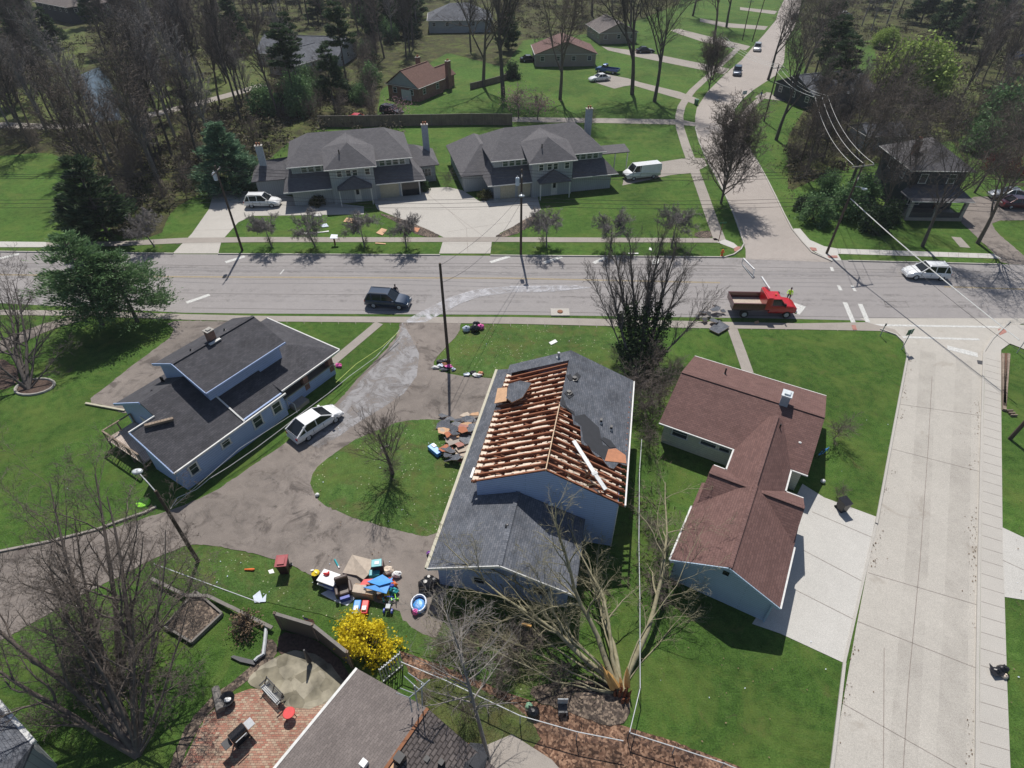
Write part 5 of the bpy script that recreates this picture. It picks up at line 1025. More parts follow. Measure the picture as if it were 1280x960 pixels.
# A-frame lying on the road
def frame_obj(name, label, pts, r, mat, cat, extra=()):
    T = thing(name, label, cat, pts[0], 0); b = Vector(T.location); L_ = [Vector(p)-b for p in pts]
    mb = MB()
    for a, c in zip(L_, L_[1:]+L_[:1]): mb.obox(a, c, r, r)
    mb.build("frame", mat, T)
    return T, L_
q = [G(929, 323, .7), G(943, 337, .7), G(941, 347, .1), G(929, 332, .1)]
T, L_ = frame_obj("barricade", "pale metal frame standing on the road left of the crossroads", [Vector((q[0].x, q[0].y, .05))]+q, .035, "galv", "barricade"); MB().obox(L_[1], L_[2], .07, .07).build("top_rail", "white_paint", T)
tag(MB().obox(G(952, 346, 3.0), G(962, 361, 2.6), .08, .06).build("ladder_rack", "white_paint"), "white pole standing up behind the dump truck cab", "pole")
d0 = G(700, 391); T = thing("storm_drain", "square pale slab with a rusty lid at the near kerb", "drain", d0, 0); MB().prism([(-.95, -.65), (.95, -.65), (.95, .65), (-.95, .65)], 0, .12).build("slab", "concrete", T); MB().lathe([(.3, .12), (.28, .2), (.1, .22)], k=12).build("lid", "rust", T)
tag(MB().prism([(p.x, p.y) for p in (G(1221, 450.5), G(1228, 451.5), G(1228, 456), G(1222, 455))], Z4, Z4+.02).build("drain_grate", "dark_grey"), "dark gutter grate at the side street kerb", "drain")
for lab, u, v in (("dark wheeled bin on the ranch driveway's top edge", 1051, 637), ("dark green wheeled bin on the far kerb by the lane", 870, 131)):
    T = thing("wheelie_bin", lab, "bin", G(u, v), .3)
    if u == 870: T.location = G(870, 131)
    MB().poly([(-.24, -.28, 0), (-.24, .28, 0), (.24, .28, 0), (.24, -.28, 0)]).poly([(-.3, -.34, .95), (.3, -.34, .95), (.3, .34, .95), (-.3, .34, .95)]).poly([(-.24, -.28, 0), (.24, -.28, 0), (.3, -.34, .95), (-.3, -.34, .95)]).poly([(.24, .28, 0), (-.24, .28, 0), (-.3, .34, .95), (.3, .34, .95)]).poly([(.24, -.28, 0), (.24, .28, 0), (.3, .34, .95), (.3, -.34, .95)]).poly([(-.24, .28, 0), (-.24, -.28, 0), (-.3, -.34, .95), (-.3, .34, .95)]).build("bin_body", "black_plastic" if u > 900 else "sign_green", T)
    MB().slab([(-.33, -.38, .98), (.33, -.38, .98), (.33, .36, 1.05), (-.33, .36, 1.05)], .04).build("lid", "black_plastic" if u > 900 else "sign_green", T)
    for s in (1, -1): MB().tube([(s*.2, .3, .1), (s*.28, .3, .1)], .1, 8).build("wheel", "rubber", T)
# ================================================================== FENCES
def fence_boards(name, label, px, h, world=False, mat="fence_boards", t=.03, post=1):
    pl = [Vector((p[0], p[1], 0)) if world else G(*p) for p in px]; T = thing(name, label, "fence", pl[0], 0); b = pl[0]
    for a, c in zip(pl, pl[1:]):
        MB().obox((a-b)+Vector((0, 0, h/2)), (c-b)+Vector((0, 0, h/2)), t, h/2).build("fence_panel", mat, T)
        MB().obox((a-b)+Vector((0, 0, h+.02)), (c-b)+Vector((0, 0, h+.02)), .06, .025).build("top_rail", "pole_grey", T)
    for p in pl: q = p-b; MB().box(q.x-.06, q.x+.06, q.y-.06, q.y+.06, 0, h+.1).build("post", "pole_grey", T)
    return T
fence_boards("wooden_fence", "long brown board fence behind the two duplexes", [(400, 159), (450, 158.5), (500, 157.5), (540, 157), (590, 156), (640, 156.5)], 1.9)
fence_boards("wooden_fence", "low dark board fence on the lawn right of the brick house", [(588, 112), (620, 104), (645, 96)], 1.2)
# tall leaning lattice fence by the bed
q = [G(353, 786), G(399, 800), G(441, 834)]
T = thing("lattice_fence", "tall weathered lattice fence panels beside the yellow bush", "fence", q[0], 0)
m, n, b = new_mat("lattice"); co = coord(n, "UV"); w1 = n.nodes.new("ShaderNodeTexChecker"); 
mp = n.nodes.new("ShaderNodeMapping"); mp.inputs["Rotation"].default_value = (0, 0, R(45)); n.links.new(co, mp.inputs[0])
bt_ = n.nodes.new("ShaderNodeTexBrick"); bt_.offset = 0; bt_.inputs["Scale"].default_value = 1; bt_.inputs["Brick Width"].default_value = .13; bt_.inputs["Row Height"].default_value = .13; bt_.inputs["Mortar Size"].default_value = .042; bt_.inputs["Mortar Smooth"].default_value = 0
n.links.new(mp.outputs[0], bt_.inputs["Vector"]); b.inputs["Base Color"].default_value = (.13, .11, .09, 1); n.links.new(mth(n, 'ADD', bt_.outputs["Fac"], .02), b.inputs["Alpha"]); n.nodes.remove(w1)
hf = 1.75
for a, c in zip(q, q[1:]):
    a = a-q[0]; c = c-q[0]; MB().obox(a+Vector((0, 0, hf/2)), c+Vector((0, 0, hf/2)), .025, hf/2).build("lattice_panel", "lattice", T)
    MB().obox(a+Vector((0, 0, hf+.04)), c+Vector((0, 0, hf+.04)), .09, .04).build("top_rail", "pole_grey", T)
for p in q: p = p-q[0]; MB().box(p.x-.07, p.x+.07, p.y-.07, p.y+.07, 0, hf+.15).build("post", "fence_boards", T)
fl = G(381, 775, 1.3); T = thing("small_flag", "small stars-and-stripes style flag hanging on the lattice fence", "flag", fl, R(-10)); MB().box(-.02, .02, -.02, .02, -.5, .45).build("stick", "trim_white", T)
mb = MB()
for k in range(7): mb.poly([(0, -.03, .4-k*.07), (.6, -.03, .3-k*.07), (.6, -.03, .23-k*.07), (0, -.03, .33-k*.07)][::-1], k % 2)
mb.build("flag_cloth", ["toy_red", "white_paint"], T); MB().poly([(0, -.035, .4), (0, -.035, .16), (.28, -.035, .12), (.28, -.035, .355)]).build("flag_canton", "toy_deepblue", T)
m, n, b = new_mat("chain_mesh"); b.inputs["Base Color"].default_value = (.4, .42, .43, 1); b.inputs["Metallic"].default_value = .4; b.inputs["Alpha"].default_value = .16
def chain(label, px, h=1.1):
    pl = [G(*p) for p in px]; T = thing("chain_fence", label, "fence", pl[0], 0); b = pl[0]; mb = MB()
    for a, c in zip(pl, pl[1:]):
        mb.obox((a-b)+Vector((0, 0, h)), (c-b)+Vector((0, 0, h)), .02, .02); MB().poly([(a-b), (c-b), (c-b)+Vector((0, 0, h-.03)), (a-b)+Vector((0, 0, h-.03))]).build("mesh_panel", "chain_mesh", T)
        n_ = max(1, int((c-a).length/2.6))
        for k in range(n_): p = (a-b).lerp(c-b, k/n_); MB().tube([(p.x, p.y, 0), (p.x, p.y, h+.05)], .03, 5).build("post", "galv", T)
    mb.build("top_rail", "galv", T); return T
chain("chain-link fence from the yellow bush to the broken tree", [(503, 838), (560, 862), (610, 886), (650, 905), (720, 925), (776, 936)])
chain("chain-link fence right of the broken tree along the leaf bed", [(784, 924), (840, 942), (900, 962), (990, 1000)], .9)
chain("chain-link fence between the damaged house and the ranch house", [(784, 924), (797, 870), (797, 760), (796, 690), (797, 600), (800, 560)], 1.0)
chain("chain-link fence on the grass bank under the street lamp", [(200, 715), (260, 737), (330, 763)], .9)
fp = [(192, 727), (215, 738), (235, 748), (262, 748), (290, 762), (318, 776), (342, 788)]
pl = [G(*p) for p in fp]; mb = MB()
for i, (a, c) in enumerate(zip(pl, pl[1:])): mb.obox(a+Vector((0, 0, .35-.05*(i % 2))), c+Vector((0, 0, .3)), .1, .05)
tag(mb.build("fallen_fence", "pole_grey"), "weathered fence rail sagging along the grass bank", "fence")
# lattice ladder gate
T = thing("white_trellis", "grey-white trellis panel at the near house gable", "trellis", G(479, 853), 0); e = G(504, 832)-G(479, 853); mb = MB()
for z in (.1, 1.5): mb.obox((0, 0, z), (e.x, e.y, z), .03, .03)
mb.build("frame", "galv", T)
for k in range(9): p = e*(k/8); MB().obox((p.x, p.y, 0), (p.x, p.y, 1.65), .035, .02).build("slat", "galv", T)
# timber steps on the right verge
T = thing("timber_steps", "brown stacked timbers edging the grass at the right pavement", "timber", G(1257, 476), 0); a, c = G(1256, 444)-G(1257, 476), G(1258, 514)-G(1257, 476)
for k, dx in enumerate((-.25, 0, .27)): MB().obox((a.x+dx, a.y, .12), (c.x+dx, c.y+(.4*k if k else 0), .12), .12, .12).build("timber_beam", "timber" if k != 1 else "brown_wood", T)
for k in range(3): MB().box(c.x-.1, c.x+.45, c.y-.1-.28*k, c.y-.28*k, 0, .2).build("step", "timber", T)
# raised bed frame
q = [G(246, 741), G(279, 769), G(241, 805), G(208, 785)]; T = thing("raised_bed", "square timber raised bed frame with bare soil", "garden bed", q[0], 0)
for a, c in zip(q, q[1:]+q[:1]): MB().obox(a-q[0]+Vector((0, 0, .14)), c-q[0]+Vector((0, 0, .14)), .06, .14).build("board", "pole_grey", T)
MB().poly([p-q[0]+Vector((0, 0, .15)) for p in q][::-1]).build("soil", "soil_litter", T)
# ================================================================== HEAPS AND BELONGINGS
def sheet_piece(name, label, px, th, mats, cat, z=.1, zs=None, group=None):
    pts = [G(u, v, z) for u, v in px]
    for i, p in enumerate(pts): p.z = (zs[i] if zs else z)
    mb = MB(); area = sum(pts[i].x*pts[(i+1) % len(pts)].y-pts[(i+1) % len(pts)].x*pts[i].y for i in range(len(pts)))
    if area < 0: pts = pts[::-1]
    mb.slab([tuple(p) for p in pts], th, 0, 1 if isinstance(mats, list) else None); return tag(mb.build(name, mats), label, cat, group)
rr = random.Random(21)
def heap(prefix, spots, mats, group, label_fn, size=(.5, 1.1)):
    for i, (u, v, z) in enumerate(spots):
        p = G(u, v); n_ = rr.choice((6, 7, 8)); s = rr.uniform(*size); a0 = rr.uniform(0, 6.28); tilt = (rr.uniform(-.2, .2), rr.uniform(-.2, .2)); m_ = mats[i % len(mats)]
        pts = []
        for k in range(n_):
            a = a0+k*2*math.pi/n_+rr.uniform(-.25, .25); q = s*rr.uniform(.35, 1.15); dx, dy = q*math.cos(a), q*.75*math.sin(a); pts.append((dx, dy, z+dx*tilt[0]+dy*tilt[1]+.12))
        mn = min(q[2] for q in pts); pts = [(a, b, c-min(0, mn-.06)) for a, b, c in pts]
        T = MB().slab(pts, .05, 0, 1).build(prefix, [m_, "plywood"]); T.location = (p.x, p.y, 0); tag(T, label_fn(i), prefix.replace("_", " "), group)
_r = random.Random(2)
heap("roof_fragment", [(_r.gauss(574, 9), _r.gauss(546, 14), _r.uniform(0, .6)) for _ in range(34)]+[(553, 532, .1), (563, 526, .2), (572, 530, .35), (582, 523, .3), (590, 530, .4), (558, 543, .3), (568, 542, .5), (578, 545, .6), (587, 540, .5), (566, 558, .4), (575, 562, .55), (572, 575, .4), (583, 556, .5), (560, 565, .2), (580, 572, .3), (555, 522, .1), (594, 522, .3), (570, 550, .7)],
     ["red_slate", "shingle_slate", "shingle_pale", "shingle_slate", "mattress", "shingle_pale", "plywood", "shingle_slate", "terracotta", "shingle_pale", "concrete_old"], "torn roof pieces heaped beside the damaged house", lambda i: "torn piece of shingled roof deck in the heap by the damaged house", (.3, .85))
heap("roof_fragment", [(878, 392, .1), (885, 397, .3), (893, 391, .4), (899, 398, .3), (890, 404, .3), (880, 402, .2), (903, 392, .2), (895, 385, .1), (872, 397, .1)], ["shingle_slate", "felt", "shingle_slate", "shingle_charcoal"], "torn roof pieces by the ivy-covered tree", lambda i: "torn grey roofing piece on the verge beside the ivy-covered tree", (.4, .8))
sheet_piece("roof_fragment", "large flat grey shingled slab across the near pavement", [(886, 411), (899, 400), (912, 408), (908, 411), (898, 417)], .08, ["shingle_slate", "plywood"], "roof panel", z=.25)
for i, (u, v, m_, c_) in enumerate(((545, 460, "trim_white", "white"), (551, 458, "plastic_sheet", "bluish"), (556, 463, "shingle_slate", "grey"), (549, 453, "felt", "black"), (561, 459, "toy_pink", "pink"), (567, 463, "plastic_sheet", "pale"), (557, 452, "dark_grey", "dark grey"), (583, 469, "plastic_sheet", "bluish"), (591, 467, "felt", "black"), (601, 468, "plywood_orange", "orange-brown"), (596, 470, "trim_white", "white"), (555, 457, "rust", "rust brown"))):
    p = G(u, v); o = MB().blob((0, 0, .12), (rr.uniform(.25, .45), rr.uniform(.18, .3), .14), i, .35, 6).build("rubbish_scrap", m_); o.location = p
    tag(o, "%s scrap of rubbish %s" % (c_, "on the grass at the foot of the bare pole" if u < 575 else "on the front lawn edge by the damaged house"), "rubbish", "scraps of rubbish on the front lawn")
for (px, m_, lab) in (([(470, 291), (477, 285), (484, 287), (478, 294)], "plywood", "square orange plywood sheet on the far lawn below the duplex"), ([(429, 277), (433, 272), (452, 274), (450, 280)], "plywood", "long plywood sheet beside the second lawn tree"), ([(515, 288), (518, 284), (525, 285), (522, 290)], "plywood_orange", "small plywood piece beside the last small tree of the left lawn"), ([(370, 291.5), (402, 289.5), (411, 288), (411, 289.5), (372, 293)], "trim_white", "long white board on the left duplex lawn"), ([(400, 281), (408, 279), (411, 283), (403, 284)], "plastic_sheet", "pale bluish sheet lying left of the plywood on the lawn"), ([(390, 268), (402, 268), (402, 270), (390, 270)], "trim_white", "short white board by the left duplex walk"),
                     ([(686, 428), (694, 424), (697, 427), (689, 431)], "trim_white", "white box-like piece on the front lawn behind the damaged house"), ([(815, 326), (820, 323), (825, 324), (824, 329), (815, 330)], "trim_white", "white board on the far edge of the main road"), ([(785, 316), (798, 316), (798, 317.2), (785, 317.2)], "trim_white", "thin white strip on the far verge grass"), ([(812, 309), (814, 310), (815, 313), (811, 312)], "trim_white", "small white scrap on the far verge"), ([(469, 303), (482, 304), (482, 305.2), (469, 304.2)], "plywood", "short pale plank on the far verge grass"), ([(943, 402), (948, 400.5), (949, 403.5), (944, 404.5)], "plywood", "tan block on the verge beside the dump truck"), ([(475, 559), (485, 555.5), (486, 557), (476, 561)], "pole_grey", "short grey board on the grass island"),
                     ([(316, 745), (325, 738), (328, 748), (333, 742), (332, 752), (318, 753)], "plastic_sheet", "crumpled clear plastic on the grass bank by the fence")):
    sheet_piece("loose_board" if "plastic" not in lab else "plastic_sheet", lab, px, .05, m_, "board", z=.08)
# wheelie bin with red lid
T = thing("trash_bin", "black wheeled trash bin with a dusty red lid", "bin", G(357, 713), .1)
mb = MB(); b0_, b1_ = [(-.25, -.28, 0), (.25, -.28, 0), (.25, .28, 0), (-.25, .28, 0)], [(-.32, -.36, 1.05), (.32, -.36, 1.05), (.32, .36, 1.05), (-.32, .36, 1.05)]
for i in range(4): j = (i+1) % 4; mb.poly([b0_[i], b0_[j], b1_[j], b1_[i]])
mb.poly(b0_[::-1]); mb.build("bin_body", "bin_maroon", T); MB().slab([(-.37, -.42, 1.1), (.37, -.42, 1.1), (.37, .4, 1.16), (-.37, .4, 1.16)], .06).box(-.22, .22, -.3, .25, 1.15, 1.18).build("lid", "red_lid", T)
for s in (1, -1): MB().tube([(s*.28, .3, .14), (s*.36, .3, .14)], .14, 10).build("wheel", "rubber", T)
def bag(label, u, v, s, mat="black_plastic", group=None, seed=1, z=0):
    p = G(u, v); T = thing("rubbish_bag", label, "rubbish bag", (p.x, p.y, z), 0, group); MB().blob((0, 0, s*.55), (s*.8, s*.7, s*.6), seed, .2, 9).build("bag", mat, T, smooth=True); MB().lathe([(s*.12, s*1.05), (s*.06, s*1.12), (s*.2, s*1.25)], k=7).build("knot", mat, T); return T
bag("black bag leaning at the wall corner under the lower gutter", 537, 727, .5, seed=2); bag("large black bag in front of the damaged house corner", 533, 735, .62, seed=3); bag("smaller grey-black bag touching the damaged house wall", 543, 729, .42, "dark_grey", seed=4)
bag("pale bag in a dark basket, left of the kerbside bags", 583, 414, .5, "plastic_sheet", seed=5); bag("big black bag in the middle of the kerbside bags", 594, 414, .6, seed=6); bag("dark bag behind the kerbside bags", 596, 408, .5, seed=7); bag("pink-red bag at the right of the kerbside bags", 601, 411, .45, "toy_pink", seed=8)
bag("black bag with green sacks behind the chain fence", 666, 893, .45, seed=9); bag("pale green sack beside the black bag behind the fence", 661, 884, .28, "green_sack", seed=10)
bag("torn black bag lying open on the right pavement", 1251, 839, .42, seed=11); bag("narrow black bag on the left of the right pavement rubbish", 1243, 841, .36, seed=12); bag("cream sack in front of the black bags on the pavement", 1254, 846, .26, "insulation", seed=13)
sheet_piece("torn_plastic", "torn flap of black plastic on the right pavement", [(1237, 829), (1243, 835), (1256, 830), (1261, 838), (1255, 844), (1244, 845), (1239, 838)], .05, "black_plastic", "plastic", z=.3)
# toys and furniture by the alley
def B3(T, name, mat, *boxes, bevel=.015):
    mb = MB()
    for b in boxes: mb.box(*b)
    return mb.build(name, mat, T, bevel=bevel)
T = thing("toy_bin", "dark toy bin heaped with yellow toys", "toy bin", G(397, 725), .2); B3(T, "bin_body", "black_plastic", (-.22, .22, -.2, .2, 0, .7)); MB().blob((0, 0, .78), (.26, .22, .14), 4, .3).build("toy_heap", "toy_yellow", T); B3(T, "white_lid", "white_paint", (-.25, -.05, .1, .2, .8, .95))
T = thing("activity_table", "white-topped dark blue play table with a red toy on it", "play table", G(414, 731), -.35)
B3(T, "table_top", "white_paint", (-.62, .62, -.45, .45, .78, .86), bevel=.04); B3(T, "shelf", "white_paint", (-.6, .5, -.5, -.1, .45, .52)); B3(T, "table_body", "toy_deepblue", (-.2, .6, -.42, .42, .1, .77)); B3(T, "base", "bin_maroon", (-.58, -.21, -.4, .4, .1, .77))
o = MB().blob((0, 0, .08), (.2, .1, .09), 5, .3).blob((.12, .06, .1), (.08, .12, .07), 6, .2).build("toy_car", "toy_red"); p = G(408, 718, .9); o.location = (p.x, p.y, .86); tag(o, "small red toy on the white play table", "toy")
T = thing("armchair", "brown leather recliner tipped among the toys", "armchair", G(431, 741), .35); B3(T, "seat", "leather_brown", (-.3, .35, -.4, .4, .15, .5), bevel=.08); B3(T, "backrest", "leather_brown", (-.42, .4, .3, .55, .3, 1.2), bevel=.09)
for s in (-1, 1): B3(T, "armrest", "leather_brown", (s*.42-.1, s*.42+.1, -.45, .4, .15, .72), bevel=.07)
B3(T, "footrest", "toy_deepblue", (-.3, .3, -.65, -.45, .05, .4))
o = sheet_piece("plastic_sheet", "crinkled clear plastic sheet spread on the grass under the recliner", [(401, 742), (415, 735), (430, 744), (441, 744), (444, 748), (434, 757), (420, 752), (410, 747)], .04, "tarp_white", "plastic sheet", z=.06)
o = sheet_piece("mattress", "large tan cardboard sheet propped behind the recliner", [(428, 716), (441, 696), (468, 704), (462, 722), (455, 727), (446, 720)], .08, "mattress", "cardboard", zs=[.1, .35, .45, .5, .35, .2])
T = thing("cardboard_box", "big open cardboard box beneath the blue play panels", "box", G(459, 744), -.15); B3(T, "box_body", "cardboard", (-.75, .55, -.3, .3, 0, .7), bevel=0); MB().slab([(-.75, -.3, .72), (.1, -.3, .72), (.05, .15, .95), (-.75, .1, .9)], .02).build("flap", "insulation", T)
p0 = G(455, 733, .9); T = thing("play_sheet", "bright blue plastic play panels laid over the cardboard box", "play panel", (p0.x, p0.y, 0), 0)
def rl(u, v, z): p = G(u, v, z); return (p.x-p0.x, p.y-p0.y, z)
MB().slab([rl(454, 734, .95), rl(471, 731, .8), rl(489, 741, .8), rl(483, 742, .95)][::-1] if False else [rl(454, 734, .95), rl(483, 742, .95), rl(491, 722, 1.05), rl(470, 731, 1.0)], .06).build("panel", "toy_blue", T); MB().slab([rl(459, 727, .9), rl(474, 732, 1.1), rl(492, 727, 1.15), rl(478, 718, 1.0)], .05).build("panel", "toy_blue", T); MB().slab([rl(447, 734, .85), rl(469, 727, .9), rl(471, 723, .9), rl(455, 724, .85)], .03).build("red_strip", "toy_red", T)
T = thing("play_kitchen", "black and teal toy cabinet standing upright in the pile", "toy cabinet", G(474, 715), .15); B3(T, "cabinet", "bin_maroon", (-.32, .38, -.25, .25, 0, 1.0)); B3(T, "top_tray", "toy_teal", (-.34, .3, -.27, .27, 1.0, 1.06)); B3(T, "screen", "plastic_sheet", (-.15, .15, -.12, .12, 1.06, 1.08)); 
T = thing("toy_cabinet", "low dark teal tub in front of the upright toy cabinet", "tub", G(470, 722), .1); B3(T, "tub", "toy_teal", (-.35, .3, -.22, .22, 0, .62), bevel=.04)
for lab, u, v, s, m_ in (("pink toy heap beside the teal cabinet", 461, 712, .22, "toy_pink"), ("dark red ball among the toys", 458, 716, .2, "toy_red"), ("orange toy at the right of the pile", 492, 733, .24, "orange"), ("dark red bundle right of the blue panels", 487, 728, .25, "red_lid"), ("orange-brown toy under the cardboard box edge", 478, 748, .25, "rust"), ("teal bundle at the right end of the pile", 492, 741, .28, "toy_teal"), ("tan folded mat at the back right of the pile", 485, 716, .32, "insulation"), ("white flowered cushion at the far right of the pile", 496, 720, .26, "white_paint"), ("navy bundle under the orange toy", 488, 737, .3, "toy_deepblue"), ("purple toy standing at the damaged house wall", 538, 693, .2, "purple")):
    o = MB().blob((0, 0, s*.8), (s*1.2, s*.9, s*.8), hash(lab) % 97 if False else len(lab), .25, 8).build("toy", m_); o.location = G(u, v); tag(o, lab, "toy")
def trike(label, u, v, rz, c1, c2, c3, s=1.0, name="toy_tricycle"):
    T = thing(name, label, "toy tricycle", G(u, v), rz)
    for x, y in ((.35, 0), (-.25, .2), (-.25, -.2)): MB().tube([(x*s, (y-.04)*s, .14*s), (x*s, (y+.04)*s, .14*s)], .14*s, 10).build("wheel", c2, T)
    MB().tube([(.35*s, 0, .3*s), (0, 0, .3*s), (-.25*s, 0, .2*s)], .05*s, 6).build("frame", c1, T); B3(T, "seat", c3, (-.25*s, 0, -.12*s, .12*s, .34*s, .42*s)); MB().tube([(.35*s, 0, .15*s), (.3*s, 0, .62*s)], .03*s, 5).build("fork", c1, T); MB().tube([(.28*s, -.22*s, .62*s), (.28*s, .22*s, .62*s)], .03*s, 5).build("handlebar", c2, T); return T
trike("lime green and teal tricycle tipped at the pile's right side", 484, 744, 1.9, "toy_green", "toy_teal", "toy_yellow", 1.3); trike("grey scooter with blue frame below the pile", 487, 760, 1.5, "steel", "toy_deepblue", "galv", 1.2, "toy_scooter"); trike("green-wheeled toy bike right of the scooter", 491, 752, .3, "toy_teal", "toy_green", "toy_green", .8)
def ridecar(label, u, v, c1, c2):
    T = thing("ride_on_car", label, "toy car", G(u, v), 1.6); B3(T, "car_body", c1, (-.45, .45, -.22, .22, .12, .38), bevel=.06); B3(T, "seat", c2, (-.3, 0, -.14, .14, .38, .5), bevel=.03)
    for x in (-.28, .28):
        for y in (-.22, .22): MB().tube([(x, y-.03, .12), (x, y+.03, .12)], .12, 8).build("wheel", "black_plastic", T)
ridecar("blue and white ride-on toy car on the grass", 447, 762, "toy_blue", "white_paint"); ridecar("red and white ride-on toy car on the grass", 457, 762, "toy_red", "white_paint")
T = thing("hoop_basket", "round blue and white hooped play ring with pink toy", "play ring", G(524, 757), 0)
for k, (c_, z) in enumerate((("toy_blue", .12), ("white_paint", .22), ("plastic_sheet", .32))): MB().tube([(.45*math.cos(a*math.pi/10), .55*math.sin(a*math.pi/10), z) for a in range(21)], .055, 6, cap=False).build("ring", c_, T)
MB().blob((0, 0, .1), (.38, .45, .1), 3, .1).build("net", "toy_blue", T); MB().blob((-.15, -.55, .25), (.18, .18, .22), 3, .2).build("pink_toy", "toy_pink", T)
T = thing("toy_bottle", "teal and white tube lying on the alley surface", "tube", G(421, 705), 0); MB().tube([(-.2, .3, .06), (.15, -.2, .06)], .06, 8).build("tube", "toy_teal", T); MB().tube([(.15, -.2, .06), (.24, -.33, .06)], .05, 8).build("cap", "white_paint", T)
o = MB().tube([(-.25, 0, .1), (.3, 0, .1)], [.05, .09], 8).blob((.3, 0, .1), (.1, .1, .09), 2, .2).build("toy_bat", "orange"); o.location = G(311, 713); tag(o, "orange dumbbell-shaped toy on the grass bank", "toy")
sheet_piece("paper", "white paper scrap on the grass bank near the red-lidded bin", [(335, 713), (341, 711), (343, 716), (337, 717)], .02, "white_paint", "paper", z=.05)
o = thing("blue_cooler", "light blue cooler tipped beside the roof debris heap", "cooler", G(545, 566), -.8); B3(o, "box_body", "toy_blue", (-.7, .5, -.25, .25, 0, .4)); B3(o, "lid", "white_paint", (-.6, -.2, .0, .3, .4, .46))
T = thing("garden_toy", "green plastic turtle-shaped lid on grass under the lamp", "toy", G(179, 629), .5); MB().lathe([(.5, 0), (.45, .12), (.2, .2)], k=10).build("shell", "toy_green", T)
o = MB().blob((0, 0, .15), (.35, .25, .18), 8, .3).build("doll", "toy_pink"); o.location = G(424, 458); tag(o, "pink and black toy by the blue house front walk", "toy")
# patio things
T = thing("garden_bench", "grey slatted metal bench facing the brick patio", "bench", G(343, 870), R(-38))
for k in range(6): MB().box(-.75, .75, -.22+k*.08, -.17+k*.08, .42, .45).build("slat", "steel", T)
for k in range(4): MB().box(-.75, .75, .25, .28, .52+k*.1, .58+k*.1).build("back_slat", "dark_grey", T)
for s in (-.72, 0, .72): MB().obox((s, -.25, 0), (s, .28, .9), .02, .02).obox((s, .25, 0), (s, -.22, .42), .02, .02).build("leg", "black_plastic", T)
for s in (-.76, .76): MB().obox((s, -.25, .65), (s, .27, .65), .03, .02).build("armrest", "black_plastic", T)
T = thing("barbecue_grill", "black barbecue grill with grey side shelves on the brick patio", "grill", G(304, 925), R(50))
B3(T, "firebox", "black_plastic", (-.4, .4, -.28, .28, .75, .95)); MB().tube([(-.4, 0, .95), (.4, 0, .95)], .27, 12).build("lid", "black_plastic", T)
for s in (-1, 1): B3(T, "side_shelf", "dark_grey" if s < 0 else "steel", (s*.62-.2, s*.62+.2, -.25, .25, .86, .9))
for x in (-.35, .35):
    for y in (-.22, .22): MB().box(x-.03, x+.03, y-.03, y+.03, 0, .75).build("leg", "black_plastic", T)
B3(T, "lower_shelf", "black_plastic", (-.36, .36, -.24, .24, .2, .24)); MB().obox((-.3, -.36, 1.0), (.3, -.36, 1.0), .02, .02).build("handle", "steel", T)
T = thing("side_table", "small round red metal table on the brick patio", "table", G(364, 896), 0); MB().lathe([(.3, .5), (.32, .52), (.3, .55)], k=16).build("table_top", "toy_red", T)
for k in range(3): a = k*2.09; MB().obox((.2*math.cos(a), .2*math.sin(a), .5), (.3*math.cos(a), .3*math.sin(a), 0), .015, .015).build("leg", "black_plastic", T)
T = thing("fire_pit", "round black fire pit with white ash at the patio edge", "fire pit", G(286, 878), 0); MB().lathe([(.3, .1), (.42, .4), (.42, .43), (.36, .4), (.2, .25)], k=14).build("bowl", "black_plastic", T); MB().blob((.05, 0, .36), (.18, .12, .08), 3, .3).build("ash", "white_paint", T)
for k in range(3): a = k*2.09; MB().obox((.25*math.cos(a), .25*math.sin(a), .15), (.33*math.cos(a), .33*math.sin(a), 0), .02, .02).build("leg", "black_plastic", T)
tag(MB().tube([G(269, 860, .2), G(276, 888, .25)], [.2, .24], 8).build("log", "pole_grey"), "thick grey log lying beside the fire pit", "log")
tag(MB().tube([G(333, 782, .15), G(331, 802, .15), G(329, 818, .2), (G(322, 822, .2)), G(318, 826, .2)], .11, 6).build("drain_pipe", "galv"), "crumpled silver downspout lying on the lawn beside the patio bed", "pipe")
sheet_piece("black_trough", "flat black trough lying on the lawn left of the downspout", [(288, 821), (292, 819), (320, 826), (318, 831), (300, 827)], .12, "dark_grey", "trough", z=.15)
T = thing("patio_spike", "dark pointed closed parasol standing on the stone patio", "parasol", G(388, 829), 0); MB().lathe([(.03, 0), (.16, .3), (.05, 1.6)], k=8).build("canopy", "dark_grey", T)
T = thing("swing_seat", "pair of white wicker chairs on the dim lawn by the fence", "chair", G(703, 889), 0)
B3(T, "seat", "dark_grey", (-.25, .25, -.25, .25, .35, .42)); B3(T, "backrest", "galv", (-.28, .28, .22, .28, .4, .95))
for x in (-.22, .22):
    for y in (-.22, .22): MB().box(x-.02, x+.02, y-.02, y+.02, 0, .36).build("leg", "galv", T)
T["label"] = "grey chair frame on the bare soil behind the chain fence"
for lab, u, v in (("blue bicycle lying in the shade beside the ranch house wall", 1027, 570), ):
    T = thing("bicycle", lab, "bicycle", G(u, v), .4)
    for x in (-.45, .45): MB().tube([(x+.3*math.cos(a*math.pi/8), .0, .3+.3*math.sin(a*math.pi/8)) for a in range(17)], .025, 5, cap=False).build("wheel", "rubber", T)
    MB().obox((-.45, 0, .3), (0, 0, .3), .02, .02).obox((0, 0, .3), (.35, 0, .75), .02, .02).obox((-.45, 0, .3), (-.15, 0, .72), .02, .02).obox((-.15, 0, .72), (.35, 0, .75), .02, .02).obox((.45, 0, .3), (.35, 0, .85), .02, .02).build("frame", "toy_blue", T); B3(T, "saddle", "black_plastic", (-.28, -.05, -.06, .06, .74, .8))
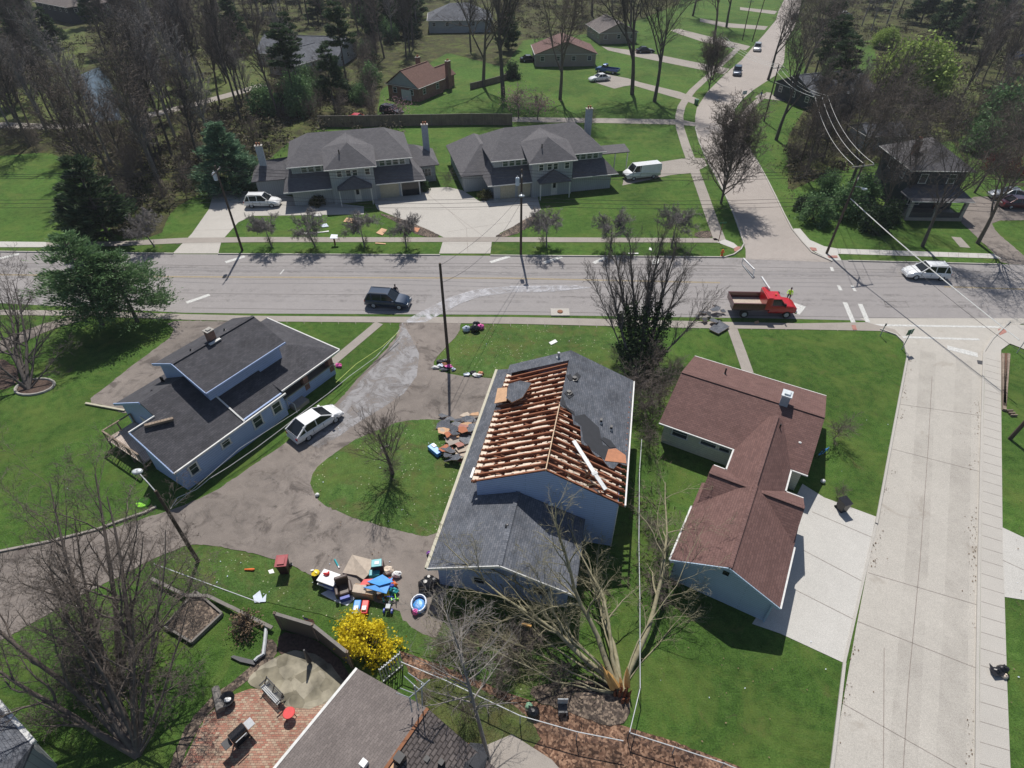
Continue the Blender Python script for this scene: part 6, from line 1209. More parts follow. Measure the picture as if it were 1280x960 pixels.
o = MB().blob((0, 0, .15), (.18, .18, .15), 3, .05, 10).build("garden_ball", "white_paint", smooth=True); o.location = G(1028, 603); tag(o, "pale ball on the shaded grass beside the ranch house", "ball")
o = MB().blob((0, 0, .14), (.16, .16, .14), 3, .05, 10).build("garden_ball", "white_paint", smooth=True); o.location = G(397, 620); tag(o, "pale ball at the kerb of the grass island", "ball")
# scattered litter on the lawns: past counting
rr = random.Random(9); mb = MB()
for (u0, v0, u1, v1, n_) in ((240, 685, 500, 760, 90), (580, 410, 780, 460, 60), (400, 530, 560, 660, 70), (0, 520, 170, 640, 25), (280, 270, 540, 315, 25), (660, 230, 890, 316, 20), (660, 70, 860, 145, 14), (820, 800, 1040, 955, 40), (930, 415, 1110, 600, 12), (1262, 560, 1278, 940, 16), (1100, 230, 1240, 310, 10), (0, 200, 100, 300, 8), (510, 420, 540, 500, 10), (560, 395, 900, 420, 18)):
    for k in range(int(n_*.6)):
        p = G(rr.uniform(u0, u1), rr.uniform(v0, v1)); s = rr.uniform(.02, .075); a = rr.uniform(0, 3.14); c, d = s*math.cos(a), s*math.sin(a); z = .06+rr.uniform(0, .04)
        mb.poly([(p.x-c, p.y-d, z), (p.x+d*.6, p.y-c*.6, z+.02), (p.x+c, p.y+d, z), (p.x-d*.6, p.y+c*.6, z+.01)][::-1], rr.choice((0, 1, 1, 1)))
o = mb.build("litter", ["plastic_sheet", "dead_leaf"]); o["kind"] = "stuff"; tag(o, "white scraps and torn bits scattered over the lawns", "litter")
mb = MB()
for px in ([(1131, 445), (1118, 530), (1095, 655), (1055, 829), (1041, 955)], [(1226, 500), (1222, 700), (1219, 955)]):
    cs = [rr.uniform(0, len(px)-1.01) for _ in range(26)]
    for k in range(170):
        t = min(len(px)-1.001, max(0, rr.choice(cs)+rr.gauss(0, .025))); i = int(t); a, c = G(*px[i]), G(*px[i+1]); p = a.lerp(c, t-i); p.x += rr.expovariate(4)*(1 if px[0][0] < 1200 else -1)+(.12 if px[0][0] < 1200 else -.12); s = rr.uniform(.015, .06); q = rr.uniform(0, 3)
        mb.poly([(p.x-s, p.y, .05), (p.x, p.y-s*math.cos(q), .06), (p.x+s, p.y, .05), (p.x, p.y+s, .09)])
o = mb.build("leaves", "dead_leaf"); o["kind"] = "stuff"; tag(o, "dead leaves and twigs gathered along the side street kerbs", "leaves")
# ================================================================== VEGETATION
def mesh_np(name, V, F, mat, n=4):
    me = bpy.data.meshes.new(name); me.vertices.add(len(V)); me.vertices.foreach_set("co", V.astype('f').ravel())
    me.loops.add(F.size); me.loops.foreach_set("vertex_index", F.astype('i').ravel()); me.polygons.add(len(F))
    me.polygons.foreach_set("loop_start", np.arange(0, F.size, n, dtype='i')); me.polygons.foreach_set("loop_total", np.full(len(F), n, 'i'))
    me.materials.append(M[mat]); me.update(calc_edges=True); return me
def seg_mesh(name, segs, mat):
    # segs rows: p0(3) d0(3) r0 p1(3) d1(3) r1 sides
    A = np.array(segs, 'f'); Vs, Fs, off = [], [], 0
    for k in (3, 7):
        B = A[A[:, 14] == k]
        if not len(B): continue
        def ring(p, d, r):
            ref = np.where(np.abs(d[:, 2:3]) > .95, np.array([[1., 0, 0]]), np.array([[0, 0, 1.]])); x = np.cross(d, ref); x /= np.linalg.norm(x, axis=1, keepdims=True)+1e-9; y = np.cross(x, d)
            an = np.arange(k)*2*np.pi/k; return p[:, None]+(x[:, None]*np.cos(an)[None, :, None]+y[:, None]*np.sin(an)[None, :, None])*r[:, None, None]
        a = ring(B[:, 0:3], B[:, 3:6], B[:, 6]); b = ring(B[:, 7:10], B[:, 10:13], B[:, 13]); n = len(B); V = np.concatenate([a, b], 1).reshape(-1, 3)
        i = np.arange(n)[:, None]*2*k; j = np.arange(k)[None]; F = np.stack([i+j, i+(j+1) % k, i+(j+1) % k+k, i+j+k], -1).reshape(-1, 4)
        Vs.append(V); Fs.append(F+off); off += len(V)
    return mesh_np(name, np.concatenate(Vs), np.concatenate(Fs), mat)
def leaf_mesh(name, P, size, mat, rng, up=0.0, flat=0.0, aspect=1.0, dirs=None):
    P = np.array(P, 'f'); n = len(P); a = rng.normal(size=(n, 3)) if dirs is None else np.array(dirs, 'f')+rng.normal(size=(n, 3))*.35
    a[:, 2] = a[:, 2]*(1-flat)+up; a /= np.linalg.norm(a, axis=1, keepdims=True); b = np.cross(a, rng.normal(size=(n, 3))); b /= np.linalg.norm(b, axis=1, keepdims=True)
    s = (size*rng.uniform(.6, 1.4, (n, 1))); a *= s*aspect; b *= s/aspect
    V = np.stack([P-a*.5, P+b*.5, P+a*.5, P-b*.5], 1).reshape(-1, 3); F = np.arange(n*4).reshape(-1, 4); return mesh_np(name, V, F, mat)
def nrm(v): l = math.sqrt(v[0]*v[0]+v[1]*v[1]+v[2]*v[2]) or 1; return (v[0]/l, v[1]/l, v[2]/l)
def grow(rg, P, p, d, L, r, lv, segs, tips=None, lo=0):
    n = P['n'][lv]; st = L/n; wob = P['wob'][lv]; tr = P['trop'][lv]; pts = [(p, d, r)]; r0 = r; tp = P.get('taper', .75)
    for i in range(n):
        d2 = nrm((d[0]+rg.gauss(0, wob), d[1]+rg.gauss(0, wob), d[2]+rg.gauss(0, wob)+tr)); p2 = (p[0]+d2[0]*st, p[1]+d2[1]*st, p[2]+d2[2]*st)
        if p2[2] < .03: p2 = (p2[0], p2[1], .03); d2 = nrm((d2[0], d2[1], .05))
        r2 = r0*(1-tp*(i+1)/n); segs.append((*p, *d, r, *p2, *d2, r2, 7 if r0 > P.get('fine', .03) else 3)); p, d, r = p2, d2, r2; pts.append((p, d, r))
    if lv+1 < len(P['n']):
        k = P['kids'][lv]; s0 = P['start'][lv]
        for j in range(k):
            t = s0+(1-s0)*(j+rg.random())/k; f = t*n; i = min(int(f), n-1); a, b = pts[i], pts[i+1]; w_ = f-i
            q = tuple(a[0][c]+(b[0][c]-a[0][c])*w_ for c in range(3)); dd = b[1]; rr_ = a[2]+(b[2]-a[2])*w_
            an = R(P['ang'][lv])*rg.uniform(.7, 1.25); ph = rg.uniform(0, 6.283) if P.get('rnd', 1) else j*2.4
            ref = (0, 0, 1) if abs(dd[2]) < .9 else (1, 0, 0); x = nrm((dd[1]*ref[2]-dd[2]*ref[1], dd[2]*ref[0]-dd[0]*ref[2], dd[0]*ref[1]-dd[1]*ref[0])); y = (x[1]*dd[2]-x[2]*dd[1], x[2]*dd[0]-x[0]*dd[2], x[0]*dd[1]-x[1]*dd[0])
            nd = nrm(tuple(dd[c]*math.cos(an)+(x[c]*math.cos(ph)+y[c]*math.sin(ph))*math.sin(an) for c in range(3)))
            grow(rg, P, q, nd, L*P['len'][lv]*(1-P.get('short', .45)*t)*rg.uniform(.7, 1.2), max(rr_*P.get('rk', .6), P.get('rmin', .012)), lv+1, segs, tips, lo)
    elif tips is not None: tips.append((p, d))
def finish_tree(name, label, cat, trunk_segs, crown_segs, mat, loc, group=None, leaves=None):
    T = thing(name, label, cat, loc, 0, group)
    for nm, sg in (("trunk", trunk_segs), ("crown", crown_segs)):
        if sg: o = bpy.data.objects.new(nm, seg_mesh(nm, sg, mat)); C.objects.link(o); o.parent = T
    for lf in leaves or (): o = bpy.data.objects.new(lf[0], lf[1]); C.objects.link(o); o.parent = T
    return T
def bare(seed, H_, spread, lvls, mat, label, name="bare_tree", fork=None, trunk_r=.28, P0=None, **kw):
    rg = random.Random(seed); P = dict(n=[7, 6, 5, 3, 2], wob=[.05, .13, .2, .28, .3], trop=[.02, .07, .05, .03, 0], kids=[11, 8, 7, 5], start=[.3, .2, .15, .1], len=[.5, .5, .5, .5], ang=[38, 40, 42, 45], rmin=.014, fine=.05)
    P.update(P0 or {}); P = {k: (v[:lvls] if isinstance(v, list) and k in ('n', 'wob', 'trop') else v) for k, v in P.items()}
    segs = []; grow(rg, P, (0, 0, -.1), nrm((0, 0, 1)), H_, trunk_r, 0, segs); n0 = P['n'][0]; return finish_tree(name, label, "tree", segs[:n0], segs[n0:], mat, (0, 0, 0), kw.get('group'))
used = {}
def put(proto, u, v, s, rz, label, group=None, world=None, sz=None):
    k = proto.name; p = Vector((world[0], world[1], 0)) if world else G(u, v)
    o = proto if k not in used else copy_tree(proto); used[k] = 1
    o.location = (p.x, p.y, 0); o.rotation_euler = (0, 0, rz); o.scale = (s, s, sz or s); o["label"] = label
    if group: o["group"] = group
    return o
# prototypes
WOOD = [bare(s, 17, 1, 4, m_, "x", trunk_r=.26, P0=dict(kids=[30, 10, 7], start=[.34, .2, .1], len=[.34, .5, .45], ang=[42, 40, 42], trop=[.02, .10, .06, .02], rmin=.03, taper=.8)) for s, m_ in ((1, "bark_dark"), (2, "bark_brown"), (3, "bark_dark"), (4, "bark_lilac"), (5, "bark_brown"))]
SHADE = [bare(s, 15, 1, 5, m_, "x", trunk_r=.42, P0=dict(n=[4, 7, 5, 3, 2], kids=[8, 11, 8, 5], start=[.35, .25, .15, .1], len=[1.15, .42, .5, .5], ang=[28, 38, 40, 45], trop=[.02, .06, .05, .03, 0], rk=.62, rmin=.022, short=.15)) for s, m_ in ((11, "bark_dark"), (12, "bark_brown"), (13, "bark_dark"))]
for T in SHADE: pass
# columnar branchless trunks are scaled copies; small mop-headed street trees
MOP = [bare(s, 2.3, 1, 5, "bark_lilac", "x", trunk_r=.09, name="ornamental_tree", P0=dict(n=[3, 4, 4, 3, 2], kids=[15, 10, 8, 5], start=[.72, .2, .15, .1], len=[.74, .42, .5, .5], ang=[66, 38, 42, 45], trop=[0, .03, .02, 0, 0], rk=.5, rmin=.015, short=.1)) for s in (21, 22, 23)]
VASE = bare(31, 7.5, 1, 5, "bark_brown", "x", trunk_r=.14, name="round_crowned_tree", P0=dict(n=[5, 5, 4, 3, 2], kids=[34, 11, 8, 4], start=[.1, .2, .15, .1], len=[.85, .45, .5, .5], ang=[40, 36, 40, 45], trop=[.02, .15, .06, .02, 0], rmin=.021, rnd=0, short=.3))
# ---- conifers
def conifer(seed, H_, Rb, mat, label, name, start=.12, whorls=16, clump=46, size=.34, per=7, droop=-.05, trunk_r=.25, shape=1.0, top=.12, lean=0):
    rg = random.Random(seed); rng = np.random.default_rng(seed); T = thing(name, label, "tree", (0, 0, 0), 0)
    tr = []; br = []; P = []; Dd = []; p = (0, 0, -.1); d = nrm((lean, 0, 1)); n = 8
    for i in range(n):
        p2 = (p[0]+d[0]*H_/n, p[1]+d[1]*H_/n, p[2]+H_/n); tr.append((*p, *d, trunk_r*(1-.85*i/n), *p2, *d, trunk_r*(1-.85*(i+1)/n), 7)); p = p2
    for w_ in range(whorls):
        t = start+(1-start)*(w_+rg.random()*.8)/whorls; z = H_*t; r_ = Rb*((1-t)/(1-start))**shape+Rb*top
        for j in range(per):
            a = rg.uniform(0, 6.283); L = r_*rg.uniform(.6, 1.15); dz = rg.uniform(droop-.12, droop+.3); q = (z*lean, 0, z); e = (q[0]+math.cos(a)*L, q[1]+math.sin(a)*L, q[2]+dz*L); dd = nrm((e[0]-q[0], e[1]-q[1], e[2]-q[2]))
            br.append((*q, *dd, .05, *e, *dd, .015, 3))
            for c in range(max(2, int(L*1.6))):
                f = rg.uniform(.3, 1.05) if c else 1.0; cc = [q[k]+(e[k]-q[k])*f for k in range(3)]; sp = .16+.13*L*f*.6; m_ = int(clump*(.5+.5*f))
                P.append(np.array(cc)+rng.normal(size=(m_, 3))*np.array([sp, sp, sp*.45])+np.array([0, 0, .05])); Dd.append(np.tile(np.array([math.cos(a), math.sin(a), .5]), (m_, 1)))
    o = bpy.data.objects.new("trunk", seg_mesh("trunk", tr+br, "bark_dark")); C.objects.link(o); o.parent = T
    me = leaf_mesh("crown", np.concatenate(P), size, mat, rng, aspect=2.0, dirs=np.concatenate(Dd)); o = bpy.data.objects.new("crown", me); C.objects.link(o); o.parent = T; return T
def bushy(seed, rx, ry, h, mat, label, name="shrub", n=2500, size=.14, cat="shrub", stems="bark_brown", lumps=26, sig=.16, stem_n=26, z0=.2, group=None):
    rg = random.Random(seed); rng = np.random.default_rng(seed); T = thing(name, label, cat, (0, 0, 0), 0, group); sg = []; P = []
    for i in range(lumps):
        th = rg.uniform(0, 6.283); ph = math.acos(rg.uniform(.0, 1)); q = rg.uniform(.55, 1); P.append(np.array([rx*q*math.sin(ph)*math.cos(th), ry*q*math.sin(ph)*math.sin(th), z0+(h-z0)*q*math.cos(ph)])+rng.normal(size=(n//lumps, 3))*np.array([rx, ry, h])*sig)
    for i in range(stem_n):
        th = rg.uniform(0, 6.283); ph = rg.uniform(0, 1.2); d = nrm((math.sin(ph)*math.cos(th), math.sin(ph)*math.sin(th), math.cos(ph)+.2)); L = .9*h; e = (d[0]*L*rx/h, d[1]*L*ry/h, d[2]*L); sg.append((0, 0, 0, *d, .03, *e, *d, .01, 3))
    P = np.concatenate(P); P[:, 2] = np.maximum(P[:, 2], .04)
    o = bpy.data.objects.new("stems", seg_mesh("stems", sg, stems)); C.objects.link(o); o.parent = T
    o = bpy.data.objects.new("foliage", leaf_mesh("foliage", P, size, mat, rng)); C.objects.link(o); o.parent = T; return T
PINE = [conifer(41, 15, 3.6, "pine_dark", "x", "pine_tree", start=.4, whorls=11, per=6, clump=34, size=.42, shape=.55), conifer(42, 17, 3.0, "pine_dark", "x", "pine_tree", start=.5, whorls=10, per=6, clump=34, size=.42, shape=.5), conifer(43, 11, 3.6, "pine_dark", "x", "pine_tree", start=.12, whorls=13, per=7, clump=34, size=.4, shape=.8)]
SPR = conifer(44, 9.5, 4.2, "spruce", "x", "spruce_tree", start=.05, whorls=17, per=9, clump=50, size=.3, shape=.9)
BIGP = [conifer(45, 10.4, 4.3, "pine", "x", "white_pine", start=.26, whorls=14, per=9, clump=34, size=.2, shape=.7, top=.14, lean=.06), conifer(46, 8.8, 4.8, "pine", "x", "white_pine", start=.2, whorls=13, per=9, clump=34, size=.2, shape=.8, top=.12, lean=.12)]
EVB = [bushy(51, 2.4, 2.2, 3.6, "pine", "x", "evergreen_shrub", 3600, .24), bushy(52, 1.8, 1.8, 3.0, "pine_dark", "x", "evergreen_shrub", 2600, .24)]
BRU = bare(53, 3.6, 1, 4, "bark_brown", "x", name="bare_shrub", trunk_r=.05, P0=dict(n=[3, 4, 3, 2], kids=[22, 8, 5], start=[.02, .1, .1], len=[.8, .5, .5], ang=[40, 38, 40], trop=[0, .05, .02, 0], rmin=.016, short=.2))
# ---- the foreground and middle trees, one by one
put(BIGP[0], 128, 406, .92, .3, "large soft green pine left of the two standing by the main road"); put(BIGP[1], 172, 402, .85, 2.2, "right-hand partner of the pine pair by the main road")
put(SPR, 292, 236, .95, 0, "pale green spruce behind the left transformer pole")
c1 = put(PINE[2], 138, 300, .95, 1, "dark evergreen on the verge at the edge of the big left lawn"); c2 = put(PINE[2], 112, 290, .75, 3, "lower dark evergreen left of the verge evergreen", sz=.6)
rl_ = random.Random(77)
for i, (u, v, s) in enumerate(((340, 309, 1), (394, 308, 1.0), (456, 309, 1), (508, 309, 1.0), (683, 309, 1.12), (763, 309, 1.05), (839, 309, 1.15), (193, 308, 1.0))):
    lab = ("first small mop-headed tree right of the left pole", "second small mop-headed tree, trunk leaning left", "third small mop-headed tree beside the plywood", "fourth small mop-headed tree left of the middle driveway", "small mop-headed tree just right of the middle pole", "small mop-headed tree mid-lawn left of the ivy tree top", "small mop-headed tree behind the ivy tree top", "small mop-headed tree beside the dark verge evergreen")[i]
    T = put(MOP[i % 3], u, v, s*1.22, rl_.uniform(0, 6), lab, "small mop-headed trees along the far verge")
    T.rotation_euler = (0, R(-14) if i in (1, 7) else 0, rl_.uniform(0, 1) if i in (1, 7) else rl_.uniform(0, 6))
for i, (u, v, w_) in enumerate(((340, 308, 1), (394, 308, 1), (457, 308.5, .8), (508, 308, 1), (680, 308, 1.1), (762, 308, 1), (839, 308, .9))):
    o = put(BRU, u, v, .34*w_, i*1.3, ("low bare sprouts round the foot of the first mop-headed tree", "low bare sprouts at the foot of the leaning mop-headed tree", "low bare sprouts at the third mop-headed tree's foot", "low bare sprouts at the fourth mop-headed tree's foot", "low bare sprouts beside the middle pole's tree", "low bare sprouts under the mid-lawn mop-headed tree", "low bare sprouts under the tree behind the ivy crown")[i], "sprouts under the verge trees", sz=.28)
CT = put(VASE, 901, 254, 1.22, .5, "round crowned bare tree on the verge beside the crossroads")
put(VASE, 886, 113, .95, 2.5, "round crowned bare tree on the verge below the dark blue car", None)
# twiggy upright tree on the island, with its bush
TW = bare(61, 4.6, 1, 4, "bark_brown", "x", trunk_r=.17, name="pollarded_tree", P0=dict(n=[4, 5, 4, 3], kids=[30, 9, 5], start=[.28, .15, .1], len=[.85, .42, .45], ang=[38, 24, 30], trop=[0, .10, .05, 0], rmin=.013, rk=.3, short=.3))
put(TW, 491, 592, .95, 0, "upright pollarded tree with dense shoots on the grass island")
put(BRU, 488, 596, .5, 2, "reddish bare bush round the foot of the pollarded tree", sz=.4)
# trees at the left edge
put(SHADE[1], -60, 500, .5, 2, "bare tree cut by the left edge beside the mulch bed")
LATE_LEFT = True
rg_ = G(44, 484); T = thing("stone_ring", "low stone ring round the gnarled left tree", "garden bed", rg_, 0); MB().tube([(1.6*math.cos(a*math.pi/9), 1.1*math.sin(a*math.pi/9), .06) for a in range(19)], .12, 6, cap=False).build("ring", "stone", T); MB().prism([(1.5*math.cos(a*math.pi/9), 1.0*math.sin(a*math.pi/9)) for a in range(18)], .0, .05).build("soil", "mulch", T)
# big many-stemmed bare tree, lower left
def multi(label, name, loc, stems, P, mat, seed, kn=None, cat="tree"):
    rg = random.Random(seed); tr, cr = [], []
    for (tx, ty, tz), r in stems:
        r *= P.get("rs", 1); a = Vector(loc); L = math.sqrt((tx-a.x)**2+(ty-a.y)**2+tz*tz); d = nrm((tx-a.x, ty-a.y, tz)); s = []; grow(rg, P, (0, 0, -.05), d, L, r, 0, s); n0 = P['n'][0]; tr += s[:n0]; cr += s[n0:]
    return finish_tree(name, label, cat, tr, cr, mat, loc)
PM = dict(n=[8, 6, 5, 3, 2], wob=[.05, .16, .22, .28, .3], trop=[.0, .07, .05, .02, 0], kids=[9, 8, 6, 4], start=[.26, .2, .15, .1], len=[.42, .5, .5, .5], ang=[38, 42, 44, 45], rmin=.0085, fine=.04, short=.4, taper=.85)
def tp(u, v, z): p = G(u, v, z); return (p.x, p.y, z)
multi("gnarled many-limbed bare tree at the left edge in a stone ring", "bare_tree", G(36, 487), [(tp(-8, 395, 4.6), .2), (tp(-30, 350, 6.0), .2), (tp(22, 355, 5.6), .17), (tp(55, 385, 4.2), .12), (tp(80, 430, 2.6), .08), (tp(-20, 440, 3.2), .14), (tp(8, 330, 6.0), .1)], dict(PM, kids=[10, 7, 4, 3], rmin=.012), "bark_dark", 70)
base = G(172, 945)
multi("wide many-stemmed bare tree filling the lower left corner", "bare_tree", base, [(tp(5, 720, 7.5), .2), (tp(30, 640, 9), .2), (tp(60, 600, 9.5), .17), (tp(130, 620, 9), .22), (tp(205, 660, 8), .15), (tp(-30, 800, 6), .2), (tp(100, 720, 8), .12), (tp(250, 740, 6), .1), (tp(-60, 690, 8), .18), (tp(170, 760, 7), .1), (tp(60, 800, 5), .1), (tp(240, 850, 4), .08)], PM, "bark_brown", 71)
multi("ivy-skirted bare tree behind the wide lower left tree", "bare_tree", G(150, 868), [(tp(125, 590, 9.5), .2), (tp(80, 640, 8.5), .14), (tp(180, 660, 8), .12), (tp(215, 690, 6.5), .1), (tp(45, 690, 8), .12)], PM, "bark_brown", 72)
for i, (u, v, s) in enumerate(((120, 800, .9), (150, 850, 1.0), (95, 860, .8), (165, 790, .7), (60, 915, .6))): put(BRU, u, v, s*.8, i*1.1, ("dense bare thicket below the alley in the lower left", "dense bare thicket around the lower left trunks", "low brown thicket left of the lower left trunks", "thin brown thicket beside the raised bed", "low twigs above the slate roof corner")[i], sz=s*.62)
# slender tree by the near house
multi("slender bare tree growing up in front of the chain fence", "bare_tree", G(611, 952), [(tp(566, 765, 8.2), .13)], dict(PM, kids=[30, 8, 5, 3], start=[.35, .15, .1, .1], len=[.42, .45, .5, .5], ang=[58, 40, 42, 45], n=[9, 5, 4, 2], wob=[.02, .1, .16, .2], trop=[0, .02, .02, 0]), "bark_pale", 73)
put(BRU, 585, 890, .42, 1, "low brown twigs below the slender tree"); put(BRU, 530, 880, .3, 2, "bare twiggy shrub beside the near house roof edge")
# broken tree fallen over the damaged house
bt0 = G(777, 868); S0 = []
PF = dict(rs=.82, n=[11, 6, 5, 3], wob=[.12, .18, .2, .25], trop=[.0, .02, .02, 0], kids=[12, 8, 5], start=[.35, .2, .1], len=[.36, .48, .5], ang=[34, 36, 38], rmin=.0085, fine=.04, short=.4, taper=.84)
FS = [(tp(700, 700, 3.0), .13), (tp(640, 640, 5.4), .23), (tp(590, 640, 4.9), .18), (tp(600, 720, 4.2), .2), (tp(545, 705, 3.6), .08), (tp(690, 650, 4.2), .16), (tp(728, 640, 5.0), .18), (tp(762, 660, 4.2), .09), (tp(835, 590, 4.4), .24), (tp(862, 655, 3.0), .07), (tp(600, 800, 1.4), .08), (tp(560, 760, 2.2), .07), (tp(640, 838, .8), .07), (tp(640, 700, 4.6), .1), (tp(850, 710, 1.6), .06)]
FT = multi("large broken tree fallen across the gap with limbs over the damaged house roof", "fallen_tree", bt0, FS, PF, "bark_olive", 81)
mb = MB()
for (u, v, z), (u2, v2, z2), r in (((766, 860, .4), (754, 834, 1.6), .2), ((772, 858, .5), (759, 838, 1.5), .16), ((784, 858, .4), (784, 834, 1.6), .18), ((777, 862, .3), (775, 846, 1.0), .12), ((762, 850, .8), (752, 830, 1.6), .07)): a, c = G(u, v, z)-bt0, G(u2, v2, z2)-bt0; mb.tube([a, a.lerp(c, .6), c], [r, r*.8, .01], 6)
mb.build("splintered_wood", "split_wood", FT); mb = MB()
for k in range(16):
    a = rl_.uniform(0, 6.28); r_ = rl_.uniform(.1, .42); mb.tube([(r_*math.cos(a), r_*math.sin(a)-.05, 0), (r_*1.25*math.cos(a), r_*1.25*math.sin(a)-.05, rl_.uniform(.35, .9))], [.12, .02], 5)
mb.build("stump", "split_dark", FT)
dd = G(655, 780, 1.2); T = tag(MB().tube([G(652, 779, 1.2), G(664, 783, 1.1)], [.14, .1], 7).build("broken_limb", "split_wood"), "snapped limb end showing orange wood below the damaged house", "branch")
for i, (u, v, s) in enumerate(((590, 805, .9), (630, 820, .8), (560, 820, .7), (660, 800, .8), (815, 740, .8), (830, 700, .7), (815, 660, .6), (620, 850, .6), (700, 850, .5))): put(BRU, u, v, s*.85, i*2.1, ("tangle of fallen twigs before the damaged house front", "tangle of fallen twigs left of the broken limbs", "brown twig heap beside the rubbish bags and house wall", "twig heap against the lower front wall", "brush along the ranch garage wall", "upper brush against the ranch garage wall", "brush beside the fence near the ranch garage", "loose brush beside the chain fence", "small brush heap by the grey chair")[i], sz=s*.45)
# ivy-clad forked tree at the front
ib = G(797, 482)
PI_ = dict(n=[8, 6, 5, 3], wob=[.03, .12, .18, .25], trop=[0.0, .1, .05, .02], kids=[16, 9, 6], start=[.42, .2, .1], len=[.3, .45, .5], ang=[20, 28, 36], rmin=.012, fine=.04, short=.4, taper=.85)
tg = [(tp(774, 312, 8.9), .26), (tp(790, 305, 9.1), .22), (tp(760, 330, 8.2), .18), (tp(824, 300, 9.1), .26), (tp(844, 306, 8.9), .24), (tp(812, 315, 8.8), .18), (tp(866, 330, 8.0), .16), (tp(880, 365, 5.6), .12), (tp(738, 350, 7.0), .1)]
IT = multi("tall forked bare tree with ivy-clad limbs between the two front lawns", "ivy_tree", ib, tg, PI_, "bark_dark", 91)
rng = np.random.default_rng(4); P = []
for (tx, ty, tz), r in tg:
    e = Vector((tx, ty, tz))-ib; m_ = .6 if r > .15 else .4
    for k in range(34):
        f = k/34*m_; c = e*f; rad = .2+.2*math.sin(math.pi*min(1, f/m_))*rng.uniform(.4, 1.4); P.append(np.array(c)+rng.normal(size=(int(52*rng.uniform(.4, 1.3)), 3))*rad*.72)
P = np.concatenate(P); P[:, 2] = np.maximum(P[:, 2], .05)
o = bpy.data.objects.new("ivy", leaf_mesh("ivy", P, .17, "ivy", rng)); C.objects.link(o); o.parent = IT
for i, (u, v, s) in enumerate(((800, 500, 1.0), (822, 505, .9), (790, 520, .8), (815, 530, .8), (840, 470, .6), (806, 470, .9), (770, 455, .5), (812, 560, .6))): put(BRU, u, v, s*.9, i*1.7, ("thick twiggy undergrowth at the ivy tree's foot", "undergrowth between the ivy tree and the ranch roof", "undergrowth beside the damaged house's right eave", "brush at the ranch house corner", "low brush right of the ivy tree on the lawn", "undergrowth directly behind the ivy tree", "thin brush left of the ivy tree", "brush in the gap below the ranch house corner")[i], sz=s*.8)
put(BRU, 1042, 549, .6, 1, "rounded bare bush at the ranch house's right gable", sz=.5); put(BRU, 1045, 622, .3, 2, "small bare bush at the top of the white driveway", sz=.25)
# yellow forsythia
f_ = bushy(95, 2.1, 1.25, 2.0, "forsythia", "bright yellow flowering bush beside the lattice fence", "forsythia_bush", 5200, .13, lumps=60, sig=.13, stem_n=50); p = G(462, 806); f_.location = (p.x, p.y, 0); f_.rotation_euler = (0, 0, R(-28))
b = bushy(96, 1.2, 1.0, 1.2, "dead_leaf", "brown twiggy bush beside the fallen fence rail", "bare_shrub", 700, .1, stem_n=160); b.location = G(310, 785)
b = bushy(97, 1.1, .9, 1.3, "hedge_leaf", "olive green shrub before the left duplex's front", "shrub", 2500, .14); b.location = G(399, 256)
b = bushy(98, 1.0, .9, 1.1, "hedge_leaf", "round olive shrub at the right duplex's entrance corner", "shrub", 1800, .14); b.location = G(606, 248)
b = bushy(99, .9, .8, 1.3, "shrub", "bright green shrub at the open garage corner", "shrub", 1800, .13); b.location = G(530, 238)
# pink magnolias
for i, (u, v, s) in enumerate(((648, 148, 1.0), (672, 150, .8), (500, 152, .8))):
    MG = bare(101+i, 4.2*s, 1, 4, "bark_brown", ("pale pink blossoming tree behind the right duplex", "smaller pink blossoming tree by the long lane", "pinkish budding tree at the brick house drive")[i], name="blossom_tree", trunk_r=.12, P0=dict(n=[3, 5, 4, 3], kids=[10, 8, 5], start=[.3, .2, .1], len=[.8, .5, .5], ang=[42, 40, 40], rmin=.018)); MG.location = G(u, v)
    rng = np.random.default_rng(i); P = rng.normal(size=(900 if i < 2 else 300, 3))*np.array([1.6, 1.5, .9])*s+np.array([.3, 0, 3.6*s]); o = bpy.data.objects.new("blossom", leaf_mesh("blossom", P, .17, "blossom", rng)); C.objects.link(o); o.parent = MG
# upper right
for i, (u, v, s, k) in enumerate(((1016, 276, .9, 0), (1052, 268, 1.05, 0), (1090, 288, 1.0, 1), (1110, 276, .85, 1), (1000, 262, .6, 1), (1035, 240, .7, 0), (1075, 250, .9, 0))): put(EVB[k], u, v, s, i, ("feathery evergreen at the crossroads corner", "broad evergreen right of the crossroads pole", "dark evergreen before the dark two-storey house", "tall evergreen beside the dark house's left wall", "small evergreen near the curving street kerb", "green shrub behind the crossroads evergreens", "green shrub left of the small hidden garage")[i])
for i, (u, v, pr_, s, rz) in enumerate(((1153, 308, 0, .55, 0), (1222, 304, 1, .62, 1), (1098, 278, 2, .5, 2), (1122, 266, 0, .42, 3), (1262, 236, 1, .5, 2), (1218, 241, 2, .4, 4), (1062, 232, 1, .62, 1.5))):
    lab = ("small leaning bare tree on the right verge lawn", "two-stemmed bare tree beside the asphalt drive on the right", "bare tree tangled with evergreens left of the dark house", "tall bare tree touching the dark house roof", "bare tree behind the parked maroon car", "small leaning bare tree on the lawn right of the dark house", "bare tree between evergreens and the wood")[i]
    T = put(SHADE[pr_], u, v, s, rz, lab)
RED = bushy(111, 3.0, 2.2, 3.2, "redleaf", "dark red leafed spreading tree right of the dark house", "red_leaf_tree", 2200, .22, cat="tree", sig=.2); RED.location = G(1252, 215)
WIL = bushy(112, 6.0, 5.5, 8.5, "willow", "fresh yellow-green willow-like tree in the right wood", "willow_tree", 9000, .42, cat="tree", lumps=70, sig=.14, z0=2.0, stem_n=40); WIL.location = G(1134, 120); WIL.scale = (1.25, 1.25, 1.1)
w2 = copy_tree(WIL); w2.scale = (.55, .55, .5); w2.location = G(1105, 60); w2["label"] = "smaller yellow-green tree up left of the big willow-like tree"
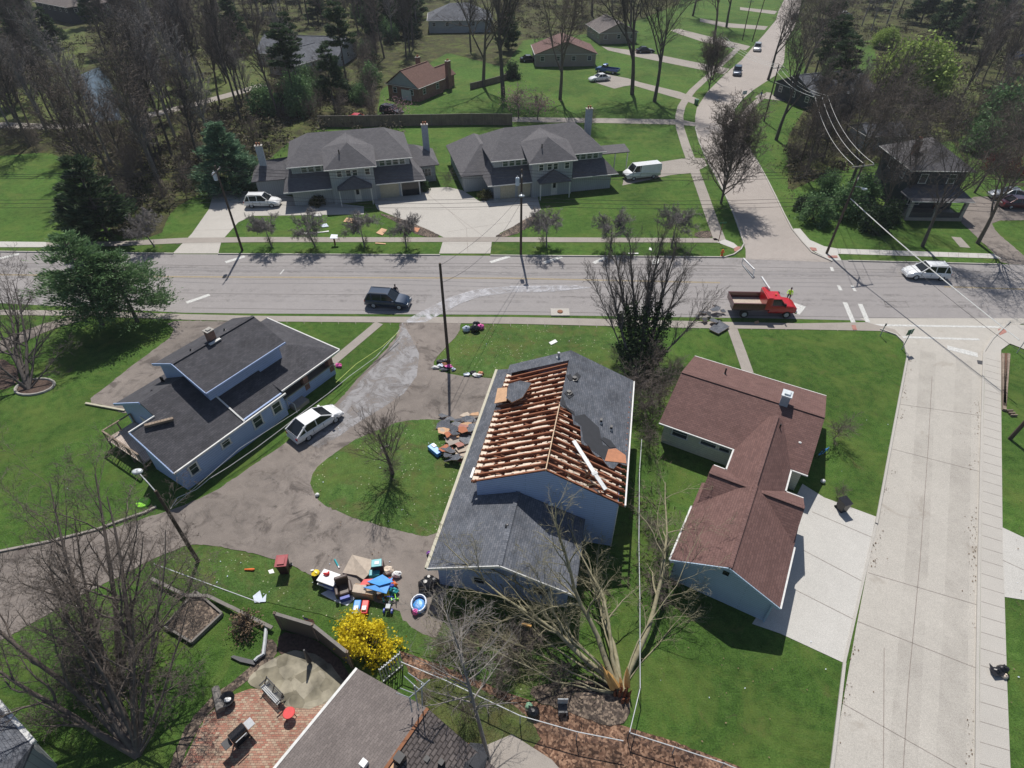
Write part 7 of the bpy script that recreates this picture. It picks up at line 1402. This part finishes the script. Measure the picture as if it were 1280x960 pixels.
w3 = copy_tree(WIL); w3.scale = (.3, .3, .35); w3.location = G(1140, 130); w3["label"] = "small yellow-green bush below the big willow-like tree"
for i, (u, v, s) in enumerate(((1240, 168, 1.9), (1275, 150, 1.7), (1225, 190, 1.2))): put(EVB[0], u, v, s, i*2, ("large bright evergreen near the right edge", "evergreen at the right edge above the blossom-red tree", "evergreen bush above the dark red tree")[i])
for i, (u, v, s, k) in enumerate(((1022, 130, .9, 1), (1032, 155, .85, 1), (1018, 95, .9, 1), (1175, 45, 1.1, 2), (1150, 30, 1.2, 2), (1200, 60, 1.1, 2), (1250, 30, 1.1, 2), (1090, 10, 1.1, 2), (1120, -20, 1.2, 2), (1060, -10, 1.1, 1))): put(PINE[k], u, v, s, i*1.4, ("tall dark pine right of the curving street, above the slate roof", "lower dark pine beside the slate roof's corner", "dark pine right of the street bend", "deep green conifer above the willow-like tree", "broad conifer left of the topmost dark conifer", "blue-green conifer in the right wood", "conifer near the top right corner", "conifer at the top edge right of the street", "second conifer at the top edge", "thin conifer at the top by the street end")[i])
# hand-placed tall trunks across the middle distance
for i, (u, v, pr_, s, rz) in enumerate(((629, 118, 0, 1.15, .5), (700, 124, 1, .92, 2), (790, 118, 2, 1.1, 1), (818, 127, 0, .95, 4), (604, 108, 1, 1.0, 3), (892, 52, 1, .9, 1), (908, 34, 2, .9, 2), (970, 175, 0, .75, 2.2), (960, 100, 2, .75, 5), (788, 40, 1, 1.0, 0), (866, 20, 0, .9, 3), (740, 20, 2, 1.0, 2), (1000, 110, 1, .8, 4))):
    pass
    lab = ("tallest fan-shaped bare tree on the brick house lawn", "grey bare tree in front of the tan house", "great multi-limbed bare tree beside the parking pad", "curved bare tree leaning right by the long drive", "bare trunk at the end of the low dark fence", "bare tree among the upper left lawns of the street", "bare tree near the far drives", "bare tree with pale limbs right of the curving street", "spreading bare tree at the street's right bend", "bare tree behind the taupe gabled house", "bare tree at the top on the far lawns", "bare tree at the top edge over the taupe roof", "bare tree rising behind the street's right footpath")[i]
    put(SHADE[pr_], u, v, s, rz, lab)
# woods: many individual bare trees and pines
def inside(p, poly):
    x, y = p; c = False; j = len(poly)-1
    for i in range(len(poly)):
        if (poly[i][1] > y) != (poly[j][1] > y) and x < (poly[j][0]-poly[i][0])*(y-poly[i][1])/(poly[j][1]-poly[i][1])+poly[i][0]: c = not c
        j = i
    return c
rw = random.Random(1234)
def scatter(poly, n, group, protos, label, smin=.75, smax=1.15, mind=2.6, avoid=()):
    W = [tuple(G(*q)[:2]) for q in poly]; xs, ys = [p[0] for p in W], [p[1] for p in W]; got = []; tries = 0; AV = [[tuple(G(*q)[:2]) for q in a] for a in avoid]
    while len(got) < n and tries < n*60:
        tries += 1; p = (rw.uniform(min(xs), max(xs)), rw.uniform(min(ys), max(ys)))
        if not inside(p, W) or any((p[0]-a)**2+(p[1]-b)**2 < mind**2 for a, b in got) or any(inside(p, a) for a in AV): continue
        got.append(p); pr_ = rw.choice(protos); s = rw.uniform(smin, smax); T = put(pr_, 0, 0, s, rw.uniform(0, 6.28), label, group, world=p, sz=s*rw.uniform(.9, 1.2))
    return got
pondA = [(80, 75), (165, 70), (195, 160), (80, 165)]; h1 = [(318, 40), (445, 38), (450, 110), (318, 100)]; h2 = [(470, 60), (600, 55), (600, 150), (470, 165)]; cl = [(150, 80), (340, 40), (340, 110), (170, 145)]; h3 = [(35, 0), (112, 0), (112, 50), (35, 50)]; h4 = [(525, 0), (625, 0), (630, 60), (525, 60)]
scatter([(0, 100), (250, 60), (330, 100), (330, 190), (240, 225), (190, 270), (120, 250), (90, 190), (0, 180)], 74, "bare trees in the left wood", WOOD, "slim bare tree in the near part of the left wood", .6, .95, 2.0, (pondA,))
scatter([(-40, -20), (320, -20), (320, 60), (160, 85), (0, 100), (-40, 100)], 60, "bare trees in the far left wood", WOOD, "slim bare tree in the far left wood above the pond", .75, 1.1, 4.5, (h3,))
scatter([(320, -20), (560, -20), (600, 60), (480, 70), (440, 130), (330, 150)], 62, "bare trees in the middle wood", WOOD, "slim bare tree in the wood around the pale grey house", .7, 1.05, 3.0, (h1, h2, h4))
scatter([(560, -20), (860, -20), (850, 10), (760, 30), (650, 50), (600, 60)], 26, "bare trees along the top", WOOD, "slim bare tree along the top of the view", .7, 1.0, 5, (h4,))
scatter([(1020, 120), (1080, 150), (1200, 130), (1280, 140), (1270, 180), (1150, 170), (1060, 210), (990, 230)], 24, "bare trees in the right wood", WOOD[1:], "slim bare tree in the right wood", .4, .68, 3.6, ([(1110, 120), (1230, 120), (1240, 260), (1110, 260)],))
scatter([(1180, 60), (1290, 60), (1290, 130), (1190, 125)], 22, "bare trees right of the willow-like tree", WOOD, "slim bare tree in the dense dark wood at right", .5, .75, 3)
scatter([(1005, -20), (1300, -20), (1290, 60), (1180, 50), (1090, 80), (1010, 90)], 30, "bare trees at the top right", WOOD, "slim bare tree in the top right wood", .7, 1.0, 5)
scatter([(-60, 0), (200, -10), (180, 70), (60, 130), (-40, 170)], 30, "pines in the left wood", PINE, "dark pine standing in the left wood", .7, 1.0, 6, (pondA, h3))
scatter([(250, 0), (560, -10), (600, 50), (470, 70), (440, 150), (330, 130), (290, 90)], 34, "pines in the middle wood", PINE, "dark pine standing in the wood behind the duplexes", .65, 1.0, 4, (h1, h2, h4))
scatter([(470, 5), (640, 5), (600, 66), (560, 62), (470, 78)], 14, "bare trees behind the brick house", WOOD, "slim bare tree in the row behind the brick house", .8, 1.05, 4, (h4,))
scatter([(150, 200), (250, 200), (240, 290), (160, 290)], 9, "bare shrubs by the left verge", [BRU], "brown bare shrub beside the verge evergreens", .7, 1.1, 2.5)
scatter([(0, 155), (260, 130), (330, 160), (320, 200), (200, 230), (0, 190)], 30, "bare shrubs in the left wood", [BRU], "brown bare shrub under the left wood", .6, 1.0, 2.5)
scatter([(1020, 130), (1200, 140), (1280, 150), (1190, 175), (1060, 215), (985, 245)], 40, "bare shrubs in the right wood", [BRU], "brown bare shrub under the right wood", .6, 1.2, 2.4)
scatter([(330, 110), (470, 120), (470, 150), (340, 170)], 16, "bare shrubs behind the left duplex", [BRU, EVB[1]], "dark shrub behind the left duplex", .6, 1.0, 2.4)
scatter([(320, 50), (470, 60), (480, 130), (560, 150), (400, 152), (330, 150)], 26, "shrubs in the middle wood", [BRU, EVB[0], BRU], "shrub under the middle wood around the pale grey house", .8, 1.3, 3.2, (h1, h2))
scatter([(440, 20), (640, 20), (640, 80), (600, 60), (480, 65)], 24, "evergreens above the brick house", [EVB[0], EVB[1], PINE[2], WOOD[0]], "dark growth in the wood above the brick house", .8, 1.2, 4, (h2, h4))
b = put(EVB[1], 640, 98, 1.0, 0, "green shrub at the foot of the fan-shaped bare tree"); put(BRU, 990, 190, .9, 0, "reddish bare shrub at the curving street kerb"); put(BRU, 985, 205, .8, 1, "second bare shrub at the curving street kerb"); put(BRU, 540, 208, .5, 1, "bare shrub at the left duplex's right end"); put(BRU, 560, 232, .45, 1, "low bare shrub between the duplexes"); put(BRU, 735, 165, .8, 1, "bare bush behind the right duplex chimney"); put(BRU, 812, 214, .3, 3, "small shrub by the van")

# undergrowth of the woods: brush nobody could count
rng = np.random.default_rng(8); P = []
def fill(px, dens, hi, avoid=()):
    W = [tuple(G(*q)[:2]) for q in px]; xs, ys = [p[0] for p in W], [p[1] for p in W]; n = int((max(xs)-min(xs))*(max(ys)-min(ys))*dens/40); A = np.column_stack([rng.uniform(min(xs), max(xs), n), rng.uniform(min(ys), max(ys), n)])
    def ins(A, W):
        k = np.zeros(len(A), bool); j = len(W)-1
        for i in range(len(W)):
            yi, yj, xi_, xj = W[i][1], W[j][1], W[i][0], W[j][0]; c = ((yi > A[:, 1]) != (yj > A[:, 1])) & (A[:, 0] < (xj-xi_)*(A[:, 1]-yi)/((yj-yi) or 1e-9)+xi_); k ^= c; j = i
        return k
    K = ins(A, W)
    for a in avoid: K &= ~ins(A, [tuple(G(*q)[:2]) for q in a])
    A = A[K]; h = hi*rng.uniform(.15, 1, len(A))**2; A = np.repeat(A, 40, 0)+rng.normal(size=(len(A)*40, 2))*rng.uniform(.3, 1.2, (len(A)*40, 1)); h = np.repeat(h, 40)*rng.uniform(0, 1, len(A)); return np.column_stack([A, h+.03])
AVO = (pondA, h1, h2, h3, h4, [(0, 150), (120, 150), (120, 164), (0, 166)])
for px, dn, hi in (([(0, 165), (60, 175), (95, 205), (145, 297), (200, 296), (215, 262), (262, 235), (330, 205), (330, 110), (200, 150), (100, 165)], 9, 1.6), ([(-40, 0), (330, 0), (330, 80), (150, 140), (-40, 150)], 2.2, 2.2), ([(330, 60), (470, 60), (560, 150), (330, 200)], 6, 2.0), ([(330, -10), (640, -10), (640, 60), (600, 60), (470, 70), (330, 70)], 3, 2.5), ([(640, -10), (860, -10), (760, 35), (640, 60)], 2.5, 2.5), ([(1020, 130), (1280, 140), (1280, 170), (1190, 175), (1050, 215), (985, 240), (985, 180)], 7, 1.8), ([(1005, -10), (1290, -10), (1290, 140), (1020, 120)], 2.4, 2.4)): P.append(fill(px, dn, hi, AVO))
P = np.concatenate(P); me = leaf_mesh("undergrowth", P, .34, "brush", rng, aspect=1.9)
o = bpy.data.objects.new("undergrowth", me); C.objects.link(o); o["kind"] = "stuff"; tag(o, "brown and green undergrowth covering the wood floor", "undergrowth")

Q = []
for px, dn, hi in (([(545, 770), (600, 770), (700, 790), (745, 850), (700, 862), (640, 850), (560, 830)], 26, 1.3), ([(800, 600), (835, 640), (840, 740), (830, 780), (802, 790), (800, 700)], 22, 1.0), ([(775, 480), (830, 470), (840, 500), (815, 530), (822, 600), (800, 600), (792, 530)], 34, 1.8), ([(100, 760), (190, 770), (205, 860), (150, 900), (90, 850)], 16, 1.2), ([(950, 180), (975, 190), (1060, 300), (1010, 295)], 5, .7)): Q.append(fill(px, dn, hi))
me = leaf_mesh("brush_tangle", np.concatenate(Q), .16, "brush", rng, aspect=2.6)
o = bpy.data.objects.new("undergrowth", me); C.objects.link(o); o["kind"] = "stuff"; tag(o, "tangled brush and weeds round the fallen tree, fence line and thickets", "undergrowth")
# ------------------------------------------------------------------ thin air: distant things fade slightly
m = bpy.data.materials.new("haze"); m.use_nodes = True; n = m.node_tree; n.nodes.clear(); out = n.nodes.new("ShaderNodeOutputMaterial"); pv = n.nodes.new("ShaderNodeVolumePrincipled")
pv.inputs["Color"].default_value = (.86, .9, 1, 1); pv.inputs["Density"].default_value = .0002; n.links.new(pv.outputs[0], out.inputs["Volume"]); M["haze"] = m
o = MB().box(-950, 950, -250, 2550, -1, 60).build("haze", "haze"); o["kind"] = "stuff"; tag(o, "faint bluish air haze over the far woods", "haze")
